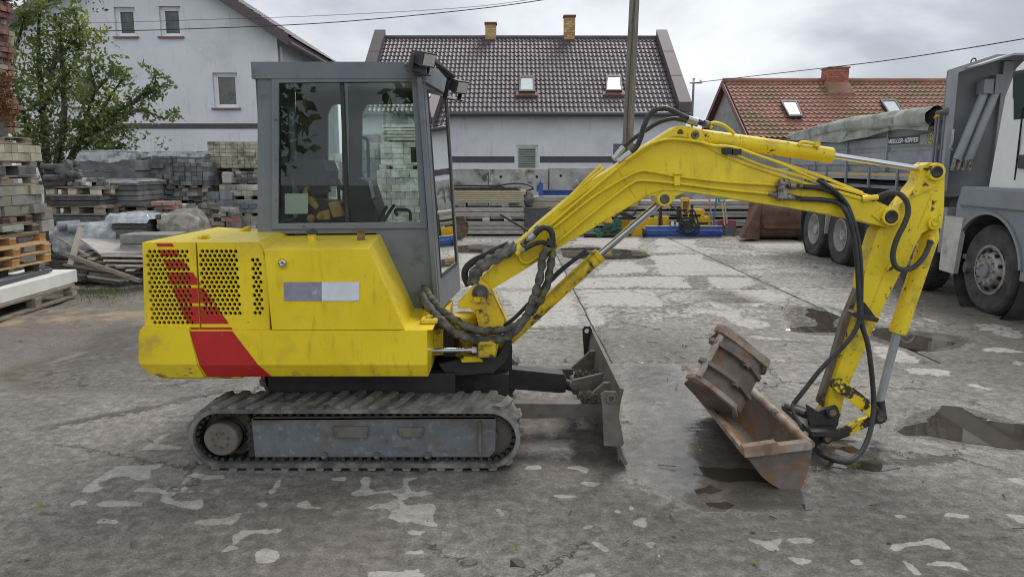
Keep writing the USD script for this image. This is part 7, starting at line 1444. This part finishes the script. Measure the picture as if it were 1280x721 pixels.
for k, stp in enumerate(stems):
    yy = yt_ + rt.uniform(-.9, .6, len(stp)) * np.linspace(0, 1, len(stp)); pts = spline([P(x, y, q) for (x, y), q in zip(stp, yy)], 8); n_ = len(pts); rad = np.linspace(.085 if k < 2 else .04, .008, n_)
    put("trunk" if k == 0 else "limb", tube(pts, 1.0, 8, smooth=False, radii=rad), bark, TE, smooth=True)
    reach = 1.0 if k in (6, 7, 8) else 1.5
    L_ = np.linalg.norm(pts[-1] - pts[n_ // 4])
    for tw_ in range(int((60 if k < 5 or k in (9, 10) else 62) * L_ / 2)):
        i = int(n_ * (rt.uniform(.22, 1.0) if k < 5 else rt.uniform(.12, 1.0))); i = min(i, n_ - 2); d0 = rt.normal(size=3); d0[2] = d0[2] * .55 - .05
        d0 = d0 / np.linalg.norm(d0) + .5 * (pts[i + 1] - pts[i]) / (np.linalg.norm(pts[i + 1] - pts[i]) + 1e-9); Lt = rt.uniform(.18, .50) * (reach if k < 5 else .62)
        q = pts[i] + rt.normal(size=3) * .03; nl = int(5 + Lt * 22)
        for a in range(nl):
            f_ = (a + .5) / nl; p = q + d0 * Lt * f_ - np.array([0, 0, .22 * Lt * f_ * f_]); dd = d0 * .5 + rt.normal(size=3) * .8; leaf(p + rt.normal(size=3) * .018, dd, rt.uniform(.06, .115))
for _ in range(480):                   # the dense lower crown
    p = P(rt.uniform(20, 150), 0, yt_); c0 = np.array([P(75, 150, yt_)[0], yt_ + .1, P(75, 150, yt_)[2]]); v = rt.normal(size=3); v /= np.linalg.norm(v); p = c0 + v * np.array([1.05, .9, .8]) * rt.uniform(.55, 1.05); d0 = v + rt.normal(size=3) * .5
    for a in range(7): leaf(p + d0 * .05 * a + rt.normal(size=3) * .03, d0 * .4 + rt.normal(size=3) * .8, rt.uniform(.06, .115))
put("foliage", tm(leafV, leafF), leaf_mat, TE, kind="stuff")
iv, ifc = leafV, leafF; leafV, leafF = [], []
for _ in range(420):
    p = P(rt.uniform(-10, 15), rt.uniform(92, 152), yq - .05) + rt.normal(size=3) * .03; leaf(p, rt.normal(size=3), rt.uniform(.04, .08))
put("creeper", tm(leafV, leafF), M("autumn_creeper_leaf", (.10, .045, .015), (.28, .13, .03), scale=12, rough=.7, island=.3), T, kind="stuff")
# ---------------------------------------------------------------- boards, implements and tools along the block wall
grey_board = M("grey_concrete_board", (.25, .235, .205), (.40, .38, .34), scale=5, rough=.9, stretch=(1, 1, 6), rnd=.12, bump=.01, bscale=30); yel_board = M("yellowish_board", (.33, .29, .18), (.44, .40, .28), scale=5, rough=.9, stretch=(1, 1, 6), rnd=.12)
Y7 = 18.6
def boards(label, Y, px, n, mat, seed, d=1.0, gapk=.012):
    x0, x1, z0, z1 = RC(*px, Y); T = thing("board_stack", label, "board stack", (x0, Y, z0)); r = random.Random(seed); h = (z1 - z0) / n
    for k in range(n):
        dx = r.uniform(-.05, .03)
        for q in range(3): put("board", chbox((x1 - x0) / 2 + dx + r.uniform(-.02, .02), (q + .5) * d / 3, (k + .5) * h, x1 - x0, d / 3 - .012, h - gapk, .005, r.uniform(-.002, .002)), mat, T)
    return T
def spacers(label, Y, xs, pyt, pyb, mat=wood_pale):
    for i, x in enumerate(xs):
        x0, x1, z0, z1 = RC(x, x + 9, pyt, pyb, Y); put("spacer", chbox((x0 + x1) / 2, Y + .5, (z0 + z1) / 2, x1 - x0, .98, z1 - z0 - .004, .004), mat, None, label=label[i], cat="timber spacer")
boards("grey boards, bottom layer of the left stack by the block wall", Y7, (560, 656, 276.5, 293), 3, grey_board, 1)
spacers(["wooden spacer above the bottom boards, left one", "wooden spacer above the bottom boards, middle one", "wooden spacer above the bottom boards, right one"], Y7, (568, 603, 630), 271, 276.5)
boards("grey boards, middle layer of the left stack by the block wall", Y7, (560, 655.5, 259, 271), 2, grey_board, 2)
spacers(["grey spacer under the yellowish boards, left one", "grey spacer under the yellowish boards, right one"], Y7, (573, 627), 253.5, 259, m_grey)
boards("yellowish boards, upper layer of the left stack", Y7, (558, 656, 238.5, 253.5), 6, yel_board, 3, gapk=.006)
boards("dark weathered planks on top of the yellowish boards", Y7 + .1, (556, 650, 233.5, 238.5), 2, wood_dark, 4)
for k, pts in enumerate(([(562, 232), (590, 232), (620, 232), (640, 229.5), (655, 230), (664, 233), (667, 237)], [(600, 237), (622, 233), (640, 236), (655, 239), (666, 236)], [(575, 234), (600, 238), (640, 239)])):
    put("rubber_hose", tube([P(x, y, Y7 + .1 + .1 * k) for x, y in pts], .022, 8), rubber_hose, None, smooth=True, label=["black hose looped over the left board stack, uppermost loop", "black hose tail hanging at the right end of the boards", "black hose lying flat along the left boards"][k], cat="hose")
b = trimesh.creation.icosphere(3, 1.0); v = np.array(b.vertices); v *= (.8 + .4 * meshkit.fbm(v * 2 + 1, 3, 3))[:, None]; x0, x1, z0, z1 = RC(655, 667, 239, 260, Y7 - .1); v = v * [(x1 - x0) / 2 * 1.1, .3, (z1 - z0) / 2] + [(x0 + x1) / 2, Y7 + .2, (z0 + z1) / 2]
put("tarp_bundle", tm(v, b.faces), M("dark_tarp", (.05, .05, .048), (.16, .155, .145), scale=9, rough=.7, bump=.03, bscale=20), None, smooth=True, label="crumpled dark tarp between the two board stacks", cat="tarp")
x0, x1, z0, z1 = RC(656, 687, 261, 294, Y7 - .05)
T = thing("concrete_bin", "dark square concrete bin between the board stacks", "bin", (x0, Y7 - .05, 0)); w_ = x1 - x0
put("body", [chbox(w_ / 2, .02, z1 / 2, w_, .05, z1, .01), chbox(.025, .36, z1 / 2, .05, .62, z1, .01), chbox(w_ - .025, .36, z1 / 2, .05, .62, z1, .01)], m_dark, T); put("lid", chbox(w_ / 2 - .02, .33, z1 + .02, w_ * .9, .66, .04, .01), m_slate, T); put("hook", tube([(w_ * .4, -.02, z1 * .52), (w_ * .42, -.05, z1 * .47), (w_ * .47, -.03, z1 * .45)], .012, 6), fitting, T)
boards("grey beams, top layer of the long right stack", Y7 + .3, (664, 800, 246, 252), 1, grey_board, 6); boards("pale boards, second layer of the long right stack", Y7 + .3, (664, 800, 252, 259), 1, yel_board, 7)
spacers(["timber spacer under the blue beam, left one", "timber spacer under the blue beam, right one"], Y7 + .3, (676, 700), 259, 264)
for k, (a, b) in enumerate(((264, 272), (274, 283), (285, 296))): boards(["grey boards, third layer of the long right stack", "grey boards, fourth layer of the long right stack", "grey boards, lowest layer of the long right stack"][k], Y7 + .35, (690, 1000, a, b), 2, grey_board, 8 + k)
boards("grey boards behind the shovels, uppermost layer", Y7 + .4, (786, 1000, 251, 261), 2, grey_board, 12)
blue_paint = M("blue_machine_paint", (.022, .060, .22), (.04, .095, .31), scale=6, rough=.4, spots=[((.10, .09, .08), 9, .70, .04)]); mach_yellow = M("orange_yellow_machine_paint", (.66, .38, .012), (.75, .47, .02), scale=4, rough=.42, spots=[((.25, .15, .03), 7, .66, .06)]); mach_green = M("green_machine_paint", (.012, .075, .045), (.025, .12, .07), scale=8, rough=.5, spots=[((.05, .04, .03), 9, .62, .06)])
T = thing("blue_beam", "blue steel beam with an upright stop lying on the right board stack", "beam"); yb_ = Y7 + .45
x0, x1, z0, z1 = RC(677, 800, 237.5, 244.5, yb_); put("flange", [box(x0, x1, yb_ - .06, yb_ + .06, z1 - .025, z1), box(x0, x1, yb_ - .06, yb_ + .06, z0, z0 + .025)], blue_paint, T); put("web", box(x0, x1, yb_ - .012, yb_ + .012, z0 + .025, z1 - .025), blue_paint, T)
x0, x1, z0, z1 = RC(673.5, 679, 228.5, 245, yb_ - .08); put("stop_plate", [box(x0, x1, yb_ - .12, yb_ + .08, z0, z1), box(x0 - .06, x0 - .002, yb_ - .1, yb_ + .02, z0 + .12, z1 - .06), box(x0 + .02, x0 + .05, yb_ - .1, yb_ - .06, z1 + .001, z1 + .06)], blue_paint, T)
p = P(570, 281, 17.4)
T = thing("iron_wheel", "rusty iron disc wheel leaning on the boards beside the cab", "wheel"); rr = .29
put("disc", lathe([p[0] + .02, 17.4, rr], (.35, -1, .0), [(0, 0), (0, rr), (.05, rr), (.06, rr * .9), (.03, rr * .82), (.03, .12), (.07, .10), (.07, 0)], 36), M("rusty_brown_iron", (.10, .06, .045), (.18, .115, .085), scale=9, rough=.8, metal=.1, bump=.01, bscale=40), T, smooth=30)
for k in range(10):
    t = k * 2 * np.pi / 10; put("bolt", mov(trimesh.creation.icosphere(1, .022), [p[0] + .03 + rr * .86 * np.cos(t) * .94, 17.37, rr + rr * .86 * np.sin(t)]), dirty_steel, T)
# blue sweeper roller with its yellow linkage
T = thing("snow_blade", "long blue sweeping blade attachment with black hydraulics, front of the machinery row", "attachment"); yb_ = 18.0
x0, x1, z0, z1 = RC(807, 903, 283.5, 296.5, yb_)
prf_ = Polygon([(yb_, .02), (yb_ - .03, .10), (yb_ - .01, z1 * .62), (yb_ + .05, z1), (yb_ + .14, z1), (yb_ + .10, z1 * .6), (yb_ + .06, .02)]); put("blade_shell", xext(prf_, x0, x1), blue_paint, T)
put("blade_ridge", [cyl((x0, yb_ - .015, z1 * .58), (x1, yb_ - .015, z1 * .58), .02, 8), cyl((x0, yb_ + .05, z1 - .01), (x1, yb_ + .05, z1 - .01), .025, 8)], blue_paint, T); put("end_cap", [cyl((x0 - .06, yb_ + .05, z1 * .5), (x0 - .002, yb_ + .05, z1 * .5), .12, 14)], seat_vinyl, T)
def bp(name, px, Y, d, mat): x0, x1, z0, z1 = RC(*px, Y); put(name, box(x0, x1, Y, Y + d, z0, z1), mat, T)
bp("mast_frame", (852, 854, 248, 284), 18.15, .12, mach_yellow); bp("mast_frame", (860, 862, 248, 284), 18.15, .12, mach_yellow); bp("mast_head", (852, 862, 248, 251), 18.10, .2, mach_yellow); bp("mast_plate", (854.3, 859.7, 252, 262), 18.17, .05, M("brown_plate", (.25, .11, .03), rough=.6))
put("control_ring", tube([np.array([P(858, 280, 18.0)[0] + .16 * math.cos(t), 18.0, P(858, 280, 18.0)[2] + .16 * math.sin(t)]) for t in np.linspace(0, 2 * np.pi, 17)], .03, 8, smooth=False), seat_vinyl, T); put("gauge_hub", lathe(P(858, 281, 18.05), (0, -1, 0), [(0, .13), (.05, .12), (.05, 0)], 18), seat_vinyl, T, smooth=35)
for x, a, b in ((840.5, 277, 286), (846.5, 278, 286), (870, 276.5, 286)): q = P(x, b, 18.1); put("white_ram", cyl(q, [q[0], 18.1, P(x, a, 18.1)[2]], .035, 10), win_white, T, smooth=40)
for pts in ([(836, 255), (846, 264), (852, 272), (854, 284)], [(845, 270), (850, 262), (858, 266), (866, 262), (872, 272)], [(866, 268), (872, 276), (868, 288), (855, 291), (845, 287)], [(838, 262), (843, 258), (849, 262), (852, 270)], [(862, 262), (866, 272), (872, 286)], [(850, 284), (860, 292), (872, 290), (874, 280)]): put("hydraulic_hose", tube([P(x, y, 17.95) for x, y in pts], .02, 6), rubber_hose, T, smooth=True)
bp("lattice_bar", (846, 851, 258, 283), 18.2, .06, black_steel); bp("lattice_bar", (863, 867, 256, 283), 18.2, .06, black_steel); bp("lattice_bar", (838, 876, 268, 271), 18.22, .05, black_steel)
T = thing("yellow_plough", "big orange yellow machine housing standing behind the blue blade, left half", "attachment")
x0, x1, z0, z1 = RC(790, 823, 272, 293, 18.5); put("housing", hullpts([(x0, 18.5, 0), (x1, 18.5, 0), (x0, 19, 0), (x1, 19, 0), (x0 + .28, 18.5, z1), (x1, 18.5, z1), (x0 + .28, 19, z1), (x1, 19, z1)]), mach_yellow, T)
bp("post", (824, 828, 254, 285), 18.45, .1, black_steel); bp("side_box", (828.5, 836, 271, 284), 18.5, .3, mach_yellow); bp("top_lug", (812, 818, 269, 272), 18.6, .1, black_steel); bp("side_box", (765, 790, 276, 292), 18.7, .3, mach_yellow); bp("arm_bar", (768, 790, 272, 275), 18.6, .06, black_steel)
T = thing("yellow_gearbox", "orange yellow stepped gearbox housing to the right of the black hydraulics", "attachment")
bp("housing", (868, 888, 271, 287), 18.45, .4, mach_yellow); bp("upper_housing", (863, 881, 262, 270.8), 18.5, .35, mach_yellow); bp("flange_plate", (866, 889, 278, 280), 18.43, .015, seat_vinyl); bp("end_plate", (885, 888.5, 270, 284), 18.42, .02, mach_yellow)
T = thing("black_seat_frame", "black bent seat-like frame leaning over the green machine", "frame")
put("frame_bar", [tube([P(x, y, 18.3) for x, y in ((768, 272), (778, 266), (790, 270), (795, 264))], .025, 6), tube([P(x, y, 18.4) for x, y in ((772, 264), (785, 262), (795, 263))], .025, 6)], black_steel, T); put("seat_plate", hexa(hs([(774, 268), (786, 276), (792, 270), (780, 264)], 18.3), hs([(774, 268), (786, 276), (792, 270), (780, 264)], 18.5)), black_steel, T)
T = thing("green_cutter", "small dark green machine with rollers on the yard edge", "machine")
put("roller", [cyl(P(730, 294, 18.0), P(776, 293.5, 18.0), .07, 12)], black_steel, T, smooth=40); bp("base_frame", (745, 778, 288, 291), 18.0, .5, mach_green); bp("gear_case", (757, 770, 279, 288), 18.1, .3, mach_green); bp("motor", (769, 777, 274, 286), 18.2, .3, mach_green); bp("fuel_tank", (757, 765, 273, 279), 18.2, .3, mach_yellow)
for k in range(7): q = P(748 + 4 * k, 285 + 2 * (k % 3), 17.95); put("linkage", cyl(q, q + np.array([.12, .1, .12 * (k % 2) - .05]), .025, 6), [mach_green, black_steel][k % 2], T)
put("cutter_wheel", [lathe(P(749, 292, 17.95), (0, -1, 0), [(0, .09), (.05, .09), (.05, .03), (.07, 0)], 16)], mach_green, T, smooth=35)
# shovels leaning on the boards
def shovel(label, top, foot, hm, blade=None, bm=None, grip=None, Y=18.35):
    T = thing("shovel", label, "shovel"); a, b = P(*top, Y + .15), P(*foot, Y - .1); put("handle", cyl(a, b, .02, 8), hm, T, smooth=40)
    if grip: put("grip", tube([a + [-.10, 0, .04], a + [-.05, 0, -.02], a + [.0, 0, -.04], a + [.05, 0, -.02], a + [.10, 0, .04], a + [-.10, 0, .045]], .022, 6, smooth=False), grip, T)
    if blade:
        x0, x1, z0, z1 = RC(*blade, Y - .12); n = 7; V, F_ = [], []
        for i in range(n):
            for j in range(2): V.append((x0 + (x1 - x0) * i / (n - 1), Y - .12 + (.12 * (1 - j)) + .05 * abs(i - 3) / -3.0, (z1 if j == 0 else max(z0, .03)) - (.02 * (abs(i - 3) / 3) ** 2)))
        for i in range(n - 1): F_ += [(2*i, 2*i+1, 2*i+3), (2*i, 2*i+3, 2*i+2)]
        v = np.array(V); v2 = v + [0, .008, 0]; f = np.array(F_); put("blade", tm(np.vstack([v, v2]), np.vstack([f, f[:, ::-1] + len(v)])), bm, T)
wood_h = M("shovel_handle_wood", (.34, .27, .18), (.44, .37, .27), scale=10, rough=.7)
shovel("red scoop shovel with plain wooden handle, partly hidden", (905.5, 253), (909, 280), wood_h, (897, 921, 275.5, 288), M("red_scoop", (.22, .02, .03), rough=.45), Y=18.5)
shovel("dark scoop shovel with green grip and pale handle", (902, 251), (906, 282), wood_h, (896, 919, 282, 295), M("dark_scoop", (.05, .055, .06), rough=.4), M("green_grip", (.02, .22, .14), rough=.5))
shovel("plain weathered wooden pole leaning on the boards", (886, 246), (892, 286), wood_grey); shovel("blue handled tool leaning on the boards", (895.5, 247), (891.5, 285), M("blue_handle", (.03, .09, .20), rough=.5))
# the big rusty loader bucket
T = thing("loader_bucket", "large rusty brown loader bucket lying beside the truck's rear wheels", "bucket"); yb_ = 17.2
rb = M("brown_rusty_bucket", (.085, .042, .028), (.17, .085, .055), scale=4, rough=.65, metal=.1, bump=.01, bscale=25, spots=[((.20, .12, .085), 5, .62, .08), ((.04, .022, .018), 7, .66, .06)])
cp = XZ([(921, 289), (930, 278), (945, 255), (952, 250), (953, 268), (950, 292), (944, 296), (932, 295)], yb_); xr0 = cp[3][0]
pf = spline([(yb_ + .95, 1.02, 0), (yb_ + .35, 1.00, 0), (yb_ + .02, .78, 0), (yb_ - .02, .45, 0), (yb_ + .12, .14, 0), (yb_ + .45, .03, 0), (yb_ + .95, .02, 0)], 6)[:, :2]
put("shell", xext(LineString(pf).buffer(.02, cap_style=2), xr0 + .03, xr0 + 2.4), rb, T, smooth=30)
put("side_plate", hexa([(xr0 - .55, yb_ - .35, .10), (xr0 + .0, yb_ + .0, .02), (xr0 + .06, yb_ + .5, .02), (xr0 - .45, yb_ + .2, .10)], [(xr0 - .02, yb_ - .02, .98), (xr0 + .05, yb_ + .0, .98), (xr0 + .08, yb_ + .5, .98), (xr0 + .0, yb_ + .4, .98)]), rb, T)
put("end_plate", xext(Polygon(pf), xr0 + .01, xr0 + .05), rb, T)
for z in (.30, .62): put("wear_strip", box(xr0 + .06, xr0 + 2.38, yb_ - .055, yb_ - .01, z, z + .09), rb, T)

# ---------------------------------------------------------------- dark trees behind the viewer, mirrored in the cab glass
leafV, leafF = [], []; rt = np.random.RandomState(77)
for k in range(4):
    cx, cy, h = (-17, -11.2, -3, 4)[k] + rt.uniform(-.5, .5), -24 + rt.uniform(-3, 3), (7.5, 8.5, 6.0, 5.5)[k]
    for _ in range(900):
        v = rt.normal(size=3); v /= np.linalg.norm(v); p = np.array([cx, cy, h * .52]) + v * np.array([2.9, 2.4, h * .48]) * rt.uniform(.5, 1.02); leaf(p, rt.normal(size=3), rt.uniform(.45, .85))
put("tree_line", tm(leafV, leafF), leaf_mat, None, label="dark line of trees behind the viewer, mirrored in the cab glass", cat="trees", kind="stuff")
# small fallen leaves and twigs on the yard
leafV, leafF = [], []
for _ in range(90):
    p = np.array([rt.uniform(-2.5, 4.5), 2.5 + 9 * rt.uniform() ** 1.4, .018]); leaf(p, np.array([rt.normal(), rt.normal(), .12]), rt.uniform(.025, .06))
put("fallen_leaves", tm(leafV, leafF), M("yellow_fallen_leaf", (.20, .15, .04), (.42, .38, .10), scale=3, rough=.7, island=.4), None, label="few small yellow fallen leaves scattered over the yard", cat="leaves", kind="stuff")
tw = []
for _ in range(60):
    p = np.array([rt.uniform(-3.5, 4.5), 2.4 + 7 * rt.uniform() ** 1.4, .014]); a = rt.uniform(0, 6.3); L_ = rt.uniform(.03, .12); tw.append(cyl(p, p + [L_ * math.cos(a), L_ * math.sin(a), .004], .003, 5))
put("twigs", tw, wood_dark, None, label="thin dark twigs and straw scattered on the yard", cat="twigs", kind="stuff")
